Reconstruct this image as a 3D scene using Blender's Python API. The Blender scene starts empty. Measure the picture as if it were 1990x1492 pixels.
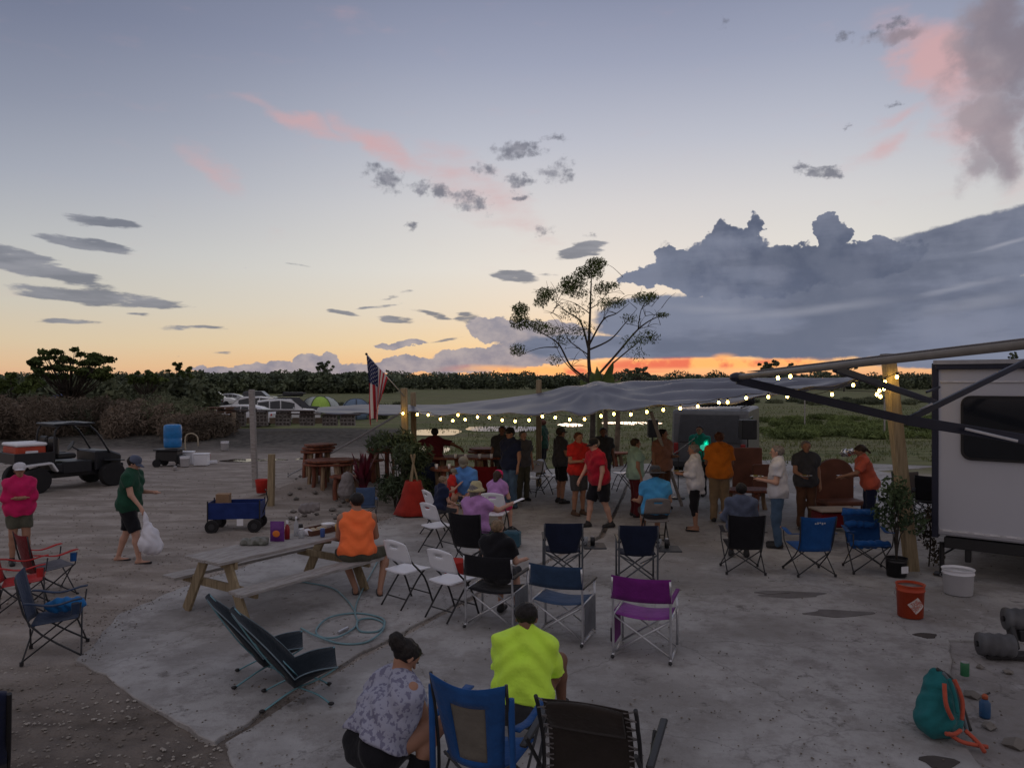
import bpy, math, random
import numpy as np
from mathutils import Vector, Matrix
from mathutils import noise as mnoise
random.seed(7); rng = np.random.default_rng(7)
S = bpy.context.scene
PI = math.pi; R = math.radians
F, H, HY, CX = 1480.0, 2.9, 742.0, 995.0          # focal length and horizon in photograph pixels, eye height in metres
def at(px, py, Y): return Vector(((px-CX)/F*Y, Y, H-(py-HY)/F*Y))
def g(px, py, h=0.0): return at(px, py, (H-h)*F/(py-HY))

# ------------------------------------------------------------------ camera
cam = bpy.data.cameras.new('camera'); co = bpy.data.objects.new('camera', cam); S.collection.objects.link(co)
cam.sensor_width = 36; cam.lens = 36*F/1990; cam.shift_y = -4/1990; cam.clip_end = 3000; cam.clip_start = 0.05
co.location = (0, 0, H); co.rotation_euler = (PI/2, 0, 0); S.camera = co
S.view_settings.view_transform = 'Standard'; S.view_settings.look = 'None'
S.view_settings.exposure = 0.24; S.view_settings.gamma = 1; S.view_settings.use_curve_mapping = False
S.cycles.use_denoising = True; S.cycles.max_bounces = 3; S.cycles.transparent_max_bounces = 8
S.cycles.sample_clamp_indirect = 3

def lin(c):
    return tuple(((x/255)/12.92 if x <= 10 else (((x/255)+.055)/1.055)**2.4) for x in c)

# ------------------------------------------------------------------ sky (world)
W = bpy.data.worlds.new('World'); S.world = W; W.use_nodes = True
nt = W.node_tree; nt.nodes.clear()
def nd(t, **k):
    n = nt.nodes.new(t)
    for a, b in k.items(): setattr(n, a, b)
    return n
def lk(a, b): nt.links.new(a, b)
def mth(op, a, b=None, c=None, clamp=False):
    n = nd('ShaderNodeMath', operation=op, use_clamp=clamp)
    for i, x in enumerate((a, b, c)):
        if x is None: continue
        if isinstance(x, (int, float)): n.inputs[i].default_value = x
        else: lk(x, n.inputs[i])
    return n.outputs[0]
def vmth(op, a, b=None):
    n = nd('ShaderNodeVectorMath', operation=op)
    for i, x in enumerate((a, b)):
        if x is None: continue
        if isinstance(x, tuple): n.inputs[i].default_value = x
        else: lk(x, n.inputs[i])
    return n.outputs['Value'] if op in ('LENGTH', 'DOT_PRODUCT') else n.outputs[0]
def mixc(f, a, b):
    n = nd('ShaderNodeMix', data_type='RGBA')
    for i, x in ((0, f), (6, a), (7, b)):
        if isinstance(x, (int, float)): n.inputs[i].default_value = x
        elif isinstance(x, tuple): n.inputs[i].default_value = (*x, 1)
        else: lk(x, n.inputs[i])
    return n.outputs[2]
def sm(x, a, b, lo=0.0, hi=1.0):
    n = nd('ShaderNodeMapRange', interpolation_type='SMOOTHSTEP'); lk(x, n.inputs[0])
    for i, v in enumerate((a, b, lo, hi)): n.inputs[i+1].default_value = v
    return n.outputs[0]
def nz(vec, scale, detail=5, rough=.55):
    n = nd('ShaderNodeTexNoise'); lk(vec, n.inputs['Vector']); n.inputs['Scale'].default_value = scale
    n.inputs['Detail'].default_value = detail; n.inputs['Roughness'].default_value = rough
    return n
tc = nd('ShaderNodeTexCoord'); sx = nd('ShaderNodeSeparateXYZ'); lk(tc.outputs['Generated'], sx.inputs[0])
AZ = mth('MULTIPLY', mth('ARCTAN2', sx.outputs[0], sx.outputs[1]), 180/PI)
EL = mth('MULTIPLY', mth('ARCSINE', sx.outputs[2]), 180/PI)
cx = nd('ShaderNodeCombineXYZ'); lk(AZ, cx.inputs[0]); lk(EL, cx.inputs[1]); P0 = cx.outputs[0]
def ramp(stops, fac):
    n = nd('ShaderNodeValToRGB'); e = n.color_ramp.elements
    while len(e) > 1: e.remove(e[0])
    for i, (p, c) in enumerate(stops):
        q = e[0] if i == 0 else e.new(p)
        q.position = p; q.color = (*lin(c), 1)
    lk(fac, n.inputs[0]); return n.outputs[0]
big = nz(P0, .02, 2).outputs[0]
ELw = mth('ADD', EL, mth('MULTIPLY', mth('SUBTRACT', big, .5), 3.0))
e90 = mth('DIVIDE', ELw, 90, clamp=True)
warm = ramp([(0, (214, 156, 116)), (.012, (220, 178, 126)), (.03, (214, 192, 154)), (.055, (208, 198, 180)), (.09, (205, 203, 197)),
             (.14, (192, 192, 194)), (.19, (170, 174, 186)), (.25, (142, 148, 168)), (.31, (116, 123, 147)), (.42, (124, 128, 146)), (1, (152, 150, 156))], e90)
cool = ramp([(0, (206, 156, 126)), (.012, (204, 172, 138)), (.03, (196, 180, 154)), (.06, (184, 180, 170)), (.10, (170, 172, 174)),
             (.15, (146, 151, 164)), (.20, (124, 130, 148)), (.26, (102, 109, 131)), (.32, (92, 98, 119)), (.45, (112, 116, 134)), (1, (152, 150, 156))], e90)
daz = mth('ABSOLUTE', mth('SUBTRACT', AZ, 12.0))
sky = mixc(sm(daz, 8, 52), warm, cool)
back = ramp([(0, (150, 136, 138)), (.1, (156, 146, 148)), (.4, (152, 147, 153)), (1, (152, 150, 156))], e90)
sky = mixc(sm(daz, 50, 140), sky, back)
nish = nd('ShaderNodeTexSky', sky_type='NISHITA', sun_disc=False)
nish.sun_elevation = R(1.0); nish.sun_rotation = R(9); nish.air_density = 1.2
nb = vmth('SCALE', nish.outputs[0]); nb.node.inputs['Scale'].default_value = .012
sky = vmth('ADD', sky, nb)

def warp(scale, amp, stretch=(1, 1, 1), detail=5, rough=.55, z=0.0):
    v = vmth('MULTIPLY', P0, stretch); v = vmth('ADD', v, (0, 0, z))
    n = nz(v, scale, detail, rough)
    d = vmth('SUBTRACT', n.outputs['Color'], (.5, .5, .5))
    return vmth('ADD', P0, vmth('MULTIPLY', d, (amp[0], amp[1], 0))), n.outputs[0]
GROW = [1.0]
def ell(P, px, py, rx, ry, ang=0.0, soft=.6, k=1.0):
    a = math.degrees(math.atan((px-CX)/F)); v = math.degrees(math.atan((HY-py)/math.hypot(F, px-CX)))
    kx = math.degrees(1/F)*math.cos(R(a))**2; ky = math.degrees(1/F)*math.cos(R(a))
    m = nd('ShaderNodeMapping', vector_type='TEXTURE'); lk(P, m.inputs[0])
    m.inputs['Location'].default_value = (a, v, 0); m.inputs['Rotation'].default_value = (0, 0, R(-ang))
    m.inputs['Scale'].default_value = (rx*GROW[0]*kx, ry*GROW[0]*ky, 1)
    return sm(vmth('LENGTH', m.outputs[0]), 1.0, 1-soft, 0, k)
def edgy(m, n, amp, a, b, k=1.0):
    return sm(mth('MULTIPLY_ADD', mth('SUBTRACT', n, .5), amp, m), a, b, 0, k)
def union(P, lst):
    r = None
    for e in lst:
        Q = P
        if r is not None:      # chains the evaluation order, which keeps the shader stack small
            n = nd('ShaderNodeVectorMath', operation='MULTIPLY_ADD'); lk(r, n.inputs[0]); n.inputs[1].default_value = (1e-6, 1e-6, 1e-6); lk(P, n.inputs[2]); Q = n.outputs[0]
        x = ell(Q, *e); r = x if r is None else mth('MAXIMUM', r, x)
    return r
# pink wisps, high and thin
Pp, pn = warp(.25, (6, 2.2), (1, 1.6, 1), 5)
GROW[0] = 1.2
pk = union(Pp, [(590, 240, 150, 24, 15, 1.0, .75), (740, 285, 150, 34, 22, 1.0, .8), (425, 335, 115, 36, 32, 1.0, .45), (930, 370, 190, 75, 30, 1.0, .5),
                (1720, 285, 130, 26, -24, 1.0, .5), (1745, 225, 110, 18, -18, 1.0, .5), (1820, 120, 175, 75, 42, .9, .95), (1890, 240, 80, 120, 10, 1.0, .55), (1040, 440, 90, 40, 30, 1, .35), (690, 40, 90, 40, 20, 1, .22), (1980, 360, 50, 90, 30, 1, .3)])
pk = edgy(pk, nz(vmth('MULTIPLY', P0, (.5, 1.6, 1)), .5, 5).outputs[0], .9, .05, 1.0, .8)
sky = mixc(pk, sky, lin((196, 154, 154)))
GROW[0] = 1.0
# large mauve cloud at the upper right
Pt, tn = warp(.16, (9, 9), (1, 1, 1), 6)
tp = union(Pt, [(1925, 120, 130, 130, 0, .75, .85), (1950, 250, 90, 130, 0, .8, .75), (1900, 300, 80, 60, -20, .9, .6), (1740, 62, 110, 24, -14, .9, .7), (2100, 100, 140, 260, 0, .6, .9)])
tp = edgy(tp, tn, .7, .1, .8, .92)
sky = mixc(tp, sky, mixc(sm(tn, .35, .65), lin((120, 112, 122)), lin((152, 140, 146))))
# low cumulus along the horizon
Pl, ln = warp(.55, (2.2, 1.5), (1, 1.4, 1), 4, .6)
lw = union(Pl, [(560, 722, 250, 20, 0, .5, .9), (600, 702, 44, 20, 0, .5, .9), (540, 710, 40, 14, 0, .5, .8), (640, 704, 32, 22, 0, .5, .9), (900, 706, 260, 24, -2, .5, .95),
                (960, 640, 70, 34, 8, .5, .9), (1060, 660, 130, 50, 0, .5, 1.0), (1000, 690, 200, 24, 0, .5, 1), (775, 668, 80, 11, -6, .6, .8), (780, 700, 60, 12, 0, .5, .8)])
lw = edgy(lw, nz(P0, 1.1, 7, .6).outputs[0], 1.0, .35, .55, .92)
sky = mixc(lw, sky, mixc(sm(ln, .3, .7), lin((122, 122, 138)), lin((158, 150, 154))))
# big bank on the right
Pb, bn = warp(.42, (3.4, 3.0), (1, 1.15, 1), 4, .58, 3.0)
Ps, sn = warp(.12, (8, 1.6), (.5, 2.2, 1), 5, .55, 9.0)
bank = union(Pb, [(1415, 485, 100, 48, 0, .5), (1400, 452, 46, 34, 0, .6), (1462, 446, 26, 32, 0, .6), (1440, 470, 50, 40, 0, .6), (1340, 505, 75, 32, 0, .3), (1618, 452, 42, 42, 0, .3), (1530, 520, 190, 52, 0, .3), (1275, 540, 75, 26, 0, .4), (1700, 505, 130, 42, -6, .3), (1420, 540, 200, 46, 4, .3)])
bank2 = union(Ps, [(1880, 478, 330, 62, -9, .35), (1700, 545, 420, 60, -5, .3), (1680, 640, 560, 62, 0, .35), (2300, 560, 420, 150, 0, .4), (1800, 590, 420, 50, -4, .5), (1350, 620, 230, 62, 0, .4), (1250, 670, 330, 30, 0, .4, .97), (1900, 690, 330, 34, 0, .5, .9)])
# broken streaks inside the bank
gaps = union(Ps, [(1560, 600, 230, 15, -5, 1, .5), (1850, 560, 150, 8, -8, 1, .5), (1960, 470, 110, 8, -9, 1, .8), (1880, 590, 160, 22, -8, 1, .4), (1400, 600, 120, 14, 4, 1, .4)])
bfn = nz(P0, .9, 8, .6).outputs[0]
rim = sm(mth('MULTIPLY_ADD', mth('SUBTRACT', bfn, .5), 1.3, bank), .35, .95)
bank = edgy(bank, bfn, 1.5, .30, .58); bank2 = edgy(bank2, bfn, 1.0, .2, .7)
bk = mth('MAXIMUM', bank, bank2)
shade = mixc(sm(bn, .36, .62), lin((84, 91, 110)), lin((101, 107, 124)))
hz = sm(EL, 1.2, 9.5)
shade = mixc(hz, lin((104, 111, 132)), shade)
shade = mixc(mth('MULTIPLY', mth('SUBTRACT', 1.0, rim), .30), shade, lin((128, 132, 146)))
shade = mixc(mth('MULTIPLY', sm(nz(P0, .22, 5, .5).outputs[0], .45, .62), .45), shade, lin((122, 126, 142)))
shade = mixc(mth('MULTIPLY', sm(sn, .50, .38), .45), shade, lin((76, 83, 100)))
shade = mixc(mth('MULTIPLY', sm(sn, .45, .62), .45), shade, lin((122, 128, 146)))
shade = mixc(gaps, shade, lin((142, 144, 156)))
sky = mixc(bk, sky, shade)
# the strip of afterglow under the bank
gl = union(Ps, [(1330, 704, 330, 17, -1, .7, 1.0), (1080, 716, 260, 12, 0, .8, .9), (1500, 697, 110, 12, 0, .7, .9), (1390, 690, 30, 12, 0, .9, .8), (1100, 720, 300, 7, 0, .9, .9)])
glc = mixc(sm(bn, .42, .6), lin((250, 176, 104)), lin((222, 112, 84)))
sky = mixc(gl, sky, glc)
# scattered dark clouds
Pd, dn = warp(.75, (2.6, 1.5), (.8, 1.5, 1), 4, .6, 5.0)
GROW[0] = 1.3
dk = union(Pd, [(755, 350, 42, 32, -10, .9, .85), (720, 330, 26, 22, 0, 1, .5), (840, 368, 60, 20, 12, .9, .75), (915, 395, 54, 24, 10, .9, .85), (1010, 292, 66, 20, -6, .9, .85), (1080, 268, 45, 9, -5, 1, .6), (1012, 350, 34, 18, 0, .9, .85), (1085, 335, 40, 28, -14, .9, .75),
                (945, 330, 34, 16, 0, 1, .7), (1010, 382, 26, 12, 0, .9, .8), (1060, 450, 28, 14, -10, .9, .65), (795, 438, 16, 12, -45, .9, .7), (1595, 337, 56, 14, 14, .8, .95), (1560, 322, 18, 10, 10, .8, .8), (1735, 206, 24, 9, -10, .9, .65), (1655, 243, 14, 6, -20, .9, .6), (1635, 68, 30, 14, -10, .9, .7), (1720, 55, 64, 18, -14, .9, .7), (1400, 44, 18, 13, 0, 1, .4), (1150, 458, 24, 9, 10, .9, .5), (1290, 475, 26, 9, -20, 1, .35)])
Pf, fn = warp(.35, (4.5, .8), (.5, 3, 1), 4, .55, 2.0)
GROW[0] = 1.22
df = union(Pf, [(190, 430, 70, 13, 2, .8, .8), (170, 475, 105, 12, 6, .7, .9), (55, 512, 160, 27, 14, .5, .95), (-80, 480, 120, 30, 8, .5, .95), (205, 580, 190, 17, 3, .6, .9), (140, 626, 80, 8, 2, .8, .8), (275, 612, 24, 4, 0, .9, .6), (390, 637, 75, 6, -2, .9, .75), (585, 517, 28, 5, 8, .9, .6), (300, 422, 26, 6, 0, 1, .4),
                (1130, 487, 66, 15, -10, .6, .9), (1000, 538, 52, 12, 2, .6, .9), (1075, 535, 30, 6, 0, .9, .6), (672, 607, 44, 7, 10, .8, .75), (750, 595, 60, 6, -6, .8, .7), (770, 620, 34, 8, 8, .8, .75), (832, 612, 44, 7, 14, .8, .75), (765, 578, 30, 5, -8, .9, .5), (900, 617, 34, 12, 0, .8, .8), (450, 686, 26, 6, 0, .9, .7), (800, 567, 20, 4, 0, .9, .5), (870, 660, 40, 4, -8, .9, .6)])
dfn = nz(P0, 1.25, 7, .62).outputs[0]
dk = mth('MULTIPLY', edgy(dk, dfn, 2.3, .22, 1.0, .85), sm(dk, .02, .2))
sky = mixc(dk, sky, mixc(sm(dn, .4, .7), lin((98, 100, 112)), lin((128, 128, 138))))
ffn = nz(vmth('MULTIPLY', P0, (.42, 1.7, 1)), 1.1, 6, .6).outputs[0]
df = mth('MULTIPLY', edgy(df, ffn, 2.2, .22, .75, .86), sm(df, .02, .2))
sky = mixc(df, sky, mixc(sm(fn, .4, .7), lin((100, 104, 116)), lin((126, 128, 138))))
sky = mixc(sm(EL, -.2, -1.5), sky, lin((62, 60, 62)))
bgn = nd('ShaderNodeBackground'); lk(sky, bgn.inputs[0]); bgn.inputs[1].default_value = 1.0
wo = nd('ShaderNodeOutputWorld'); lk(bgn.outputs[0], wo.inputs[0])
W.cycles.sampling_method = 'NONE'

# ------------------------------------------------------------------ sun: already at the horizon, only a trace of warm light
sl = bpy.data.lights.new('sun', 'SUN'); so = bpy.data.objects.new('sun', sl); S.collection.objects.link(so)
sl.energy = .12; sl.angle = R(12); sl.color = (1, .72, .5)
so.rotation_euler = (R(88), 0, R(180-9)); so.location = (0, 0, 20)
# ------------------------------------------------------------------ materials
MATS = {}
def mat(name, col, rough=.8, col2=None, scale=8.0, bump=0.0, bscale=40.0, metal=0.0, emit=0.0, spec=.4, alpha=1.0, trans=0.0, detail=4, contrast=(.35, .65), stretch=None, sheen=0.0):
    if name in MATS: return MATS[name]
    m = bpy.data.materials.new(name); m.use_nodes = True; t = m.node_tree; b = t.nodes['Principled BSDF']
    b.inputs['Base Color'].default_value = (*col, 1); b.inputs['Roughness'].default_value = rough; b.inputs['Metallic'].default_value = metal
    b.inputs['Specular IOR Level'].default_value = spec
    if sheen: b.inputs['Sheen Weight'].default_value = sheen
    if emit: b.inputs['Emission Color'].default_value = (*col, 1); b.inputs['Emission Strength'].default_value = emit
    if alpha < 1: b.inputs['Alpha'].default_value = alpha
    if trans: b.inputs['Transmission Weight'].default_value = trans
    tcn = t.nodes.new('ShaderNodeTexCoord'); src = tcn.outputs['Object']
    if stretch:
        mp = t.nodes.new('ShaderNodeMapping'); mp.inputs['Scale'].default_value = stretch; t.links.new(src, mp.inputs[0]); src = mp.outputs[0]
    if col2 is None and not emit: col2 = tuple(c*.82 for c in col)
    if col2 is not None:
        n = t.nodes.new('ShaderNodeTexNoise'); n.inputs['Scale'].default_value = scale; n.inputs['Detail'].default_value = detail; t.links.new(src, n.inputs[0])
        r = t.nodes.new('ShaderNodeValToRGB'); r.color_ramp.elements[0].position = contrast[0]; r.color_ramp.elements[1].position = contrast[1]
        r.color_ramp.elements[0].color = (*col2, 1); r.color_ramp.elements[1].color = (*col, 1)
        t.links.new(n.outputs[0], r.inputs[0]); t.links.new(r.outputs[0], b.inputs['Base Color'])
    if bump:
        n2 = t.nodes.new('ShaderNodeTexNoise'); n2.inputs['Scale'].default_value = bscale; n2.inputs['Detail'].default_value = 5; t.links.new(src, n2.inputs[0])
        bp = t.nodes.new('ShaderNodeBump'); bp.inputs['Strength'].default_value = min(1, bump); bp.inputs['Distance'].default_value = .02; t.links.new(n2.outputs[0], bp.inputs['Height']); t.links.new(bp.outputs[0], b.inputs['Normal'])
    MATS[name] = m; return m
def cloth(name, col, k=.75):
    return mat('cloth_'+name, col, .92, tuple(c*k for c in col), 5, .5, 22, spec=.15, sheen=.1)

# ------------------------------------------------------------------ mesh builder
class MB:
    def __init__(s): s.v = []; s.f = []; s.uv = None
    def add(s, vs, fs):
        n = len(s.v); s.v += [tuple(v) for v in vs]; s.f += [tuple(i+n for i in f) for f in fs]; return s
    def box(s, c, d, rot=None):
        x, y, z = d[0]/2, d[1]/2, d[2]/2
        vs = [Vector((i*x, j*y, k*z)) for i in (-1, 1) for j in (-1, 1) for k in (-1, 1)]
        if rot is not None:
            M = rot if isinstance(rot, Matrix) else Matrix.Rotation(rot, 3, 'Z'); vs = [M @ v for v in vs]
        c = Vector(c)
        return s.add([v+c for v in vs], [(0, 1, 3, 2), (4, 6, 7, 5), (0, 4, 5, 1), (2, 3, 7, 6), (0, 2, 6, 4), (1, 5, 7, 3)])
    def bar(s, a, b, w, t, up=(0, 0, 1)):
        a = Vector(a); b = Vector(b); d = (b-a).normalized(); u = Vector(up)
        if abs(d.dot(u)) > .98: u = Vector((0, 1, 0))
        r = d.cross(u).normalized(); u = r.cross(d)
        vs = []
        for p in (a, b):
            for i, j in ((-1, -1), (1, -1), (1, 1), (-1, 1)): vs.append(p+r*(i*w/2)+u*(j*t/2))
        return s.add(vs, [(3, 2, 1, 0), (4, 5, 6, 7), (0, 1, 5, 4), (1, 2, 6, 5), (2, 3, 7, 6), (3, 0, 4, 7)])
    def tube(s, pts, r, n=8, smoothp=0, cap=True):
        pts = [Vector(p) for p in pts]
        if smoothp: pts = spline(pts, smoothp)
        m = len(pts); rs = r if isinstance(r, (list, tuple)) else [r]*m
        if len(rs) != m: rs = [np.interp(i/(m-1), np.linspace(0, 1, len(rs)), rs) for i in range(m)]
        up = Vector((0, 0, 1)); prev = None; vs = []
        for i, p in enumerate(pts):
            d = (pts[min(i+1, m-1)]-pts[max(i-1, 0)])
            d = d.normalized() if d.length > 1e-9 else Vector((0, 0, 1))
            if prev is None:
                q = up if abs(d.dot(up)) < .95 else Vector((1, 0, 0)); x = d.cross(q).normalized()
            else:
                x = prev-d*prev.dot(d); x = x.normalized() if x.length > 1e-6 else d.orthogonal().normalized()
            prev = x; y = d.cross(x)
            for k in range(n):
                a = 2*PI*k/n; vs.append(p+(x*math.cos(a)+y*math.sin(a))*float(rs[i]))
        fs = [(i*n+k, i*n+(k+1) % n, (i+1)*n+(k+1) % n, (i+1)*n+k) for i in range(m-1) for k in range(n)]
        if cap: fs += [tuple(range(n-1, -1, -1)), tuple((m-1)*n+k for k in range(n))]
        return s.add(vs, fs)
    def lathe(s, prof, c=(0, 0, 0), n=20, M=None):
        c = Vector(c); vs = []
        for r, z in prof:
            for k in range(n):
                a = 2*PI*k/n; v = Vector((r*math.cos(a), r*math.sin(a), z)); vs.append((M @ v if M else v)+c)
        m = len(prof)
        fs = [(i*n+k, i*n+(k+1) % n, (i+1)*n+(k+1) % n, (i+1)*n+k) for i in range(m-1) for k in range(n)]
        fs += [tuple(range(n-1, -1, -1)), tuple((m-1)*n+k for k in range(n))]
        return s.add(vs, fs)
    def ell(s, c, r, nu=12, nv=8, rot=None):
        vs = []; c = Vector(c); M = Matrix.Rotation(rot, 3, 'Z') if isinstance(rot, float) else rot
        for j in range(nv+1):
            t = PI*j/nv
            for i in range(nu):
                a = 2*PI*i/nu; v = Vector((r[0]*math.sin(t)*math.cos(a), r[1]*math.sin(t)*math.sin(a), r[2]*math.cos(t)))
                vs.append((M @ v if M else v)+c)
        fs = [(j*nu+i, (j+1)*nu+i, (j+1)*nu+(i+1) % nu, j*nu+(i+1) % nu) for j in range(nv) for i in range(nu)]
        return s.add(vs, fs)
    def grid(s, rows, skip=()):
        n = len(rows[0]); vs = [p for r in rows for p in r]
        return s.add(vs, [(i*n+j, i*n+j+1, (i+1)*n+j+1, (i+1)*n+j) for i in range(len(rows)-1) for j in range(n-1) if (i, j) not in skip])
    def prism(s, pts, z0, z1):
        n = len(pts); return s.add([(p[0], p[1], z0) for p in pts]+[(p[0], p[1], z1) for p in pts],
            [tuple(range(n-1, -1, -1)), tuple(range(n, 2*n))]+[(i, (i+1) % n, n+(i+1) % n, n+i) for i in range(n)])
    def build(s, name, m, parent=None, smooth=False, bevel=0.0, solid=0.0, sub=0, kind=None, loc=None, label=None, auto=False):
        me = bpy.data.meshes.new(name); me.from_pydata(s.v, [], s.f); me.validate()
        if m is not None:
            for q in (m if isinstance(m, (list, tuple)) else [m]): me.materials.append(q)
        if smooth: me.polygons.foreach_set('use_smooth', [True]*len(me.polygons))
        if auto: me.set_sharp_from_angle(angle=R(40))
        o = bpy.data.objects.new(name, me); S.collection.objects.link(o)
        if parent is not None: o.parent = parent
        if loc is not None: o.location = loc
        if sub: q = o.modifiers.new('sub', 'SUBSURF'); q.levels = sub; q.render_levels = sub
        if solid: q = o.modifiers.new('thick', 'SOLIDIFY'); q.thickness = solid; q.offset = 0
        if bevel: q = o.modifiers.new('bevel', 'BEVEL'); q.width = bevel; q.segments = 1; q.limit_method = 'ANGLE'; q.angle_limit = R(35)
        if kind: o['kind'] = kind
        if label: o['label'] = label
        return o
def spline(p, k):
    out = []; n = len(p)
    for i in range(n-1):
        a, b, c, d = p[max(i-1, 0)], p[i], p[i+1], p[min(i+2, n-1)]
        for j in range(k):
            t = j/k; out.append(.5*((2*b)+(c-a)*t+(2*a-5*b+4*c-d)*t*t+(3*b-a-3*c+d)*t**3))
    out.append(p[-1]); return out
def thing(name, label, cat, loc=(0, 0, 0), rz=0.0, group=None, scale=None):
    o = bpy.data.objects.new(name, None); S.collection.objects.link(o); o.empty_display_size = .1
    o.location = loc; o.rotation_euler = (0, 0, rz)
    if scale: o.scale = (scale,)*3 if isinstance(scale, (int, float)) else scale
    return tag(o, label, cat, group)
def tag(o, label, cat, group=None):
    o['label'] = label; o['category'] = cat
    if group: o['group'] = group
    return o
def dup(root, loc, rz, label, group=None, scale=None):
    r = root.copy(); S.collection.objects.link(r); r.location = loc; r.rotation_euler = (0, 0, rz); r['label'] = label
    if group: r['group'] = group
    if scale: r.scale = (scale,)*3
    for ch in list(root.children):
        c = ch.copy(); S.collection.objects.link(c); c.parent = r
        for gc in list(ch.children):
            d = gc.copy(); S.collection.objects.link(d); d.parent = c
    return r
def recolour(root, table):
    for ch in root.children:
        if ch.name.split('.')[0] in table:
            ch.data = ch.data.copy(); ch.data.materials.clear(); ch.data.materials.append(table[ch.name.split('.')[0]])
def xy(v, z=0.0): return (v[0], v[1], z)
# common materials
M_wood = mat('weathered_wood', (.40, .38, .37), .85, (.25, .23, .215), 6, .4, 30, stretch=(1, 8, 8))
M_post = mat('treated_post_wood', (.34, .27, .17), .85, (.22, .17, .10), 5, .4, 25, stretch=(6, 6, .6))
M_cedar = mat('red_cedar', (.26, .085, .045), .7, (.12, .04, .025), 3, .4, 14, stretch=(5, 5, .8))
M_bark = mat('pale_log', (.36, .27, .17), .85, (.18, .10, .06), 5, .5, 20, stretch=(4, 4, .7))
M_black = mat('black_metal', (.015, .015, .017), .45, spec=.5)
M_dgrey = mat('dark_grey_metal', (.035, .037, .042), .5)
M_alu = mat('aluminium_tube', (.62, .63, .66), .35, metal=.8)
M_white = mat('white_plastic', (.80, .81, .85), .4, (.74, .75, .80), 3)
M_rub = mat('rubber', (.018, .018, .02), .85, bump=.3)
M_red = mat('red_plastic', (.55, .03, .02), .45)
M_card = mat('cardboard', (.30, .19, .11), .85)
M_glass = mat('dark_window', (.012, .015, .02), .08, spec=.6)
# ------------------------------------------------------------------ big structure: ground, slabs, field, water
def mesh_np(name, V, Fc, m, parent=None, smooth=False, kind=None):
    me = bpy.data.meshes.new(name); V = np.asarray(V, np.float32); Fc = np.asarray(Fc, np.int32)
    me.vertices.add(len(V)); me.vertices.foreach_set('co', V.ravel())
    k = Fc.shape[1]; me.loops.add(Fc.size); me.loops.foreach_set('vertex_index', Fc.ravel())
    me.polygons.add(len(Fc)); me.polygons.foreach_set('loop_start', np.arange(0, Fc.size, k, dtype=np.int32))
    if smooth: me.polygons.foreach_set('use_smooth', np.ones(len(Fc), bool))
    me.update(calc_edges=True)
    if m is not None: me.materials.append(m)
    o = bpy.data.objects.new(name, me); S.collection.objects.link(o)
    if parent is not None: o.parent = parent
    if kind: o['kind'] = kind
    return o
def cards(P, size, asp=.5, droop=0.0, flat=0.0):
    """leaf shaped four-corner faces scattered at P with random tilt"""
    n = len(P); P = np.asarray(P, float); size = np.broadcast_to(size, n)[:, None]
    a = rng.normal(size=(n, 3)); a[:, 2] = a[:, 2]*(1-flat)-droop; a /= np.linalg.norm(a, axis=1)[:, None]
    b = np.cross(a, rng.normal(size=(n, 3))); b /= np.linalg.norm(b, axis=1)[:, None]
    V = np.stack([P-a*size*.5, P+b*size*asp*.5, P+a*size*.5, P-b*size*asp*.5], 1).reshape(-1, 3)
    return V, np.arange(4*n).reshape(n, 4)
def clump_pts(c, r, n, hollow=.3):
    d = rng.normal(size=(n, 3)); d /= np.linalg.norm(d, axis=1)[:, None]
    return np.asarray(c)+d*np.asarray(r)*(hollow+(1-hollow)*rng.random((n, 1))**.5)

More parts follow.
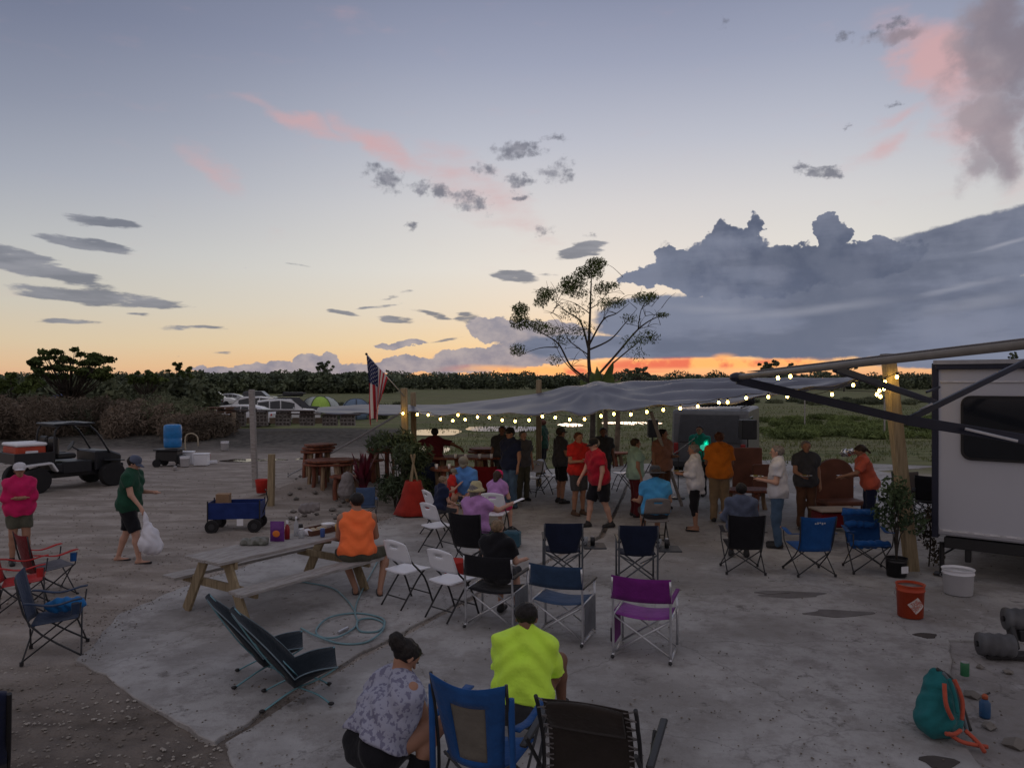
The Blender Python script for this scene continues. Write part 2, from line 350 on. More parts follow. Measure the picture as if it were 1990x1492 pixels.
def ground_mat():
    m = bpy.data.materials.new('yard_ground'); m.use_nodes = True; t = m.node_tree; b = t.nodes['Principled BSDF']; L = t.links
    def N(ty, **k):
        n = t.nodes.new(ty)
        for a, q in k.items(): setattr(n, a, q)
        return n
    c = N('ShaderNodeTexCoord').outputs['Object']
    def noise(s, d=6, st=None):
        v = c
        if st: mp = N('ShaderNodeMapping'); mp.inputs['Scale'].default_value = st; L.new(c, mp.inputs[0]); v = mp.outputs[0]
        n = N('ShaderNodeTexNoise'); n.inputs['Scale'].default_value = s; n.inputs['Detail'].default_value = d; L.new(v, n.inputs[0]); return n.outputs[0]
    def mix(f, x, y):
        n = N('ShaderNodeMix', data_type='RGBA')
        for i, q in ((0, f), (6, x), (7, y)):
            if isinstance(q, (float, int)): n.inputs[i].default_value = q
            elif isinstance(q, tuple): n.inputs[i].default_value = (*q, 1)
            else: L.new(q, n.inputs[i])
        return n.outputs[2]
    def step(x, a, q, lo=0., hi=1.):
        n = N('ShaderNodeMapRange', interpolation_type='SMOOTHSTEP'); L.new(x, n.inputs[0])
        for i, v in enumerate((a, q, lo, hi)): n.inputs[i+1].default_value = v
        return n.outputs[0]
    def M(op, x, y):
        n = N('ShaderNodeMath', operation=op)
        for i, q in enumerate((x, y)):
            if isinstance(q, (float, int)): n.inputs[i].default_value = q
            else: L.new(q, n.inputs[i])
        return n.outputs[0]
    s = N('ShaderNodeSeparateXYZ'); L.new(c, s.inputs[0]); X, Y = s.outputs[0], s.outputs[1]
    n1, n2, n3 = noise(.35), noise(3.5), noise(28, 8)
    n4 = noise(1.4, 6, (.45, 1.8, 1))
    dirt = mix(step(n4, .36, .64), (.25, .215, .185), (.40, .355, .32))
    dirt = mix(step(n2, .35, .7, 0, .6), dirt, (.25, .215, .19))
    dirt = mix(step(n3, .55, .7, 0, .6), dirt, (.36, .33, .31))
    mud = mix(step(n2, .35, .65), (.065, .052, .044), (.15, .125, .105))
    near = M('MULTIPLY', step(Y, 8.5, 6.5), step(X, -1.5, -2.6))
    dirt = mix(M('MULTIPLY', near, .75), dirt, mud)
    far = step(M('ADD', Y, M('MULTIPLY', n1, 8)), 33, 40)
    dirt = mix(far, dirt, mix(step(n2, .3, .7), (.055, .05, .045), (.12, .11, .095)))
    th = step(X, -7.5, -2.0, 47, 23.5)
    gm = step(M('SUBTRACT', M('ADD', Y, M('MULTIPLY', n1, 6)), th), 2.0, 5.5)
    gn = noise(.5, 8, (.35, 1.6, 1))
    grass = mix(step(gn, .38, .62), (.10, .12, .05), (.20, .205, .095))
    grass = mix(step(noise(.09, 4, (.4, 2.5, 1)), .45, .62, 0, .8), grass, (.16, .15, .085))
    L.new(mix(gm, dirt, grass), b.inputs['Base Color'])
    b.inputs['Roughness'].default_value = .95; b.inputs['Specular IOR Level'].default_value = .15
    bp = N('ShaderNodeBump'); bp.inputs['Strength'].default_value = .9; bp.inputs['Distance'].default_value = .05
    L.new(M('ADD', M('MULTIPLY', n4, 1.2), M('ADD', n2, M('MULTIPLY', n3, .5))), bp.inputs['Height']); L.new(bp.outputs[0], b.inputs['Normal'])
    return m
SL_A = [g(152, 1283), g(232, 1192), g(372, 1133), g(560, 1072), g(700, 1030), g(806, 985), g(866, 950), g(1000, 915), g(1240, 900)]
JX = [g(424, 1440), g(620, 1317), g(830, 1204), g(1000, 1118), g(1170, 1040), g(1240, 900)]      # joint between the two slabs
def hgt(x, y):
    v = Vector((x*.9, y*.9, 0)); h = -.032+.026*(mnoise.noise(v)+.5*mnoise.noise(v*2.7))+.018*mnoise.noise(v*7)
    px = CX+x/y*F if y > 1 else 0
    mx, my = g(612, 955).x, g(612, 955).y
    d = math.hypot((x-mx)/1.7, (y-my)/2.1)
    if d < 1.4: h += .42*math.exp(-d*d*2.2)*(1+.35*mnoise.noise(Vector((x*3, y*3, 5))))
    if y > 34 and x < -6: h += .45*min(1, (y-34)/5)*(1+.5*mnoise.noise(Vector((x*.4, y*.4, 1))))*max(0, 1-(y-34)/14)
    if y > 60: h += .0
    if x > 1.5 and 2 < y < 22: h = min(h, -.10)
    elif x > -3.6 and 2 < y < 24 or (x > -9 and y < 11): h = min(h, -.016)
    return h
xs = np.concatenate([[-900, -300, -120, -60, -40], np.arange(-30, 16, .26), [18, 24, 35, 60, 120, 300, 900]])
ys = np.concatenate([[-60, -10, 0, 2], np.arange(3, 30, .26), np.arange(30, 52, .8), [56, 65, 80, 110, 160, 250, 400, 900, 2000]])
rows = [[(x, y, hgt(x, y)) for x in xs] for y in ys]
MB().grid(rows).build('ground', ground_mat(), smooth=True, kind='structure')

def concrete(name, c1, c2, dirtc):
    m = bpy.data.materials.new(name); m.use_nodes = True; t = m.node_tree; b = t.nodes['Principled BSDF']; L = t.links
    c = t.nodes.new('ShaderNodeTexCoord').outputs['Object']
    def noise(s, d=6, rr=.6):
        n = t.nodes.new('ShaderNodeTexNoise'); n.inputs['Scale'].default_value = s; n.inputs['Detail'].default_value = d; n.inputs['Roughness'].default_value = rr; L.new(c, n.inputs[0]); return n
    def mr(x, a, q, lo, hi):
        n = t.nodes.new('ShaderNodeMapRange'); n.interpolation_type = 'SMOOTHSTEP'; L.new(x, n.inputs[0])
        for i, v in enumerate((a, q, lo, hi)): n.inputs[i+1].default_value = v
        return n.outputs[0]
    def mix(f, x, y):
        n = t.nodes.new('ShaderNodeMix'); n.data_type = 'RGBA'
        for i, q in ((0, f), (6, x), (7, y)):
            if isinstance(q, tuple): n.inputs[i].default_value = (*q, 1)
            else: L.new(q, n.inputs[i])
        return n.outputs[2]
    a, bb, cc = noise(.55, 7), noise(4, 8, .7), noise(40, 5)
    col = mix(mr(a.outputs[0], .40, .60, 0, 1), c1, c2)
    col = mix(mr(bb.outputs[0], .45, .70, 0, .55), col, dirtc)
    col = mix(mr(noise(1.9, 9, .75).outputs[0], .58, .66, 0, .65), col, tuple(x*.45 for x in dirtc))
    col = mix(mr(noise(1.3, 9, .8).outputs[0], .54, .68, 0, .6), col, (.46, .45, .46))
    col = mix(mr(noise(.9, 10, .85).outputs[0], .50, .62, 0, .55), col, (.20, .185, .18))
    col = mix(mr(noise(11, 6, .8).outputs[0], .60, .70, 0, .5), col, (.13, .12, .115))
    # hairline cracks
    v = t.nodes.new('ShaderNodeTexVoronoi'); v.feature = 'DISTANCE_TO_EDGE'; v.inputs['Scale'].default_value = .42
    ad = t.nodes.new('ShaderNodeVectorMath'); ad.operation = 'ADD'; sc = t.nodes.new('ShaderNodeVectorMath'); sc.operation = 'SCALE'; sc.inputs['Scale'].default_value = .5
    L.new(noise(1.6, 6).outputs['Color'], sc.inputs[0]); L.new(c, ad.inputs[0]); L.new(sc.outputs[0], ad.inputs[1]); L.new(ad.outputs[0], v.inputs['Vector'])
    col = mix(mr(v.outputs['Distance'],   .0, .006, .32, 0), col, (.07, .06, .055))
    L.new(col, b.inputs['Base Color']); b.inputs['Roughness'].default_value = .85; b.inputs['Specular IOR Level'].default_value = .3
    bp = t.nodes.new('ShaderNodeBump'); bp.inputs['Strength'].default_value = .5; bp.inputs['Distance'].default_value = .02
    am = t.nodes.new('ShaderNodeMath'); am.operation = 'ADD'; L.new(bb.outputs[0], am.inputs[0]); L.new(cc.outputs[0], am.inputs[1]); L.new(am.outputs[0], bp.inputs['Height']); L.new(bp.outputs[0], b.inputs['Normal'])
    return m
M_con = concrete('concrete', (.27, .258, .25), (.41, .40, .395), (.20, .18, .165))
def wob(pts, amp=.05, k=14):
    out = []; n = len(pts)
    for i in range(n):
        a, b = pts[i], pts[(i+1) % n]
        for j in range(k):
            p = a.lerp(b, j/k); q = Vector((p.x*1.7, p.y*1.7, 3.3))
            out.append((p.x+amp*mnoise.noise(q*2)+amp*.5*mnoise.noise(q*7), p.y+amp*mnoise.noise(q*2+Vector((9, 2, 0)))+amp*.5*mnoise.noise(q*7+Vector((3, 2, 0)))))
    return out
def off(p, d): return Vector((p.x+d, p.y, 0))
MB().prism(wob(SL_A[:9]+[off(q, -.05) for q in JX[::-1][1:]]), -.16, 0).build('concrete_slab', M_con, kind='structure', bevel=.008)
SB = [off(q, .05) for q in JX]+[g(1500, 893), g(1830, 905), Vector((12, 25, 0)), Vector((13, 8, 0)), g(1846, 1240), g(1850, 1400), Vector((2.9, 3.5, 0)), Vector((-1.2, 3.5, 0)), Vector((-1.8, 5.2, 0))]
MB().prism(wob(SB, .035), -.16, -.012).build('concrete_slab', M_con, kind='structure', bevel=.01)
SC = [g(1850, 1232)+Vector((-.4, .3, 0)), Vector((12.9, 7.95, 0)), Vector((13, 3.5, 0)), Vector((2.5, 3.5, 0)), g(1856, 1400)+Vector((-.4, 0, 0))]
M_con2 = concrete('broken_concrete', (.25, .235, .23), (.36, .34, .335), (.18, .16, .145))
MB().prism(wob(SC, .05), -.16, -.045).build('broken_slab', M_con2, kind='structure', bevel=.01)
# loose chips and pebbles
def rocks(name, pts, lo, hi, m, label=None, parent=None, kind='stuff'):
    mb = MB()
    for p in pts:
        s = random.uniform(lo, hi); base = [(1, 0, 0), (-1, 0, 0), (0, 1, 0), (0, -1, 0), (0, 0, .7), (0, 0, -.6), (.6, .6, .3), (-.6, .6, .3), (-.6, -.6, .3), (.6, -.6, .3)]
        a = random.uniform(0, 6.28); vs = []
        for b in base:
            j = [q*random.uniform(.7, 1.2)*s for q in b]
            vs.append((p[0]+j[0]*math.cos(a)-j[1]*math.sin(a), p[1]+j[0]*math.sin(a)+j[1]*math.cos(a), p[2]+j[2]))
        mb.add(vs, [(4, 6, 7), (4, 7, 8), (4, 8, 9), (4, 9, 6), (0, 2, 6), (2, 1, 7), (2, 7, 6), (1, 3, 8), (1, 8, 7), (3, 0, 9), (3, 9, 8), (0, 6, 9), (5, 2, 0), (5, 1, 2), (5, 3, 1), (5, 0, 3)])
    o = mb.build(name, m, parent)
    if kind: o['kind'] = kind
    if label: tag(o, label, 'stones' if 'rock' in label or 'stone' in label else 'pebbles')
    return o
M_peb = mat('pale_pebble', (.42, .39, .35), .9, (.16, .14, .12), 1.2)
M_rock = mat('grey_rock', (.22, .20, .18), .9, (.12, .11, .10), 2, .5, 12)
pp = []
for i in range(800):
    px, py = random.uniform(-60, 430), random.uniform(1290, 1560)
    if (px-150)*.57+1275 < py or px < 150:
        p = g(px, py); pp.append((p.x, p.y, hgt(p.x, p.y)+.005))
rocks('pebbles', pp, .006, .022, M_peb, 'loose pale pebbles scattered over the dark dirt beside the slab')
pp = []
for i in range(2600):
    p = g(random.uniform(-100, 760), 885+ (random.random()**1.4)*330)
    if MB and not (p.x > -4.2 and p.y < 13): pp.append((p.x, p.y, hgt(p.x, p.y)+.006))
rocks('dirt_clods', pp, .006, .022, mat('dirt_clod', (.32, .28, .25), .95, (.20, .17, .145), 2), 'small dirt clods lying all over the sandy yard')
# water
M_water = mat('puddle_water', (.02, .022, .025), .04, spec=1.0, bump=.12, bscale=3)
def pool(pts, z, label=None):
    MB().prism([(p.x, p.y) for p in pts], z-.25, z).build('puddle', M_water, kind='structure')
def blobp(px0, px1, py0, py1, n=22, seed=0):
    a, b = g((px0+px1)/2, py1), g((px0+px1)/2, py0); cy = (a.y+b.y)/2; ry = (b.y-a.y)/2
    cxx = ((px0+px1)/2-CX)/F*cy; rx = (px1-px0)/2/F*cy
    return [Vector((cxx+rx*math.cos(t)*(1+.28*mnoise.noise(Vector((math.cos(t)*1.6, math.sin(t)*1.6, seed)))), cy+ry*math.sin(t)*(1+.4*mnoise.noise(Vector((math.cos(t)*2, math.sin(t)*2, seed+4)))), 0)) for t in [2*PI*i/n for i in range(n)]]
for k, bb in enumerate([(790, 905, 833, 846), (900, 1060, 827, 838), (770, 880, 866, 882), (1085, 1130, 822, 828), (1170, 1290, 819, 824), (430, 520, 890, 896), (500, 560, 891, 894), (575, 592, 888, 892)]):
    bp_ = blobp(*bb, seed=k*3.1); mz = sum(hgt(p.x, p.y) for p in bp_)/len(bp_); pool(bp_, mz+.012)

# ------------------------------------------------------------------ far vegetation
def tree_mat(name, a, b): return mat(name, a, .9, b, .35, spec=.1, contrast=(.4, .6))
M_lf1 = tree_mat('hazy_far_foliage', (.16, .19, .12), (.09, .11, .08)); M_lf2 = tree_mat('tree_foliage', (.12, .155, .05), (.06, .085, .03))  # distant foliage is paler: haze is mixed into its colour
M_brush = tree_mat('dry_brush', (.22, .175, .135), (.11, .09, .07)); M_brg = tree_mat('brush_green', (.16, .18, .11), (.08, .095, .065))
M_trunk = mat('tree_bark', (.07, .055, .045), .9, (.03, .025, .02), 5, .4)
def wood(name, Y, px0, px1, top, n, per, sz, m, depth=12, jig=.35, gap=0):
    Ps = []; hh = 2.9-(top-HY)/F*Y
    for i in range(n):
        px = px0+(px1-px0)*(i+random.random())/n; y = Y+random.uniform(0, depth); x = (px-CX)/F*y
        h = hh*(1-jig*random.random()**1.5)*(1+.30*mnoise.noise(Vector((px*.03, Y*.1, 0)))); w = h*random.uniform(.45, .9)
        Ps.append(clump_pts((x, y, h*.52), (w, w, h*.5), per, .35))
    P = np.concatenate(Ps); V, Fc = cards(P, sz*rng.uniform(.6, 1.5, len(P)), .6)
    o = mesh_np(name, V, Fc, m, kind='stuff'); return o
o = wood('distant_woodland', 290, -420, 2300, 721, 400, 420, .95, M_lf1, 40, .45); tag(o, 'dark green far-off woodland running along the whole horizon', 'woods')
o = wood('woodland_edge', 190, 360, 760, 722, 70, 420, 1.0, M_lf1, 30, .22); tag(o, 'dark denser woodland block beyond the parked cars', 'woods')
o = wood('dark_shrubs', 62, -200, 400, 737, 46, 500, .5, M_brg, 12, .3); tag(o, 'dark green shrubs rising behind the dry brush on the left', 'shrubs')
def thick(Y0, Y1, px0, px1, top, n, per, sz, m, name, label, jig=.4):
    Ps = []
    for i in range(n):
        px = random.uniform(px0, px1); y = random.uniform(Y0, Y1); x = (px-CX)/F*y; tp = top+ (max(0, px-300)*.28 if px > 300 else 0)
        h = max(.4, (2.9-(tp-HY)/F*y))*(1-jig*random.random()); w = random.uniform(.6, 1.3)
        Ps.append(clump_pts((x, y, h*.48), (w, w, h*.52), per, .3))
    P = np.concatenate(Ps); P[:, 2] = np.abs(P[:, 2])
    V, Fc = cards(P, sz*rng.uniform(.5, 1.6, len(P)), .16); o = mesh_np(name, V, Fc, m, kind='stuff'); return tag(o, label, 'brush')
thick(36, 48, -260, 440, 765, 120, 1900, .24, M_brush, 'dry_brush_thicket', 'tangled brown dry brush thicket bounding the left of the yard')
thick(38, 52, -260, 380, 752, 60, 1200, .2, M_brg, 'green_brush', 'dark green brush mixed into the upper thicket at left')
thick(60, 95, 640, 800, 760, 16, 500, .5, M_brg, 'field_bushes', 'low dark bushes in the field behind the flag')
thick(38, 60, 1480, 1830, 792, 46, 600, .34, tree_mat('tall_weeds', (.19, .24, .09), (.10, .13, .05)), 'tall_weeds', 'green weed bank beyond the lit canopy on the right', .5)
thick(95, 120, 1420, 1830, 752, 40, 500, .7, M_brg, 'field_thicket', 'dark brown green thicket at the far side of the right field')
# grass of the field
gp = []; n = 30000
yy = 22+70*rng.random(n)**2.1; pxx = rng.uniform(760, 2000, n); xx = (pxx-CX)/F*yy
edge_n = np.array([mnoise.noise(Vector((a*.25, b*.25, 7))) for a, b in zip(xx, yy)]); keep = (yy > 27+6*edge_n) & (pxx > 850+160*edge_n); xx, yy = xx[keep], yy[keep]
clumpn = np.array([mnoise.noise(Vector((a*.5, b*.35, 0))) for a, b in zip(xx, yy)]); hh = (.02+.10*np.clip(clumpn+.45, 0, 1))*rng.uniform(.6, 1.4, len(xx)); w = .02+.0008*yy
an = rng.uniform(0, PI, len(xx)); ln = rng.normal(0, .05, (len(xx), 2))
z0 = -.12*np.ones(len(xx))
V = np.stack([np.stack([xx-np.cos(an)*w, yy-np.sin(an)*w, z0], 1), np.stack([xx+np.cos(an)*w, yy+np.sin(an)*w, z0], 1), np.stack([xx+ln[:, 0], yy+ln[:, 1], hh], 1)], 1).reshape(-1, 3)
o = mesh_np('field_grass', V, np.arange(len(V)).reshape(-1, 3), mat('grass_blades', (.17, .19, .08), .9, (.10, .12, .05), .6, spec=.1), kind='stuff'); tag(o, 'rough green grass covering the field behind the gathering', 'grass')

# ------------------------------------------------------------------ single trees
def limb_tree(name, label, base, limbs, clusters, lm, leaf, asp=.45, droop=.3, per=1.0, group=None):
    """limbs and clusters in metres relative to the base"""
    t = thing(name, label, 'tree', base, 0, group)
    mb = MB()
    for pts, r in limbs: mb.tube(pts, r, 7, 5)
    mb.build('trunk', M_trunk, t, smooth=True)
    Ps = [clump_pts(c, r, int(k*per), .1) for c, r, k in clusters]; P = np.concatenate(Ps)
    V, Fc = cards(P, leaf*rng.uniform(.5, 1.5, len(P)), asp, droop); mesh_np('crown', V, Fc, lm, t); return t
TY = 32.0; tb = Vector(((1150-CX)/F*TY, TY, 0))
def tp_(px, py, dy=0.0): return at(px, py, TY+dy)-tb
Lb = [([Vector((0, 0, -.1)), tp_(1152, 800), tp_(1147, 735), tp_(1144, 690), tp_(1147, 600), tp_(1150, 520)], [.13, .11, .09, .07, .045, .012])]
for pl, r in [([(1147, 740), (1110, 712), (1085, 668), (1050, 645), (1018, 622)], .055), ([(1085, 675), (1050, 676), (1010, 690)], .03), ([(1144, 680), (1128, 625), (1100, 605), (1066, 575)], .05),
              ([(1147, 610), (1118, 590), (1085, 580)], .025), ([(1147, 600), (1165, 588), (1180, 570)], .025), ([(1144, 672), (1172, 622), (1198, 609), (1222, 590)], .045), ([(1144, 680), (1186, 660), (1215, 628), (1238, 600)], .045),
              ([(1150, 742), (1195, 692), (1240, 640), (1275, 617), (1300, 613)], .06), ([(1240, 640), (1246, 602), (1262, 580)], .025), ([(1192, 705), (1228, 675), (1255, 655), (1275, 662)], .035), ([(1148, 745), (1125, 730), (1095, 700), (1075, 660)], .04),
              ([(1144, 690), (1105, 660), (1090, 620)], .03), ([(1144, 640), (1110, 640), (1085, 618)], .02), ([(1172, 622), (1176, 600), (1172, 575)], .018), ([(1085, 668), (1088, 640), (1070, 610)], .02), ([(1215, 628), (1245, 635), (1262, 640)], .015)]:
    k = random.uniform(-2.2, 2.2); m_ = len(pl)
    Lb.append(([tp_(x, y, k*i/(m_-1)) for i, (x, y) in enumerate(pl)], [r, r*.15]))
for i in range(60):
    src = random.choice(Lb[1:]); p = src[0][random.randint(1, len(src[0])-1)]; q = p+Vector((random.uniform(-.8, .8), random.uniform(-.6, .6), random.uniform(-.1, .8)))
    Lb.append(([p, (p+q)/2+Vector((0, 0, .08)), q], [.014, .004]))
Cl = []
for px, py, rx, ry, k in [(1160, 512, 20, 11, 330), (1138, 530, 20, 14, 330), (1162, 528, 12, 14, 120), (1115, 548, 24, 15, 380), (1100, 560, 18, 14, 200), (1120, 570, 20, 10, 130), (1062, 572, 20, 13, 280), (1050, 588, 14, 10, 110), (1012, 600, 16, 12, 260), (1010, 622, 18, 18, 320), (1040, 632, 22, 12, 170), (1062, 640, 22, 12, 140),
                          (1172, 560, 18, 14, 170), (1190, 556, 16, 8, 80), (1178, 590, 16, 12, 110), (1200, 588, 16, 10, 120), (1250, 580, 22, 12, 230), (1268, 576, 12, 8, 90), (1006, 680, 16, 12, 150), (1090, 655, 26, 22, 150), (1130, 640, 24, 20, 110), (1260, 655, 24, 14, 130), (1230, 665, 24, 14, 90), (1288, 612, 12, 5, 60), (1225, 620, 20, 12, 60), (1080, 700, 16, 12, 60), (1150, 575, 30, 30, 90), (1240, 690, 20, 14, 40), (1110, 605, 24, 16, 120)]:
    c = tp_(px, py, random.uniform(-1.5, 1.5)); Cl.append((c, (rx*TY/F*1.15, rx*TY/F*1.0, ry*TY/F*1.1), k*2.1))
limb_tree('feathery_tree', 'tall sparse feathery tree standing behind the canopy against the sunset', tb, Lb, Cl, M_lf2, .13, .24, 1.0)
def auto_tree(label, px, py_top, Y, wpx, crown0, n, leaf, k, seed, group='single trees along the treeline', asp=.6, droop=.2, flatc=.5, trunks=1):
    random.seed(seed); base = Vector(((px-CX)/F*Y, Y, 0)); top = 2.9-(py_top-HY)/F*Y; w = wpx/2*Y/F; c0 = 2.9-(crown0-HY)/F*Y
    limbs = [([Vector((0, 0, -.2)), Vector((.1, 0, top*.4)), Vector((0, .1, top*.8))], [top*.028, top*.008])]; cl = []
    for i in range(int(n*1.9)):
        a = random.uniform(0, 2*PI); rr = random.random()**.5*w; z = c0+(top-c0)*random.random()*math.sqrt(max(.05, 1-(rr/w)**2*.8))
        c = Vector((rr*math.cos(a), rr*math.sin(a), z)); limbs.append(([Vector((0, 0, top*random.uniform(.2, .5))), Vector((c.x*.5, c.y*.5, z*.7)), c], [top*.012, .01]))
        s = w*random.uniform(.09, .19); cl.append((c, (s, s, s*flatc), int(k*.33)))
    t = limb_tree('tree', label, base, limbs, cl, M_lf2 if Y < 80 else M_lf1, leaf, asp, droop, group=group); random.seed(seed+99); return t
auto_tree('broad open-crowned tree at far left with sky showing through', 135, 668, 46, 150, 735, 34, .26, 230, 3, asp=.5, droop=.4, flatc=.45)
auto_tree('flat-topped umbrella shaped tree left of the woodland', 350, 702, 64, 52, 740, 14, .3, 110, 5, flatc=.35)
auto_tree('low spreading dark tree between the two left trees', 285, 722, 62, 76, 745, 16, .3, 140, 8, flatc=.4)
auto_tree('small tree poking above the horizon woodland left of the flag', 630, 700, 200, 34, 722, 12, .7, 110, 11, flatc=.5)
auto_tree('small round tree on the skyline under the orange afterglow', 1497, 697, 230, 44, 718, 12, .9, 120, 13)
auto_tree('small domed skyline tree right of the afterglow', 1541, 703, 230, 26, 722, 8, .8, 100, 14)
auto_tree('skyline tree above the canopy roller bar', 1640, 697, 230, 44, 716, 12, .9, 110, 15)
auto_tree('lone skyline tree seen above the trailer roof', 1968, 682, 190, 18, 700, 8, .6, 90, 16)
auto_tree('dark low skyline tree right of the big feathery tree', 1238, 712, 240, 50, 730, 12, .9, 120, 17)
auto_tree('bushy dark tree at the left frame edge', 20, 728, 58, 110, 760, 18, .35, 200, 18, flatc=.6)
random.seed(21)
# banana plant behind the canopy
bt = thing('banana_plant', 'broad-leaved green banana plant peeking over the canopy tarp', 'plant', xy(at(1165, 742, 24)))
MB().tube([(0, 0, 0), (0, 0, 2.4)], [.12, .06], 8).build('stem', mat('banana_stem', (.12, .13, .05), .7), bt)
M_ban = mat('banana_leaf', (.13, .17, .04), .55, (.07, .11, .03), 3)
for k, (px, py, w) in enumerate([(1192, 702, .16), (1150, 722, .2), (1175, 735, .24), (1128, 738, .2), (1205, 738, .26), (1140, 748, .22), (1160, 712, .12), (1188, 725, .26)]):
    tipp = at(px, py, 24+random.uniform(-.4, .4))-Vector(xy(at(1165, 742, 24))); b0 = Vector((0, 0, 2.2)); rows = []
    side = Vector((1, .5*random.choice((-1, 1)), 0)).normalized()
    for i in range(7):
        t = i/6; p = b0.lerp(tipp, t)+Vector((0, 0, .12*math.sin(t*PI))); ww = w*math.sin(PI*min(1, t*1.02))**.7*1.0+.01
        rows.append([p-side*ww+Vector((0, 0, -.3*ww)), p, p+side*ww+Vector((0, 0, -.3*ww))])
    MB().grid(rows).build('leaf', M_ban, bt, smooth=True)
# ------------------------------------------------------------------ trailer with its awning
RL = Vector((6.34, 11.38, 0)); RA = math.atan2(-.62, .78)
rv = thing('travel_trailer', 'white grey travel trailer with dark rounded window at the right edge', 'trailer', RL, RA)
RM = (Matrix.Translation(RL) @ Matrix.Rotation(RA, 4, 'Z')).inverted()
def rl(p): return RM @ Vector(p)
M_rvw = mat('trailer_wall', (.50, .51, .56), .45, (.46, .47, .52), .5, spec=.4)
M_navy = mat('navy_trim', (.018, .022, .045), .4); M_rvt = mat('trailer_trim', (.6, .6, .63), .4)
bev = MB().box((1.7, 3, 1.88), (3.4, 6, 2.52)); bev.build('wall', M_rvw, rv, bevel=.03)
MB().box((-.015, .06, 1.88), (.09, .16, 2.6)).build('corner_trim', M_navy, rv, bevel=.01)
MB().box((1.7, -.03, 3.13), (3.4, .09, .09)).build('roof_rail', M_navy, rv, bevel=.01)
MB().box((1.7, 2.9, 3.19), (3.45, 6, .06)).build('roof', mat('trailer_roof', (.35, .35, .37), .7), rv)
m = MB(); m.box((1.7, -.012, 2.905), (3.3, .02, .03)); m.build('belt_rail', M_rvt, rv, bevel=.004)
m = MB(); m.box((1.7, -.014, .70), (3.3, .022, .035)); m.build('belt_rail', M_rvt, rv)
for i in range(14): MB().box((.15+i*.2, -.03, .70), (.12, .012, .012)).build('rivet_strip', mat('bright_trim', (.75, .75, .78), .3), rv)
m = MB(); m.box((1.75, .35, .52), (3.3, .7, .16)); m.box((.4, .1, .4), (.08, .08, .3)); m.build('chassis', M_black, rv, bevel=.01)
m = MB(); m.tube([(.05, .15, .5), (.05, .15, .02)], .035, 8); m.box((.05, .15, .015), (.2, .2, .03)); m.tube([(.05, .15, .3), (.35, .5, .5)], .015, 6); m.build('leveling_jack', M_black, rv)
def rrect(x0, x1, z0, z1, r, n=5):
    o = []
    for cx_, cz, a0 in ((x1-r, z1-r, 0), (x0+r, z1-r, 90), (x0+r, z0+r, 180), (x1-r, z0+r, 270)):
        for i in range(n+1): a = R(a0+90*i/n); o.append((cx_+r*math.cos(a), cz+r*math.sin(a)))
    return o
def plate(pts, y0, y1):
    n = len(pts); m = MB(); m.add([(p[0], y0, p[1]) for p in pts]+[(p[0], y1, p[1]) for p in pts], [tuple(range(n)), tuple(range(2*n-1, n-1, -1))]+[(i, n+i, n+(i+1) % n, (i+1) % n) for i in range(n)]); return m
fr = plate(rrect(.32, 1.5, 1.76, 2.70, .13), -.035, .0).build('window_frame', M_black, rv, bevel=.006)
plate(rrect(.36, 1.46, 2.22, 2.66, .10), -.045, -.03).build('pane', M_glass, fr)
plate(rrect(.36, 1.46, 1.80, 2.18, .10), -.045, -.03).build('pane', M_glass, fr)
# awning: roller bar, arms, braces, rolled-out fabric
def abar(name, a, b, w, t, m): return MB().bar(rl(a), rl(b), w, t).build(name, m, rv, bevel=.006)
A0, A1 = at(1432, 733, 9.2), at(2010, 668, 5.4)
roll = MB(); roll.tube([rl(A0), rl(A1)], .034, 12); roll.build('roller_bar', mat('awning_roller', (.22, .205, .185), .5), rv, smooth=True)
MB().ell(rl(A0), (.09, .09, .06)).build('roller_cap', M_navy, rv, smooth=True)
A2 = at(2045, 862, 9.6)
abar('arm', at(1432, 738, 9.2), at(1765, 817, 9.4), .05, .10, M_navy); abar('arm', at(1760, 816, 9.4), A2, .06, .125, M_navy)
abar('gas_strut', at(1875, 833, 9.38), at(1978, 857, 9.45), .02, .035, M_alu)
abar('brace', at(1765, 815, 9.45), at(2010, 694, 10.3), .05, .075, M_navy); abar('brace', at(1622, 716, 8.0), at(1826, 785, 11.2), .05, .075, M_navy)
abar('gas_strut', at(1788, 797, 9.55), at(1812, 784, 9.6), .02, .03, M_alu)
abar('strut', at(1800, 762, 10.9), at(1826, 752, 11.2), .03, .03, M_navy)
fab = MB(); f0, f1 = rl(at(1452, 722, 9.3)), rl(at(2010, 655, 5.6)); b0, b1 = rl(at(1640, 711, 10.6)), rl(at(2100, 660, 8.8))
rows = []
for i in range(9):
    a, b = f0.lerp(f1, i/8), b0.lerp(b1, i/8); rows.append([a.lerp(b, j/4)+Vector((0, 0, -.03*math.sin(j/4*PI))) for j in range(5)])
fab.grid(rows).build('awning_fabric', mat('awning_cloth', (.42, .41, .42), .8), rv, smooth=True, solid=.006)

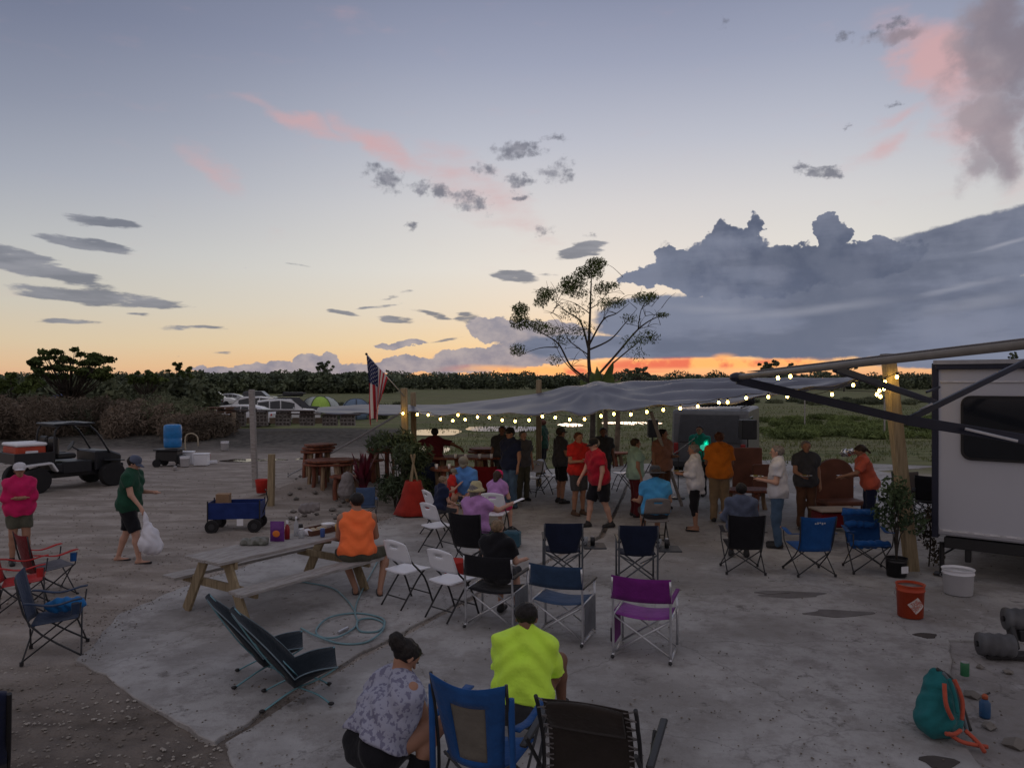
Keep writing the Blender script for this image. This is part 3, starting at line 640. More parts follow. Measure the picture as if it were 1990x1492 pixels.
# ------------------------------------------------------------------ tarp canopy
COLS = [(556, 801, 19.6, 797), (620, 802, 19.0, 791), (700, 804, 18.3, 786), (785, 805, 17.6, 787), (860, 807, 16.9, 787), (960, 806, 16.2, 776), (1050, 803, 15.6, 761), (1145, 807, 15, 748), (1240, 793, 14.5, 742),
        (1330, 789, 14, 735), (1430, 781, 13.5, 734), (1520, 762, 13.1, 735), (1600, 750, 12.7, 736), (1668, 738, 12.4, 735.5)]
ci = np.array(COLS, float)
def edge(px):
    return [float(np.interp(px, ci[:, 0], ci[:, k])) for k in (1, 2, 3)]
rows = []; NU, NV = 120, 26
for j in range(NV+1):
    v = j/NV; row = []
    for i in range(NU+1):
        px = 612+(1668-612)*i/NU; pf, yf, pt = edge(px); a = at(px, pf, yf); b = at(px+(6 if px < 1300 else 0), pt, yf+5.2)
        p = a.lerp(b, v); wr = math.sin(v*PI)
        right = min(1, max(0, (px-1180)/120)); p.z += .085*math.sin(v*23+px*.008+2.5*mnoise.noise(Vector((px*.01, v*2, 0))))*wr**.5*right-.05*wr*right
        dx = (px-1145)/60; dv = (v-.55)*3; rr = math.hypot(dx, dv); p.z += .26*math.exp(-rr*rr*.8)*1.0
        p.z += .055*math.sin(math.atan2(dv, dx)*9+1.0)*min(1, rr)*math.exp(-rr*.35)
        p.z += .06*mnoise.noise(Vector((px*.022, v*6, 0)))*wr-.07*wr*(1-right)*(1 if px > 800 else .3)
        if px < 860: p.z += .16*math.exp(-((px-803)/16)**2)*math.exp(-((v-.3)/.25)**2)
        if j == 0: p.z += .03*math.sin(px*.065)
        row.append(p)
    rows.append(row)
M_tarp = mat('grey_tarp', (.10, .10, .125), .42, (.075, .075, .098), 1.5, spec=.4)
tag(MB().grid(rows).build('tarp_canopy', M_tarp, smooth=True, solid=.006), 'large wrinkled grey tarp stretched as a canopy over the gathering', 'canopy')
def tarpz(px): pf, yf, _ = edge(min(max(px, 556), 1668)); return yf
# posts
def post(label, top, bot, w, cap=False, m=M_post, group='wooden posts of the yard'):
    t = thing('wooden_post', label, 'post', bot, 0, group); d = Vector(top)-Vector(bot)
    MB().bar((0, 0, -.3), d, w, w, (0, 1, 0)).build('shaft', m, t, bevel=.012)
    if cap: MB().box(d+Vector((0, 0, .05)), (w*1.1, w*1.2, .1)).build('cap', mat('dark_cap', (.12, .11, .10), .8), t, bevel=.01)
    return t
post('tall square post carrying the flag at the left canopy corner', at(785, 754, 17.7), at(791, 985, 17.7)*1.0, .15)
post('darker post just behind the flag post', at(803, 762, 19.2), g(806, 965), .13)
post('tall lone weathered post above the blue wagon', at(489, 757, 21.0), g(497, 945), .14, m=M_wood)
post('short pale post beside the blue wagon', at(528, 882, 17.9), g(526, 982), .14)
post('post whose top sticks out above the middle of the tarp', at(1047, 738, 21.2), g(1047, 944), .15)
post('thick leaning post beside the trailer under the bulbs', at(1727, 700, 11.8), g(1776, 1106), .17, cap=True)
post('thin leaning pole under the canopy near the van', at(1265, 800, 17.0), Vector((at(1300, 840, 17.5).x+.5, 18.0, 0)), .07, m=M_wood)
for lab, px, t0, b0_, w in (('thin grey stake in the right field near the weeds', 1564, 775, 836, .06), ('thin stake in the field behind the leaning post', 1719, 775, 850, .07)):
    p = g(px, b0_); q = at(px, t0, p.y); post(lab, q, p, w, m=M_wood, group='stakes in the field')
# light string
BL = [(783, 803), (811, 805), (832, 806), (856, 814), (880, 817), (890, 806), (904, 815), (928, 810), (951, 811), (976, 816), (1001, 818), (1028, 816), (1054, 809), (1079, 811), (1107, 815), (1136, 814), (1168, 808), (1193, 804), (1226, 805), (1257, 800), (1289, 796), (1322, 793), (1356, 789), (1397, 782), (1414, 781), (1450, 773), (1493, 771), (1530, 770), (1573, 775), (1617, 766), (1658, 748), (1720, 742), (1743, 732)]
st = thing('string_lights', 'string of warm glowing bulbs hung along the canopy edge', 'string lights', xy(at(783, 803, 17.5), 0))
sb = Vector(st.location)
M_bulb = mat('lit_bulb', (1.0, .62, .12), .3, emit=30.0); M_sock = mat('bulb_socket', (.02, .02, .02), .6)
def bulb_at(px, py, Y, par, base):
    q = at(px, py, Y)-base
    b = MB().lathe([(.004, -.030), (.017, -.023), (.024, -.007), (.020, .011), (.011, .026)], (0, 0, 0), 8).build('bulb', M_bulb, par, smooth=True, loc=q)
    MB().tube([(0, 0, .022), (0, 0, .07)], .013, 6).build('socket', M_sock, b)
    return q
cord = []
for px, py in BL:
    Y = tarpz(px)-.12 if px < 1668 else 11.6
    q = bulb_at(px, py, Y, st, sb); cord.append(q+Vector((0, 0, .07)))
pts = []
for a, b in zip(cord[:-1], cord[1:]): pts += [a, (a+b)/2+Vector((0, 0, -.015))]
MB().tube(pts+[cord[-1]], .006, 5).build('cord', M_sock, st)
st2 = thing('string_lights', 'bunched cluster of lit bulbs tied to the leaning post', 'string lights', xy(at(1712, 762, 11.6), 0)); b2 = Vector(st2.location)
cd = [bulb_at(px, py, 11.55+dy, st2, b2)+Vector((0, 0, .07)) for px, py, dy in ((1718, 755, 0), (1709, 759, .03), (1704, 766, -.03), (1711, 770, .02), (1532, 763, 1.3))]
MB().tube(cd, .006, 5).build('cord', M_sock, st2)
st3 = thing('string_lights', 'short run of small lit bulbs above the far side of the canopy', 'string lights', xy(at(1530, 727, 11), 0)); b3 = Vector(st3.location)
cd = [bulb_at(px, py, 11.0, st3, b3)+Vector((0, 0, .07)) for px, py in ((1512, 734), (1536, 731))]
MB().tube(cd, .005, 5).build('cord', M_sock, st3)
# guy ropes
def rope(label, a, b, r=.012, m=None):
    a, b = Vector(a), Vector(b); o = thing('guy_rope', label, 'rope', xy(b), 0, 'guy ropes'); bb = Vector(xy(b))
    MB().tube([a-bb, (a+b)/2-bb+Vector((0, 0, -.04)), b-bb], r, 6, 3).build('line', m or mat('rope', (.3, .3, .3), .9), o); MB().tube([b-bb+Vector((0, 0, .08)), b-bb+Vector((0, 0, -.1))], .015, 6).build('peg', M_black, o)
rope('pale strap stretched from the flag post down to the left', at(779, 802, 17.6), g(560, 925)+Vector((0, 0, .02)), .025, mat('strap', (.36, .36, .38), .8))

# ------------------------------------------------------------------ flag on its pole
FY = 17.5; fp = thing('american_flag', 'american flag drooping from a slanted pole on the canopy post', 'flag', at(783, 766, FY)); fb = Vector(fp.location)
tipf = at(712, 688, FY-.5)-fb
MB().tube([(0.02, .1, -.05), tipf], .013, 8).build('pole', M_alu, fp, smooth=True); MB().ell(tipf, (.03, .03, .03), 8, 6).build('finial', M_dgrey, fp, smooth=True)
fm = bpy.data.materials.new('flag_cloth'); fm.use_nodes = True; t = fm.node_tree; b = t.nodes['Principled BSDF']; b.inputs['Roughness'].default_value = .8
uvn = t.nodes.new('ShaderNodeUVMap'); sp = t.nodes.new('ShaderNodeSeparateXYZ'); t.links.new(uvn.outputs[0], sp.inputs[0])
def fmth(op, x, y):
    n = t.nodes.new('ShaderNodeMath'); n.operation = op
    for i, q in enumerate((x, y)):
        if isinstance(q, (int, float)): n.inputs[i].default_value = q
        else: t.links.new(q, n.inputs[i])
    return n.outputs[0]
def fmix(f, x, y):
    n = t.nodes.new('ShaderNodeMix'); n.data_type = 'RGBA'; t.links.new(f, n.inputs[0])
    for i, q in ((6, x), (7, y)):
        if isinstance(q, tuple): n.inputs[i].default_value = (*q, 1)
        else: t.links.new(q, n.inputs[i])
    return n.outputs[2]
stripe = fmth('GREATER_THAN', fmth('MODULO', fmth('FLOOR', fmth('MULTIPLY', sp.outputs[0], 13), 0), 2), .5)
canton = fmth('MULTIPLY', fmth('LESS_THAN', sp.outputs[0], 7/13), fmth('LESS_THAN', sp.outputs[1], .4))
su = fmth('SUBTRACT', fmth('FRACT', fmth('MULTIPLY', sp.outputs[0], 13/7*9), 0), .5); sv = fmth('SUBTRACT', fmth('FRACT', fmth('MULTIPLY', sp.outputs[1], 2.5*11), 0), .5)
star = fmth('LESS_THAN', fmth('ADD', fmth('MULTIPLY', su, su), fmth('MULTIPLY', sv, sv)), .055)
chk = fmth('LESS_THAN', fmth('MODULO', fmth('ADD', fmth('FLOOR', fmth('MULTIPLY', sp.outputs[0], 13/7*9), 0), fmth('FLOOR', fmth('MULTIPLY', sp.outputs[1], 27.5), 0)), 2), .5)
blue = fmix(fmth('MULTIPLY', star, chk), (.015, .022, .09), (.6, .6, .62))
t.links.new(fmix(canton, fmix(stripe, (.45, .02, .035), (.62, .60, .60)), blue), b.inputs['Base Color'])
nu, nv = 26, 30; rows = []; low = at(721, 829, FY-.45)-fb; low2 = at(737, 800, FY-.25)-fb
p0 = tipf*1.0; p1 = tipf*.42
for j in range(nv+1):
    v = j/nv; row = []
    for i in range(nu+1):
        u = i/nu; top = p0.lerp(p1, u); bot = low.lerp(low2, u)+Vector((-.05*math.sin(u*9), .0, .10*math.sin(u*7)))
        q = top.lerp(bot, v); q.y += .075*math.sin(u*17+v*1.2)*min(1, v*2.2+.12); q.x += .02*math.sin(u*13+v*4)*v
        row.append(q)
    rows.append(row)
fo = MB().grid(rows).build('flag', fm, fp, smooth=True); me = fo.data; ul = me.uv_layers.new(name='UVMap')
for poly in me.polygons:
    for li in poly.loop_indices:
        vi = me.loops[li].vertex_index; ul.data[li].uv = ((vi % (nu+1))/nu, (vi//(nu+1))/nv)
# ------------------------------------------------------------------ people: signed-distance bodies turned into one continuous surface
def surf(D, lo, vx):
    s = D < 0; nx, ny, nz = D.shape
    cnt = np.zeros((nx-1, ny-1, nz-1), np.int8); off_ = [(i, j, k) for i in (0, 1) for j in (0, 1) for k in (0, 1)]
    for i, j, k in off_: cnt += s[i:nx-1+i, j:ny-1+j, k:nz-1+k]
    act = (cnt > 0) & (cnt < 8); idx = -np.ones(act.shape, np.int32); C = np.argwhere(act); idx[act] = np.arange(len(C))
    vals = np.stack([D[C[:, 0]+i, C[:, 1]+j, C[:, 2]+k] for i, j, k in off_], 1); O = np.array(off_, np.float32)
    acc = np.zeros((len(C), 3)); num = np.zeros(len(C))
    for a in range(8):
        for b in range(a+1, 8):
            if np.abs(O[a]-O[b]).sum() != 1: continue
            va, vb = vals[:, a], vals[:, b]; cr = (va < 0) != (vb < 0); t = np.where(cr, va/np.where(cr, va-vb, 1), 0)
            acc += np.where(cr[:, None], O[a]+(O[b]-O[a])*t[:, None], 0); num += cr
    V = (C+acc/np.maximum(num, 1)[:, None])*vx+np.asarray(lo); Q = []
    for ax in range(3):
        sl0 = [slice(None)]*3; sl1 = [slice(None)]*3; sl0[ax] = slice(0, -1); sl1[ax] = slice(1, None)
        e = s[tuple(sl0)] != s[tuple(sl1)]; E = np.argwhere(e); o1, o2 = [(1, 2), (2, 0), (0, 1)][ax]
        E = E[(E[:, o1] > 0) & (E[:, o2] > 0) & (E[:, o1] < D.shape[o1]-1) & (E[:, o2] < D.shape[o2]-1)]
        if not len(E): continue
        def cell(d1, d2): q = E.copy(); q[:, o1] -= d1; q[:, o2] -= d2; return idx[q[:, 0], q[:, 1], q[:, 2]]
        q = np.stack([cell(1, 1), cell(0, 1), cell(0, 0), cell(1, 0)], 1); ins = s[E[:, 0], E[:, 1], E[:, 2]]
        q[~ins] = q[~ins][:, ::-1]; Q.append(q)
    return V, np.concatenate(Q)
class SDF:
    def __init__(s, lo, hi, vx):
        s.lo = np.asarray(lo, np.float32); s.vx = vx; n = np.ceil((np.asarray(hi)-s.lo)/vx).astype(int)+1
        s.X = (s.lo[0]+vx*np.arange(n[0], dtype=np.float32))[:, None, None]; s.Y = (s.lo[1]+vx*np.arange(n[1], dtype=np.float32))[None, :, None]; s.Z = (s.lo[2]+vx*np.arange(n[2], dtype=np.float32))[None, None, :]
        s.D = np.full(n, 9.0, np.float32)
    def cap(s, a, b, ra, rb):
        a = np.asarray(a, np.float32); b = np.asarray(b, np.float32); d = b-a; L = float(d@d)+1e-9
        t = np.clip(((s.X-a[0])*d[0]+(s.Y-a[1])*d[1]+(s.Z-a[2])*d[2])/L, 0, 1)
        return np.sqrt((s.X-a[0]-d[0]*t)**2+(s.Y-a[1]-d[1]*t)**2+(s.Z-a[2]-d[2]*t)**2)-(ra+(rb-ra)*t)
    def ell(s, c, r):
        k = np.sqrt(((s.X-c[0])/r[0])**2+((s.Y-c[1])/r[1])**2+((s.Z-c[2])/r[2])**2); return (k-1)*min(r)
    def half(s, p, n):
        n = np.asarray(n, float); n = n/np.linalg.norm(n); return (s.X-p[0])*n[0]+(s.Y-p[1])*n[1]+(s.Z-p[2])*n[2]
    def add(s, d, k=.04):
        h = np.maximum(k-np.abs(s.D-d), 0)/k; s.D = np.minimum(s.D, d)-h*h*k*.25
    def cut(s, d): s.D = np.maximum(s.D, d)
    def mesh(s, name, m, parent):
        V, Q = surf(s.D, s.lo, s.vx); return mesh_np(name, V, Q, m, parent, smooth=True)
def bounds(pr, pad):
    P = np.array([q for a, b, ra, rb in pr for q in (a, b)]); r = max(max(ra, rb) for *_, ra, rb in pr)+pad; return P.min(0)-r, P.max(0)+r
ARMS = {'down': ((.20, -.03, -1), (.05, .28, -1)), 'swing': ((.16, .3, -1), (.0, .7, -.8)), 'back': ((.18, -.35, -1), (.05, .1, -1)), 'hold': ((.18, .12, -1), (-.35, 1, .12)), 'cross': ((.16, .22, -1), (-1, .55, .12)),
        'lap': ((.18, .35, -1), (-.35, .9, -.25)), 'reach': ((.35, .75, -.55), (.0, 1, .05)), 'side': ((.9, .35, -.6), (.6, .75, .05)), 'phone': ((.15, .3, -1), (-.45, .7, .6)), 'eat': ((.25, .35, -.9), (-.5, .65, .75)), 'rest': ((.3, .2, -1), (.12, 1, -.05)), 'wide': ((.95, .05, -.25), (.7, .55, -.45))}
SKIN = {k: mat('skin_'+k, c, .55, tuple(q*.9 for q in c), 4, spec=.35) for k, c in {'fair': (.52, .30, .22), 'tan': (.36, .19, .125), 'brown': (.20, .10, .065), 'dark': (.11, .06, .042)}.items()}
HAIR = {k: mat('hair_'+k, c, .6, tuple(q*.5 for q in c), 30, .5, 60, spec=.3) for k, c in {'black': (.018, .014, .013), 'brown': (.055, .034, .022), 'blond': (.26, .18, .11), 'grey': (.22, .20, .19), 'red': (.13, .05, .03)}.items()}
M_eye = mat('eye', (.03, .02, .02), .2); M_lip = mat('lips', (.30, .10, .09), .5); M_sole = mat('shoe_black', (.02, .02, .022), .6)
def person(label, loc, rz, h=1.75, pose='stand', arms=('down', 'down'), skin='fair', shirt=None, pants=None, shoes=None, hair='brown', hairstyle='short', hat=None, hatcol=None, sleeve=.55, legcut=.95,
           fat=1.0, lean=0.0, side=0.0, head=0.0, nod=0.0, stride=0.0, seat=.45, knees=None, feet=None, torso_rz=0.0, vx=.016, fem=False, face=True, cat='person', shirt_hem=-.10, group='people at the gathering', wide=1.0):
    s = h/1.75; t = thing('person', label, cat, loc, rz, group)
    V = lambda *a: np.array(a, float)
    hipz = .93*s if pose == 'stand' else (seat+.085 if pose == 'sit' else .40*s)
    P = V(0, 0, hipz+.03*s); u = V(math.sin(side), math.sin(lean), math.cos(lean)*math.cos(side)); u /= np.linalg.norm(u)
    cz, sz = math.cos(torso_rz), math.sin(torso_rz); RX = V(cz, sz, 0); FY_ = np.cross(u, RX); FY_ /= np.linalg.norm(FY_); RX = np.cross(FY_, u)
    w = (.165 if fem else .185)*s*wide; neck = P+u*.515*s; sh = [neck-u*.055*s-RX*w, neck-u*.055*s+RX*w]
    hips = [P-V(.085*s, 0, .02*s), P+V(.085*s, 0, -.02*s)]
    if pose == 'stand':
        an = [V(-.11*s, -stride*s, .075*s), V(.11*s, stride*s, .075*s)] if feet is None else [np.asarray(f, float)*V(1, 1, 1) for f in feet]
        kn = [(hips[i]+an[i])/2+V(0, .035*s+(.05*abs(stride)*s), 0) for i in (0, 1)] if knees is None else [np.asarray(k, float) for k in knees]
    else:
        kn = [V(-.13*s, .43*s, hipz+.0), V(.13*s, .43*s, hipz+.0)] if knees is None else [np.asarray(k, float) for k in knees]
        an = [V(k[0], k[1]+.02, .075) for k in kn] if feet is None else [np.asarray(f, float) for f in feet]
    el, wr = [], []
    for i, sg in ((0, -1), (1, 1)):
        A = ARMS[arms[i]] if isinstance(arms[i], str) else arms[i]
        def dv(q): d = RX*q[0]*sg+FY_*q[1]+V(0, 0, 1)*q[2]; return d/np.linalg.norm(d)
        el.append(sh[i]+dv(A[0])*.29*s); wr.append(el[i]+dv(A[1])*.25*s)
    hd_dir = head; HF = V(-math.sin(hd_dir), math.cos(hd_dir), 0)@np.eye(3); HF = RX*(-math.sin(head))+FY_*math.cos(head); HU = V(0, 0, 1)*.75+u*.25; HF = HF-HU*nod; HF /= np.linalg.norm(HF); HU = HU-HF*(HU@HF); HU /= np.linalg.norm(HU); HR = np.cross(HF, HU)
    hc = neck+u*.035*s+V(0, 0, .118*s)+HF*.02*s; f = fat
    tor = [(sh[0]+RX*.035*s-u*.01*s, sh[1]-RX*.035*s-u*.01*s, .06*s, .06*s), (neck+u*.012*s-FY_*.01*s, sh[0]+u*.0*s, .058*s, .05*s), (neck+u*.012*s-FY_*.01*s, sh[1]+u*.0*s, .058*s, .05*s), (neck-u*.14*s-RX*.085*s*f+FY_*.01, P+u*.20*s-RX*.07*s*f, .105*s*f, .10*s*f), (neck-u*.14*s+RX*.085*s*f+FY_*.01, P+u*.20*s+RX*.07*s*f, .105*s*f, .10*s*f),
           (P+u*.22*s+FY_*(.045*(f-.9))*s, P+u*.06*s+FY_*(.03*(f-.9))*s, .115*s*f*f, .12*s*f), (hips[0]+u*.03*s, hips[1]+u*.03*s, .115*s*f, .115*s*f)]
    if fem: tor += [(neck-u*.17*s-RX*.075*s+FY_*.09*s*f, neck-u*.17*s+RX*.075*s+FY_*.09*s*f, .062*s*f, .062*s*f)]
    ua = [(sh[i], el[i], .056*s*f**.5, .043*s*f**.5) for i in (0, 1)]; fa = [(el[i], wr[i], .041*s, .027*s) for i in (0, 1)]
    th = [(hips[i], kn[i], .095*s*f**.7, .060*s*f**.4) for i in (0, 1)]
    cf = [(kn[i], kn[i]*.65+an[i]*.35-V(0, .012, 0), .056*s, .057*s) for i in (0, 1)]+[(kn[i]*.65+an[i]*.35-V(0, .012, 0), an[i], .056*s, .036*s) for i in (0, 1)]
    td = []
    for i in (0, 1):
        q = an[i]-kn[i]; d = V(0, 1, 0) if pose != 'stand' or abs(q[1]) < .6*abs(q[2]) or True else V(0, 1, 0)
        td.append(d)
    ft = [(an[i]-V(0, 0, .04*s)-td[i]*.04*s, an[i]-V(0, 0, .048*s)+td[i]*.16*s, .034*s, .027*s) for i in (0, 1)]
    body = tor+ua+fa+th+cf+ft; lo, hi = bounds(body+[(hc, hc, .13*s, .13*s)]+[(wr[i], wr[i], .09, .09) for i in (0, 1)], .03)
    G = SDF(lo, hi, vx)
    for a, b, ra, rb in tor: G.add(G.cap(a, b, ra, rb), .05)
    G.add(G.cap(neck-u*.04*s, hc-HF*.02*s-HU*.05*s, .052*s, .05*s), .04)
    for a, b, ra, rb in th+cf+ft: G.add(G.cap(a, b, ra, rb), .03)
    for a, b, ra, rb in ua+fa: G.add(G.cap(a, b, ra, rb), .02)
    hands = []
    for i in (0, 1):
        d = wr[i]-el[i]; d /= np.linalg.norm(d); q = V(0, 0, -1)*.5+d; q /= np.linalg.norm(q)
        if d[2] > -.3: q = d
        G.add(G.cap(wr[i], wr[i]+q*.07*s, .027*s, .034*s), .015); hands.append((wr[i]+q*.075*s, q))
    hr = .075*s
    skull = G.cap(hc-HF*.03*s+HU*.03*s, hc+HF*.018*s+HU*.03*s, .082*s, .078*s); G.add(skull, .02)
    G.add(G.cap(hc+HU*.02*s, hc+HF*.045*s-HU*.065*s, .068*s, .042*s), .03)
    if face:
        G.add(G.cap(hc+HF*.094*s+HU*.01*s, hc+HF*.112*s-HU*.022*s, .009*s, .014*s), .012)
        for sg in (-1, 1): G.add(G.cap(hc+HR*sg*.08*s+HU*.01*s, hc+HR*sg*.083*s-HU*.022*s-HF*.004, .014*s, .010*s), .01)
    bo = G.mesh('body', SKIN[skin], t)
    # fingers: four plus a thumb on each hand, curled, part of the body
    fb = MB()
    for i, (hp, q) in enumerate(hands):
        sg = (-1, 1)[i]; side_v = np.cross(q, V(0, 0, 1)); n_ = np.linalg.norm(side_v); side_v = side_v/n_ if n_ > .2 else FY_*1.0
        side_v /= np.linalg.norm(side_v); palm = np.cross(side_v, q); palm = palm if palm[2] < .3 else palm
        for k in range(4):
            o_ = hp+side_v*(k-1.5)*.019*s; Lf = (.068, .078, .072, .056)[k]*s; c1 = o_+q*Lf*.5-palm*.0; c2 = o_+q*Lf*.85+V(0, 0, .012 if q[2] > -.5 else 0)+(-palm)*Lf*.3; fb.tube([o_-q*.02*s, c1, c2], [.0098*s, .009*s, .007*s], 6)
        b0 = hp-q*.045*s+side_v*sg*-.028*s*(1 if q[2] > -.5 else -1); fb.tube([b0, b0+side_v*sg*-.022*s+q*.022*s, b0+side_v*sg*-.026*s+q*.052*s], [.012*s, .0105*s, .008*s], 6)
    me = bo.data; bm_ = __import__('bmesh').new(); bm_.from_mesh(me); nv = [bm_.verts.new(v) for v in fb.v]
    for q in fb.f:
        fc = bm_.faces.new([nv[i] for i in q]); fc.smooth = True
    bm_.to_mesh(me); bm_.free()
    if face:
        for sg in (-1, 1): MB().ell(hc+HF*.093*s+HU*.018*s+HR*sg*.032*s, (.010*s, .010*s, .007*s), 8, 6).build('eye', M_eye, t, smooth=True)
        MB().tube([hc+HF*.092*s-HU*.052*s-HR*.022*s, hc+HF*.101*s-HU*.053*s, hc+HF*.092*s-HU*.052*s+HR*.022*s], [.004*s, .007*s, .004*s], 6).build('mouth', M_lip, t, smooth=True)
    def fold(Gx, amp=.006, fr=1.0, sd=0.0):
        amp *= 1.9 if vx < .0125 else 1.4
        Gx.D += amp*(np.sin(Gx.Z*34*fr+3*np.sin(Gx.X*13+sd)+2*np.sin(Gx.Y*11))*.6+np.sin(Gx.X*27+Gx.Z*15+2.5*np.sin(Gx.Y*17+sd))*.5-.8)
    sd = rng.random()*6
    if pants is not None:
        pr = [(hips[0]+u*.03*s, hips[1]+u*.03*s, .127*s*f, .127*s*f)]
        lg = []
        if legcut <= 1:
            for i in (0, 1): e = hips[i]*(1-legcut)+kn[i]*legcut; d = kn[i]-hips[i]; lg.append((hips[i], e+d*.12, .108*s*f**.8, .088*s*f**.5, e, d))
        else:
            for i in (0, 1): lg.append((hips[i], kn[i], .107*s*f**.8, .072*s*f**.5, None, None)); e = kn[i]*(2-legcut)+an[i]*(legcut-1); lg.append((kn[i], e, .072*s*f**.5, .060*s, None, None))
        lo, hi = bounds(pr+[q[:4] for q in lg], .03); Gp = SDF(lo, hi, vx)
        for q in pr: Gp.add(Gp.cap(*q), .05)
        for a, b, ra, rb, e, d in lg:
            c = Gp.cap(a, b, ra, rb)
            if e is not None: c = np.maximum(c, Gp.half(e, d))
            Gp.add(c, .03)
        Gp.cut(Gp.half(P+u*(.10 if pose == 'stand' else .05)*s, u)); fold(Gp, .006, .8, sd); Gp.mesh('shorts' if legcut <= 1 else 'trousers', pants, t)
    if shirt is not None:
        pr = [(a, b, ra+.016*s, rb+.018*s) for a, b, ra, rb in tor]
        if sleeve <= 0.01: pr[0:3] = [(sh[0]+RX*.10*s-u*.02*s, sh[1]-RX*.10*s-u*.02*s, .078*s, .078*s), (neck-u*.02*s, sh[0]+RX*.075*s, .070*s, .066*s), (neck-u*.02*s, sh[1]-RX*.075*s, .070*s, .066*s)]
        sl_ = []
        for i in (0, 1):
            if sleeve > 0.01:
                if sleeve <= 1: e = sh[i]*(1-sleeve)+el[i]*sleeve; d = el[i]-sh[i]; sl_.append((sh[i], e+d*.15, .070*s*f**.5, .068*s*f**.5, e, d))
                else: sl_.append((sh[i], el[i], .068*s*f**.5, .055*s*f**.5, None, None)); e = el[i]*(2-sleeve)+wr[i]*(sleeve-1); sl_.append((el[i], e, .053*s, .044*s, None, None))
        lo, hi = bounds(pr+[q[:4] for q in sl_]+[(P+u*shirt_hem*s, P+u*shirt_hem*s, .16*f, .16*f)], .03); Gs = SDF(lo, hi, vx)
        for q in pr: Gs.add(Gs.cap(*q), .06)
        if sleeve > .01: Gs.add(Gs.cap(neck-u*.02*s-FY_*.025*s, neck+u*.028*s-FY_*.022*s, .078*s, .064*s), .03)
        if pose == 'stand' and shirt_hem < -.05: Gs.add(Gs.cap(P+u*.05*s, P+u*shirt_hem*s, .138*s*f, .142*s*f), .06); Gs.add(Gs.cap(hips[0]+u*.04*s, hips[1]+u*.04*s, .135*s*f, .135*s*f), .05)
        if pose != 'stand': Gs.add(Gs.cap(hips[0]+u*.06*s, hips[1]+u*.06*s, .140*s*f, .140*s*f), .05)
        for a, b, ra, rb, e, d in sl_:
            c = Gs.cap(a, b, ra, rb)
            if e is not None: c = np.maximum(c, Gs.half(e, d))
            Gs.add(c, .035)
        Gs.cut(-Gs.half(P+u*(shirt_hem if pose == 'stand' else min(.06, shirt_hem+.08))*s, u)); Gs.cut(-Gs.cap(neck+u*.10*s+FY_*.02*s, neck+u*.3*s+FY_*.04*s, .062*s, .062*s)); fold(Gs, .008, 1, sd); Gs.mesh('shirt' if sleeve > .01 else 'tank_top', shirt, t)
    if shoes is not None:
        for i in (0, 1):
            a, b, ra, rb = ft[i]; Gq = SDF(np.minimum(a, b)-.09, np.maximum(a, b)+.13, .012); Gq.add(Gq.cap(a, b, .050*s, .043*s), .02)
            if shoes != 'sandal': Gq.add(Gq.cap(an[i]-V(0, .01, .02), an[i]+V(0, 0, .03), .046*s, .044*s), .03)
            else: Gq.cut(Gq.half(b+V(0, 0, .012), V(0, -.12, 1)))
            Gq.cut(-Gq.half(V(0, 0, an[i][2]-.073), V(0, 0, 1))); Gq.mesh('shoe' if shoes != 'sandal' else 'sandal', M_sole if isinstance(shoes, str) else shoes, t)
    if hairstyle:
        Gh = SDF(hc-.22*s, hc+.22*s, .012); Gh.add(Gh.cap(hc-HF*.036*s+HU*.034*s, hc+HF*.016*s+HU*.036*s, .093*s, .087*s), .01)
        Gh.cut(Gh.half(hc+HF*.055*s+HU*.06*s, HF*1.0-HU*.55)); Gh.cut(-Gh.half(hc-HU*(.05 if hairstyle != 'long' else .0)*s, HU+HF*-.25)) if hairstyle != 'long' else None
        if hairstyle == 'bun': Gh.add(Gh.cap(hc-HF*.13*s+HU*.045*s, hc-HF*.155*s+HU*.055*s, .066*s, .058*s), .02)
        if hairstyle == 'long': Gh.add(Gh.cap(hc-HF*.055*s, hc-HF*.075*s-HU*.11*s, .088*s, .055*s), .03); Gh.cut(Gh.half(hc+HF*.05*s, HF))
        if hairstyle == 'pony': Gh.add(Gh.cap(hc-HF*.10*s+HU*.02*s, hc-HF*.14*s-HU*.12*s, .035*s, .018*s), .02)
        Gh.D += .006*np.sin(Gh.X*90+3*np.sin(Gh.Z*40))*np.sin(Gh.Y*80); Gh.mesh('hair', HAIR[hair], t)
    if hat:
        ho = None; Mh = Matrix((Vector(HR), Vector(HF), Vector(HU))).transposed(); hm = MB(); top = hc+HU*.045*s-HF*.008*s
        if hat == 'cap':
            hm.lathe([(.101*s, -.012*s), (.102*s, .01*s), (.097*s, .045*s), (.078*s, .078*s), (.045*s, .095*s), (.012*s, .10*s)], top, 18, Mh); ho = hm.build('cap', hatcol, t, smooth=True)
            b_ = MB(); rows = []
            for i in range(4):
                a_ = []
                for k in range(9): an_ = -1.05+2.1*k/8; rr = (.098+.026*i*math.cos(an_*.8))*s; a_.append(Vector(top)+Mh @ Vector((math.sin(an_)*.098*s*(1-.06*i), math.cos(an_)*rr*1.0+.002*i, -.008*s*i-.02*s*math.sin(an_)**2)))
                rows.append(a_)
            b_.grid(rows).build('brim', hatcol, ho, smooth=True, solid=.006)
        else:
            r2 = .205 if hat == 'wide' else .155; dr = .02 if hat == 'wide' else .055
            hm.lathe([(r2*s, -dr*s), (r2*.8*s, -.012*s), (.108*s, .0), (.100*s, .03*s), (.092*s, .075*s), (.070*s, .105*s), (.03*s, .112*s), (.028*s, .106*s), (.085*s, .06*s), (.100*s, -.004*s), (r2*.8*s, -.018*s)], top, 22, Mh); ho = hm.build('hat', hatcol, t, smooth=True)
    t['_w'] = 1; del t['_w']
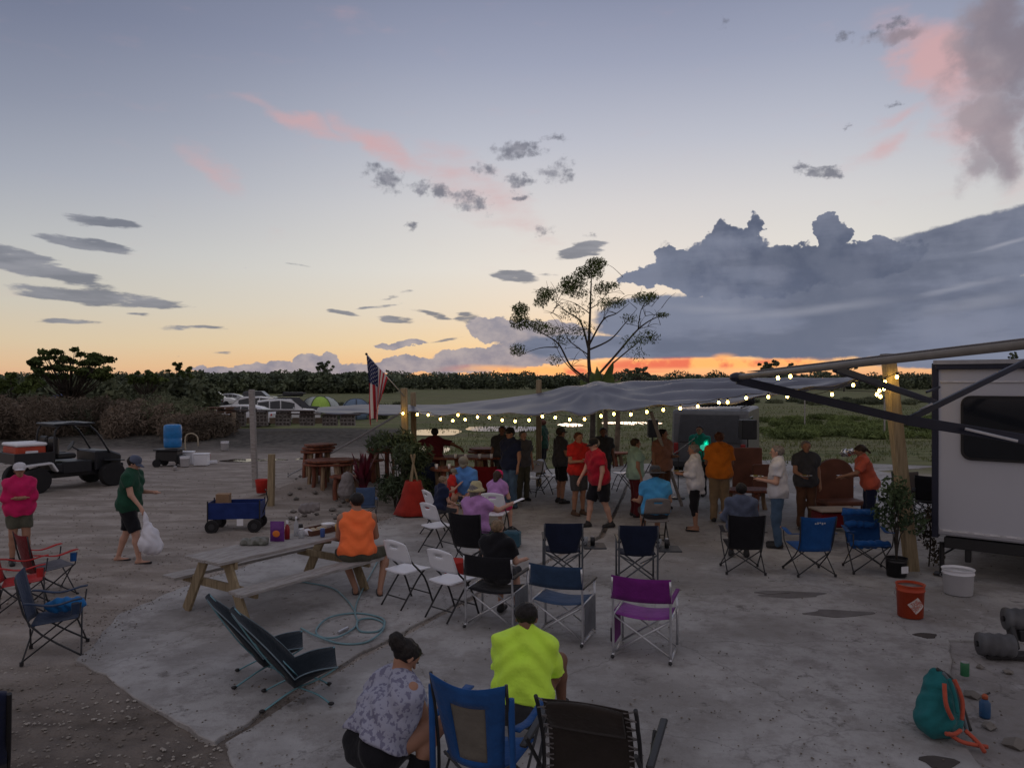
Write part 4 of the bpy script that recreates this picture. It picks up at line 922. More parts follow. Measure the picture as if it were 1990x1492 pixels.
    return t, dict(wr=wr, el=el, neck=neck, P=P, hc=hc, HF=HF)
def wp(t, p):
    return Matrix.Translation(t.location) @ Matrix.Rotation(t.rotation_euler.z, 4, 'Z') @ Vector(p)
C = {k: cloth(k, v) for k, v in dict(pink=(.62, .02, .13), white=(.62, .62, .66), navy=(.018, .025, .06), black=(.014, .014, .018), char=(.06, .062, .07), green=(.018, .075, .045), khaki=(.17, .12, .08), red=(.60, .03, .025), crimson=(.42, .015, .035),
     maroon=(.11, .018, .025), sky=(.10, .26, .60), cyan=(.07, .33, .62), lilac=(.50, .26, .56), lime=(.52, .95, .06), orange=(.95, .16, .045), orng2=(.62, .18, .02), mint=(.34, .52, .44), peach=(.34, .17, .12), coral=(.62, .13, .08), jeans=(.075, .13, .21),
     grey=(.13, .13, .15), olive=(.10, .10, .075), tan=(.26, .19, .12), slate=(.10, .12, .18), straw=(.52, .46, .27), camo=(.24, .22, .17), brown=(.11, .055, .035), floral=(.26, .27, .36), dgreen=(.02, .06, .04), purple=(.16, .03, .20), dred=(.16, .01, .015)).items()}
C['floral'] = mat('cloth_print', (.33, .34, .43), .92, (.18, .18, .26), 30, .4, 30, spec=.15, contrast=(.44, .48))
MATS.pop('cloth_lime'); C['lime'] = cloth('lime', (.66, 1.0, .09), .93); MATS.pop('cloth_orange'); C['orange'] = cloth('orange', (1.0, .20, .06), .92)
PL = {}
def ppl(key, *a, **k): PL[key] = person(*a, **k)
DW = dict(cross='cross')
ppl('pink', 'woman in hot pink top and white cap with folded arms beside the red chair', g(38, 1090)+Vector((0, 0, -.04)), R(215), 1.62, arms=('cross', 'cross'), skin='tan', shirt=C['pink'], sleeve=1.3, pants=C['olive'], legcut=.7, hat='cap', hatcol=C['white'], hair='brown', hairstyle='long', shoes='shoe', fem=True, fat=1.12)
ppl('walk', 'bearded man in dark green shirt walking right with a white plastic bag', g(250, 1088)+Vector((0, 0, -.04)), R(-88), 1.74, arms=('hold', 'swing'), shirt=C['green'], pants=C['black'], legcut=.95, hat='cap', hatcol=C['slate'], hair='black', shoes='sandal', stride=.22, lean=.13, fat=1.12, nod=.35)
ppl('tank', 'man in neon orange tank top sitting on the picnic bench, back turned', (-2.12, 10.42, 0), R(14), 1.80, 'sit', ('lap', 'lap'), 'tan', C['orange'], C['olive'], 'sandal', 'black', 'short', sleeve=0, seat=.45, lean=.16, head=.55, fat=1.12, torso_rz=-.1, wide=1.08,
    knees=[(-.20, .36, .53), (.42, .26, .53)], feet=[(-.02, .02, .075), (.30, -.12, .075)], vx=.014)
ppl('boy1', 'fair-haired boy in navy t-shirt eating on a folding chair', g(852, 1042), R(-62), 1.32, 'sit', ('eat', 'lap'), 'fair', C['navy'], C['char'], 'shoe', 'blond', seat=.43, lean=.2)
ppl('boy2', 'small child in red t-shirt and grey green cap beside the man in blue', g(877, 1015), R(-105), 1.22, 'sit', ('lap', 'eat'), 'fair', C['red'], C['char'], 'shoe', 'brown', hat='cap', hatcol=C['camo'], seat=.45, lean=.1)
ppl('blue', 'seated man in bright blue shirt and camouflage cap facing the camera', g(905, 1012), R(170), 1.80, 'sit', ('lap', 'lap'), 'tan', C['sky'], C['jeans'], 'shoe', 'grey', hat='cap', hatcol=C['camo'], seat=.45, lean=.3, fat=1.15, nod=.2)
ppl('pcap', 'girl in pink cap and lilac top on a white folding chair', g(962, 1040), R(-30), 1.50, 'sit', ('lap', 'eat'), 'fair', C['lilac'], C['pink'], 'shoe', 'brown', 'long', hat='cap', hatcol=C['pink'], seat=.44, lean=.22, fem=True, nod=.2)
ppl('sunhat', 'woman in straw sun hat and lilac top pointing right with a paper', g(925, 1098), R(-25), 1.66, 'sit', ('lap', ((.55, .85, -.55), (.5, .9, .28))), 'fair', C['lilac'], C['dgreen'], 'shoe', 'grey', 'long', hat='sun', hatcol=C['straw'], seat=.44, lean=-.02, fem=True, fat=1.1, head=-.3)
ppl('boy3', 'short-haired boy in charcoal t-shirt sitting in the grey-sided chair, back turned', g(966, 1208), R(-22), 1.45, 'sit', ('lap', 'rest'), 'fair', C['black'], C['char'], 'shoe', 'blond', seat=.47, lean=.02, sleeve=.7, head=-.1, vx=.013, fat=1.1)
ppl('polo', 'man in black polo shirt, jeans and dark cap standing by the cedar tables', g(992, 987), R(140), 1.84, arms=('down', 'back'), skin='tan', shirt=C['navy'], pants=C['jeans'], legcut=2, hair='black', hat='cap', hatcol=C['black'], shoes='shoe', fat=1.15)
ppl('polo2', 'person in dark clothes half hidden behind the man in black polo', g(976, 968), R(170), 1.80, shirt=C['char'], pants=C['char'], legcut=2, hair='brown', shoes='shoe', skin='brown')
ppl('tiedye', 'person in pale grey shirt partly behind the man in black polo', g(1016, 972), R(-150), 1.70, shirt=C['grey'], pants=C['olive'], legcut=2, hair='grey', shoes='shoe')
ppl('maroon', 'person in maroon shirt with arms spread beyond the cedar table', g(845, 966), R(-10), 1.74, arms=('wide', 'wide'), shirt=C['maroon'], pants=C['navy'], legcut=2, hair='black', skin='brown', shoes='shoe', sleeve=.8, fat=1.1)
ppl('gstand', 'person in green shirt and black shorts standing at the far edge of the canopy', g(1055, 925), R(70), 1.74, arms=('down', 'back'), shirt=C['dgreen'], pants=C['black'], hair='red', skin='tan', shoes='shoe')
ppl('grey', 'man in grey shirt, black shorts and dark cap with arms folded', g(1089, 977), R(-70), 1.80, arms=('cross', 'cross'), shirt=C['char'], pants=C['black'], hair='brown', hat='cap', hatcol=C['char'], skin='tan', shoes='shoe', fat=1.08)
ppl('red', 'man in bright red t-shirt holding a paper plate of food', g(1124, 1000), R(-150), 1.80, arms=('hold', 'hold'), shirt=C['red'], pants=C['char'], hair='red', hairstyle='short', skin='tan', shoes=mat('boot_leather', (.10, .06, .04), .8), fat=1.15)
ppl('crim', 'man in crimson t-shirt and black cap leaning forward mid-step', g(1165, 1024), R(115), 1.78, arms=('down', 'swing'), shirt=C['crimson'], pants=C['black'], hair='grey', hat='cap', hatcol=C['black'], skin='fair', stride=.2, lean=.2, fat=1.22, shoes='shoe')
ppl('behind', 'person in dark shirt standing behind the man in crimson', g(1172, 968), R(180), 1.76, shirt=C['char'], pants=C['char'], legcut=2, hair='black', skin='brown', shoes='shoe')
ppl('mint', 'woman in pale mint t-shirt and dark trousers standing sideways', g(1234, 1003), R(-80), 1.68, arms=('down', 'down'), shirt=C['mint'], pants=C['maroon'], legcut=2, hair='brown', hairstyle='short', skin='tan', fem=True, fat=1.15, shoes='shoe')
ppl('peach', 'man in dusty peach t-shirt standing in front of the van', g(1287, 988), R(-150), 1.82, arms=('hold', 'down'), shirt=C['peach'], pants=C['brown'], legcut=2, hair='black', skin='tan', fat=1.12, shoes='shoe', head=.7)
ppl('wsh', 'grey-haired woman in loose white blouse and black capris holding a plate', g(1352, 1030), R(75), 1.68, arms=('hold', 'hold'), shirt=C['white'], pants=C['black'], legcut=1.35, hair='grey', hairstyle='short', skin='tan', fem=True, fat=1.12, sleeve=1.6, shirt_hem=-.2, shoes='sandal', lean=.05)
ppl('ora', 'person in orange t-shirt and brown trousers with back turned', g(1398, 1013), R(-8), 1.86, arms=('hold', 'hold'), shirt=C['orng2'], pants=C['tan'], legcut=2, hair='red', skin='brown', fat=1.22, shoes='shoe', head=-.5, sleeve=.75)
ppl('mus', 'musician lit teal beside the microphone in front of the van', g(1360, 962), R(150), 1.78, arms=('hold', 'phone'), shirt=cloth('teal', (.02, .32, .24)), pants=C['black'], legcut=2, hair='black', skin='tan', shoes='shoe')  # green stage glow is painted into the shirt colour
ppl('cyan', 'seated person in light blue t-shirt and wide dark hat, back turned', g(1274, 1056), R(2), 1.78, 'sit', ('rest', 'rest'), 'tan', C['cyan'], C['char'], 'shoe', 'brown', hat='wide', hatcol=C['char'], seat=.45, fat=1.15, lean=.05)
ppl('slate', 'dark-haired person in slate shirt lounging in the black camp chair', g(1440, 1092), R(-12), 1.66, 'sit', ('rest', 'lap'), 'brown', C['slate'], C['navy'], 'shoe', 'black', 'short', seat=.42, lean=-.1, sleeve=1.7)
ppl('wtee', 'balding man in white t-shirt and blue jeans holding food', g(1512, 1062), R(72), 1.78, arms=('hold', 'hold'), shirt=C['white'], pants=C['jeans'], legcut=2, hair='grey', skin='fair', fat=1.08, shoes='shoe', sleeve=.6)
ppl('dkgr', 'man in dark grey polo standing right of the white t-shirt man', g(1566, 1028), R(175), 1.74, arms=('down', 'lap'), shirt=C['char'], pants=C['brown'], legcut=2, hair='grey', skin='tan', fat=1.1, shoes='shoe')
ppl('coral', 'woman in coral orange top leaning left over the maroon cooler with a plate', g(1692, 1035), R(80), 1.72, arms=('reach', 'hold'), shirt=C['coral'], pants=C['navy'], legcut=2, hair='brown', hairstyle='pony', skin='tan', fem=True, lean=.32, shoes='shoe', sleeve=.8, nod=.3)
ppl('squat', 'woman with dark bun in floral tank top squatting in the foreground', (-.96, 5.2, 0), R(-46), 1.66, 'squat', (((.1, .55, -1), (-.2, 1, .35)), ((.05, .65, -1), (-.35, 1, .3))), 'tan', C['floral'], C['black'], 'shoe', 'black', 'bun', sleeve=0, fem=True, fat=1.28, lean=.55, shirt_hem=-.02, head=-.15,
    knees=[(-.20, .38, .50), (.22, .40, .50)], feet=[(-.18, .12, .075), (.2, .14, .075)], legcut=1.9, vx=.011, nod=.25)
ppl('lime', 'man in neon lime t-shirt sitting with his back to the camera in front', (.07, 6.2, 0), R(-14), 1.80, 'sit', ('lap', 'lap'), 'brown', C['lime'], C['char'], 'shoe', 'black', 'short', seat=.15, lean=.36, sleeve=.85, fat=1.18, knees=[(-.2, .45, .5), (.24, .45, .5)], feet=[(-.2, .55, .075), (.24, .55, .075)], vx=.011, nod=.3, shirt_hem=-.06)
def plate_at(t, lab, k=.5, tilt=0):
    o, d = PL[t]; a, b = d['wr']; c = wp(o, (a+b)/2+d['HF']*.08+np.array((0, 0, .03))) if k == .5 else wp(o, d['wr'][k]+(d['wr'][k]-d['el'][k])/np.linalg.norm(d['wr'][k]-d['el'][k])*.09+np.array((0, 0, .03)))
    p = thing('paper_plate', lab, 'plate', c, 0, 'paper plates of food')
    MB().lathe([(.07, 0), (.115, .018), (.118, .02), (.07, .006)], n=18).build('plate', M_white, p, smooth=True)
    m = MB()
    for i in range(7): m.ell((random.uniform(-.05, .05), random.uniform(-.05, .05), .018), (.022, .02, .014), 6, 4)
    o_ = m.build('food', mat('plate_food', (.30, .17, .05), .7, (.10, .14, .03), 30), p, smooth=True); o_['kind'] = 'stuff'
plate_at('red', 'white plate of food held by the man in bright red'); plate_at('wsh', 'white plate held by the woman in the white blouse'); plate_at('coral', 'plate in the hand of the woman in coral', 1)
plate_at('wtee', 'crumpled white plate held out by the man in white t-shirt'); plate_at('dkgr', 'plate held at the waist by the man in dark grey polo', 1); plate_at('boy1', 'large white plate on the lap of the boy in navy', 1)
# bag of the walking man
o, d = PL['walk']; hp = wp(o, d['wr'][1]); bg_ = thing('plastic_bag', 'bulging white plastic shopping bag carried by the walking man', 'bag', (hp.x+.15, hp.y-.03, hp.z-.47))
G = SDF((-.3, -.3, -.35), (.3, .3, .55), .016); G.add(G.cap((0, 0, -.1), (.02, 0, .02), .17, .13), .05); G.add(G.cap((.1, 0, -.16), (.05, 0, -.05), .12, .1), .06); G.add(G.cap((0, 0, .1), (-.12, .05, .42), .07, .02), .08)
G.D += .012*np.sin(G.X*40+3*np.sin(G.Z*14))*np.cos(G.Y*30+G.Z*8); G.mesh('sack', mat('bag_plastic', (.70, .70, .76), .45, (.6, .6, .66), 5), bg_)
o, d = PL['sunhat']; pw = wp(o, d['wr'][1]+(d['wr'][1]-d['el'][1])/.25*.09)
q = thing('paper_sheet', 'white folded paper in the outstretched hand of the sun hat woman', 'paper', pw); MB().bar((-.02, -.02, 0), (.16, .08, .06), .09, .004).build('sheet', M_white, q)
o, d = PL['squat']; pw = wp(o, (d['wr'][0]+d['wr'][1])/2+d['HF']*.10); q = thing('drink_cup', 'clear glass held by the squatting woman', 'cup', pw); MB().lathe([(.03, -.05), (.036, .06), (.033, .06), (.027, -.045)], n=16).build('glass', mat('cup_glass', (.5, .5, .45), .2, alpha=.75), q, smooth=True)
# ------------------------------------------------------------------ chairs (every chair faces +Y before it is turned)
def curve_sheet(f, nu=10, nv=6): return [[Vector(f(i/nu, j/nv)) for i in range(nu+1)] for j in range(nv+1)]
USED = {}
def place(kind, maker, label, loc, rz, group, table=None, scale=None):
    if kind not in USED:
        t = maker(label, loc, rz, group); USED[kind] = t
        if scale: t.scale = (scale,)*3
    else: t = dup(USED[kind], loc, rz, label, group, scale)
    if table: recolour(t, table)
    return t
def folding_chair(label, loc, rz, group):
    t = thing('folding_chair', label, 'folding chair', loc, rz, group)
    for s in (-1, 1):
        MB().tube([(s*.215, .27, .0), (s*.215, .12, .36), (s*.205, -.10, .60), (s*.19, -.20, .84)], .0125, 8, 4).build('front_leg', M_black, t, smooth=True)
        MB().tube([(s*.195, .14, .45), (s*.195, .02, .34), (s*.195, -.26, .0)], .0115, 8, 3).build('rear_leg', M_black, t, smooth=True)
    MB().tube([(-.215, .215, .13), (.215, .215, .13)], .009, 6).build('crossbar', M_black, t); MB().tube([(-.195, -.17, .12), (.195, -.17, .12)], .009, 6).build('crossbar', M_black, t)
    rows = curve_sheet(lambda u, v: ((u-.5)*.43*(1-.10*(1-v)), -.20+.43*v, .455+.012*math.cos((u-.5)*PI)*-1+.006*v), 8, 6)
    MB().grid(rows).build('seat', M_white, t, smooth=True, solid=.022, bevel=.003)
    def bk(u, v): x = (u-.5)*(.47-.05*v*v); c = (2*u-1)**2; return (x, -.115-.10*v-.03*(1-c)+.0, .575+.29*v-(.035*c if v > .99 else 0)-(.012*c if .8 < v < .95 else 0))
    MB().grid(curve_sheet(bk, 12, 8), skip=[(5, 4), (5, 5), (5, 6), (5, 7)]).build('backrest', M_white, t, smooth=True, solid=.018)
    return t
GF = 'white folding chairs on the slab'
FC = [('empty white folding chair nearest the green hose', (790, 1172), -42), ('empty white folding chair just behind the boy in charcoal', (877, 1196), -42), ('empty white folding chair in front of the navy-shirt boy', (850, 1072), -48),
      ('white folding chair the boy in navy sits on', (848, 1038), -62), ('white folding chair under the girl in the pink cap', (962, 1044), -14), ]
for lab, p, a in FC: place('fold', folding_chair, lab, g(*p), R(a), GF)
place('fold', folding_chair, 'grey-backed folding chair under the light blue t-shirt person', g(1274, 1058), R(2), GF, {'backrest': mat('grey_plastic', (.22, .20, .19), .6), 'seat': mat('grey_plastic', (.22, .20, .19))})
for lab, p, a in [('empty folding chair left of the green-shorts pair far under the canopy', (1036, 962), 150), ('empty folding chair right behind the grey-shirt man', (1064, 957), -120), ('empty folding chair behind the woman in mint', (1212, 952), 100)]:
    place('fold', folding_chair, lab, g(*p), R(a), 'bare folding chairs far under the canopy')
# red quad arm chairs etc.
def camp_chair(label, loc, rz, group, w=.27):
    t = thing('camp_chair', label, 'camp chair', loc, rz, group); M_f = cloth('blue', (.015, .09, .30)); mt = M_dgrey
    for s in (-1, 1):
        MB().tube([(s*.28, .27, .03), (s*-.245, .23, .42)], .0095, 6).build('leg', mt, t, smooth=True)
        MB().tube([(s*.28, -.27, .03), (s*-.24, -.2, .36)], .0095, 6).build('leg', mt, t, smooth=True)
        MB().tube([(s*.275, -.28, .03), (s*.28, .25, .44), (s*.285, .27, .60)], .0095, 6).build('leg', mt, t, smooth=True)
        MB().tube([(s*.285, .28, .03), (s*.25, -.2, .40), (s*.275, -.33, .90)], .0105, 6, 4).build('upright', mt, t, smooth=True)
        for y in (-.27, .28): MB().tube([(s*.283, y, .0), (s*.283, y, .04)], .02, 8).build('foot', M_black, t)
        rows = curve_sheet(lambda u, v: (s*(.285+(v-.5)*.07), -.26+.54*u, .615+.025*math.cos(u*6.28)), 8, 2)
        MB().grid(rows).build('armrest', M_f, t, smooth=True, solid=.008)
    MB().grid(curve_sheet(lambda u, v: ((u-.5)*.52, -.2+.45*v, .39+.04*v-.05*math.sin(u*PI)*math.sin(v*PI)), 8, 6)).build('seat', M_f, t, smooth=True, solid=.006)
    MB().grid(curve_sheet(lambda u, v: ((u-.5)*(.50+.05*v), -.2-.13*v-.05*math.sin(u*PI)*(1-v*.4), .37+.54*v-.02*math.sin(u*PI)*v), 10, 8)).build('backrest', M_f, t, smooth=True, solid=.006)
    MB().tube([(.30, .22, .60), (.30, .22, .49)], .04, 10).build('cup_holder', M_f, t)
    return t
def fab(m): return {'seat': m, 'backrest': m, 'armrest': m, 'cup_holder': m}
t = place('camp', camp_chair, 'upright blue camp chair with a pale emblem on its back', g(1572, 1112), R(3), 'folding camp chairs')
lg = MB(); [lg.box((-.085+i*.034, -.415, .825+.006*((i % 3)-1)), (.022, .004, .018+.012*(i % 2))) for i in range(5)]
o = lg.build('emblem', mat('emblem_grey', (.45, .48, .52), .6), t); o['kind'] = 'stuff'
def nolog(t):
    for c in list(t.children):
        if c.name.startswith('emblem'): bpy.data.objects.remove(c)
    return t
nolog(place('camp', camp_chair, 'black camp chair holding the person in slate', g(1443, 1108), R(-6), 'folding camp chairs', fab(C['black'])))
CB2 = place('camp', camp_chair, 'blue camp chair draped with a jacket beside the leaning post', g(1686, 1108), R(172), 'folding camp chairs', fab(cloth('blue2', (.015, .075, .24)))); nolog(CB2)
nolog(place('camp', camp_chair, 'slumped navy camp chair holding a blue bundle at the left', g(108, 1262)+Vector((0, 0, -.04)), R(-66), 'folding camp chairs', fab(cloth('dusknavy', (.03, .05, .10)))))
nolog(place('camp', camp_chair, 'red and black camp chair in front of the woman in pink', g(42, 1182)+Vector((0, 0, -.04)), R(-62), 'folding camp chairs', fab(cloth('redchair', (.50, .03, .03)))))
nolog(place('camp', camp_chair, 'red-armed camp chair with grey seat behind the navy one', g(92, 1152)+Vector((0, 0, -.04)), R(-40), 'folding camp chairs', {'seat': C['grey'], 'backrest': C['dred'], 'armrest': cloth('redchair', (.50, .03, .03))}))
nolog(place('camp', camp_chair, 'black camp chair under the woman with the straw hat', g(922, 1104), R(-25), 'folding camp chairs', fab(C['black'])))
nolog(place('camp', camp_chair, 'small blue camp chair by the red cordyline plant', g(712, 1012), R(-165), 'folding camp chairs', fab(cloth('dustblue', (.06, .10, .19))), .74))
nolog(place('camp', camp_chair, 'dark camp chair frame standing right of the leaning post', g(1768, 1000), R(170), 'folding camp chairs', {'seat': C['grey'], 'backrest': cloth('taupe', (.14, .12, .11)), 'armrest': C['black']}))
nolog(place('camp', camp_chair, 'black camp chair against the trailer corner', g(1805, 1012), R(150), 'folding camp chairs', fab(C['black'])))
nolog(place('camp', camp_chair, 'dark red camp chair beside the cedar tables', g(945, 985), R(185), 'folding camp chairs', fab(C['dred'])))
# bundle, cushion, jacket, folded bits on chairs
def blobthing(name, label, cat, loc, prims, m, amp=.02, vx=.018, part='cloth', rz=0.0):
    t = thing(name, label, cat, loc, rz); P = np.array([q for a, b, ra, rb in prims for q in (a, b)]); r = max(q[2] for q in prims)+.06
    G = SDF(P.min(0)-r, P.max(0)+r, vx)
    for a, b, ra, rb in prims: G.add(G.cap(a, b, ra, rb), .05)
    G.D += amp*np.sin(G.X*31+4*np.sin(G.Z*13))*np.cos(G.Y*27+3*np.sin(G.X*11)); G.mesh(part, m, t); return t
p = g(118, 1258); blobthing('folded_jacket', 'bright blue jacket bundled on the navy camp chair seat', 'jacket', (p.x+.05, p.y, .43), [((-.14, 0, .03), (.14, .02, .04), .07, .06), ((-.05, .05, .06), (.12, .08, .07), .05, .04)], cloth('bluejk', (.02, .16, .42)))
p = g(1686, 1108); blobthing('jacket', 'blue jacket hanging over the back of the camp chair by the post', 'jacket', (p.x, p.y+.12, .84), [((-.26, .1, .02), (.24, .1, 0), .05, .05), ((-.2, .1, -.16), (.2, .1, -.18), .05, .05), ((-.25, -.2, -.42), (.25, -.22, -.42), .06, .06)], cloth('blue', (.015, .09, .30)), .015)
# director chairs
def director_chair(label, loc, rz, group, m1=None, m2=None):
    t = thing('director_chair', label, 'director chair', loc, rz, group); ms = cloth('dblue', (.03, .06, .12)); m2 = cloth('dblue2', (.05, .09, .17))
    for s in (-1, 1):
        x = s*.30
        MB().tube([(x, -.24, .04), (x, -.25, .46), (x, -.29, .86)], .0135, 8, 4).build('rear_upright', M_alu, t, smooth=True)
        MB().tube([(x, .24, .04), (x, .24, .62)], .0135, 8).build('front_upright', M_alu, t, smooth=True)
        MB().tube([(x, -.27, .035), (x, .28, .035)], .013, 8).build('foot_rail', M_alu, t, smooth=True)
        MB().tube([(x, -.24, .44), (x, .24, .46)], .013, 8).build('side_rail', M_alu, t, smooth=True)
        MB().bar((x, -.27, .635), (x, .28, .635), .045, .028).build('armrest', M_black, t, bevel=.008)
        MB().tube([(x, s*.0+.20, .04), (-x, .20, .43)], .0115, 8).build('cross_leg', M_alu, t, smooth=True)
        MB().tube([(x, -.20, .04), (-x, -.20, .43)], .0115, 8).build('cross_leg', M_alu, t, smooth=True)
        MB().ell((x, -.28, .02), (.022, .03, .02), 8, 5).build('foot_cap', M_black, t)
    MB().grid(curve_sheet(lambda u, v: ((u-.5)*.57, -.22+.44*v, .455-.035*math.sin(u*PI)), 8, 4)).build('seat', m2, t, smooth=True, solid=.006)
    MB().grid(curve_sheet(lambda u, v: ((u-.5)*.62, -.275-.02*v-.035*math.sin(u*PI), .63+.25*v-.01*math.sin(u*PI)), 10, 5)).build('backrest', ms, t, smooth=True, solid=.006)
    MB().grid(curve_sheet(lambda u, v: (.317, -.22+.42*u, .10+.36*v), 3, 3)).build('side_pocket', cloth('pocket_grey', (.16, .17, .19)), t, solid=.008)
    return t
GD = 'aluminium director chairs'
t = place('dir', director_chair, 'blue director chair with grey side pocket and black armrests', g(1095, 1236), R(-22), GD)
place('dir', director_chair, 'director chair with grey pocket seating the boy in charcoal', g(966, 1212), R(-22), GD, {'seat': C['black'], 'backrest': C['black']})
pu = cloth('purple_light', (.26, .06, .30)); t = place('dir', director_chair, 'purple director chair standing empty in the middle', g(1255, 1268), R(-20), GD, {'seat': pu, 'backrest': cloth('purple_dk', (.17, .02, .19)), 'armrest': cloth('purple_dk', (.17, .02, .19))})
for c_ in list(t.children):
    if c_.name.startswith('side_pocket'): c_.data = c_.data.copy(); c_.data.materials[0] = cloth('purple_dk', (.17, .02, .19)); c_.location.x = -.634
MB().tube([(-.36, .02, .08), (-.36, .02, .22)], .03, 10).build('cup_sleeve', M_black, t, smooth=True)
def tall_dir(label, loc, rz, group):
    t = thing('director_chair', label, 'director chair', loc, rz, group); mf = cloth('deepnavy', (.012, .018, .042)); mt = mat('steel_dark', (.10, .11, .125), .45, metal=.3)
    for s in (-1, 1):
        x = s*.27
        MB().tube([(x, -.22, .0), (x, -.24, .5), (x, -.27, .88)], .014, 8, 4).build('rear_upright', mt, t, smooth=True)
        MB().tube([(x, .24, .0), (x, .24, .64)], .014, 8).build('front_upright', mt, t, smooth=True)
        MB().bar((x, -.26, .65), (x, .27, .65), .05, .03).build('armrest', M_black, t, bevel=.008)
        MB().tube([(x, -.2, .06), (-x, -.2, .46)], .011, 8).build('cross_leg', mt, t, smooth=True); MB().tube([(x, .2, .06), (-x, .2, .46)], .011, 8).build('cross_leg', mt, t, smooth=True)
        MB().tube([(x, -.2, .46), (x*.1, -.21, .34), ], .009, 6).build('brace', mt, t)
        MB().tube([(x, -.22, .05), (x, .24, .05)], .011, 6).build('foot_rail', mt, t)
    def bk(u, v): w = .54 if v > .62 else .54-.17*((.62-v)/.62)**.8; return ((u-.5)*w, -.245-.03*v-.03*math.sin(u*PI), .46+.43*v)
    MB().grid(curve_sheet(bk, 10, 10)).build('backrest', mf, t, smooth=True, solid=.008)
    MB().grid(curve_sheet(lambda u, v: ((u-.5)*.50, -.2+.43*v, .47-.03*math.sin(u*PI)), 8, 4)).build('seat', mf, t, smooth=True, solid=.008)
    tb = MB().box((.47, .08, .49), (.34, .38, .022)).build('side_table', M_dgrey, t, bevel=.02); MB().tube([(.30, .08, .30), (.46, .08, .48)], .008, 6).build('table_brace', mt, tb)
    return t
place('tall', tall_dir, 'left navy director chair with side table, seen from behind', g(1093, 1128), R(0), 'navy director chairs with side tables'); place('tall', tall_dir, 'right navy director chair with side table, behind the purple chair', g(1237, 1134), R(-3), 'navy director chairs with side tables')
# low lounge chairs
def low_chair(label, loc, rz, group):
    t = thing('low_camp_chair', label, 'camp chair', loc, rz, group); tl = mat('teal_tube', (.16, .33, .38), .35, metal=.5); bf = cloth('lownavy', (.018, .026, .035))
    MB().tube([(-.1, -.06, .16), (.1, -.06, .16)], .014, 8).build('hub', M_black, t); 
    for s in (-1, 1):
        hb = (s*.13, -.05, .16)
        MB().tube([hb, (s*.20, .12, .10), (s*.24, .24, .012)], .009, 6, 4).build('leg', tl, t, smooth=True); MB().tube([hb, (s*.18, -.16, .12), (s*.24, -.36, .012)], .009, 6, 4).build('leg', tl, t, smooth=True)
        MB().tube([hb, (s*.24, .14, .26), (s*.27, .30, .36)], .009, 6, 4).build('seat_pole', tl, t, smooth=True)
        MB().tube([hb, (s*.19, -.31, .44), (s*.10, -.62, .86)], .009, 6, 4).build('back_pole', tl, t, smooth=True)
        for y in (.24, -.36): MB().ell((s*.24, y, .02), (.02, .03, .018), 8, 5).build('foot', M_black, t)
    def sf(u, v):
        if v < .45: q = v/.45; y = .30-.38*q; z = .36-.20*q+.10*(1-q)**2*0; w = .56-.02*q
        else: q = (v-.45)/.55; y = -.08-.55*q; z = .16+.70*q+.02*q*q; w = .58-.36*q**1.3
        sag = math.sin(u*PI); return ((u-.5)*w, y-(.02*sag if v > .45 else 0), z+.13*(1-sag)**1.5*max(0, math.sin(min(1, v/.95)*PI))-.06*sag*(1-v))
    rows = curve_sheet(sf, 12, 20); sl = MB().grid(rows).build('sling', bf, t, smooth=True, solid=.006)
    ed = [r[0] for r in rows]; e2 = [r[-1] for r in rows]; pm = mat('piping_teal', (.14, .20, .24), .6)
    MB().tube(ed, .006, 5).build('piping', pm, sl); MB().tube(e2, .006, 5).build('piping', pm, sl)
    return t
place('low', low_chair, 'nearer low dark camp chair with teal poles left of the hose', g(590, 1356), R(-74), 'low camp chairs with teal poles', scale=.98)
place('low', low_chair, 'farther low dark camp chair with teal poles beneath the bench', g(530, 1314), R(-74), 'low camp chairs with teal poles', scale=.95)
# foreground blue chair
bt = thing('camp_chair', 'blue and grey mesh high-back camp chair in the foreground', 'camp chair', (-.15, 5.25, 0), R(-24)); bb = cloth('royal', (.018, .085, .27)); gm = cloth('greymesh', (.17, .155, .13))
for s in (-1, 1):
    MB().tube([(s*.29, -.22, .0), (s*.27, -.24, .45), (s*.275, -.34, .98)], .012, 8, 4).build('upright', M_black, bt, smooth=True); MB().tube([(s*.30, .27, .0), (s*-.25, .2, .42)], .01, 6).build('leg', M_dgrey, bt); MB().tube([(s*.29, -.25, .03), (s*-.25, -.2, .40)], .01, 6).build('leg', M_dgrey, bt)
    MB().tube([(s*.29, -.27, .03), (s*.29, .26, .62)], .01, 6).build('leg', M_dgrey, bt); MB().grid(curve_sheet(lambda u, v: (s*(.30+(v-.5)*.07), -.26+.54*u, .64+.02*math.cos(u*6.28)), 8, 2)).build('armrest', bb, bt, smooth=True, solid=.01)
    MB().tube([(s*.298, -.26, .02), (s*.292, -.30, .88)], .022, 8).build('pole_sleeve', bb, bt, smooth=True)
def fb_(u, v, d=0.0): return ((u-.5)*(.40+.15*v), -.2-.155*v-.06*math.sin(u*PI)*(1-.5*v)+d, .36+.62*v-.055*math.sin(u*PI)*v*v)
MB().grid(curve_sheet(fb_, 12, 12), skip=[(j, i) for j in range(1, 9) for i in range(3, 9)]).build('backrest', bb, bt, smooth=True, solid=.008)
MB().grid([[Vector(fb_(.22+.56*i/8, .06+.72*j/8, .004)) for i in range(9)] for j in range(9)]).build('mesh_panel', gm, bt, smooth=True, solid=.004)
MB().grid(curve_sheet(lambda u, v: ((u-.5)*.5, -.2+.43*v, .38+.03*v-.05*math.sin(u*PI)), 8, 6)).build('seat', bb, bt, smooth=True, solid=.008)
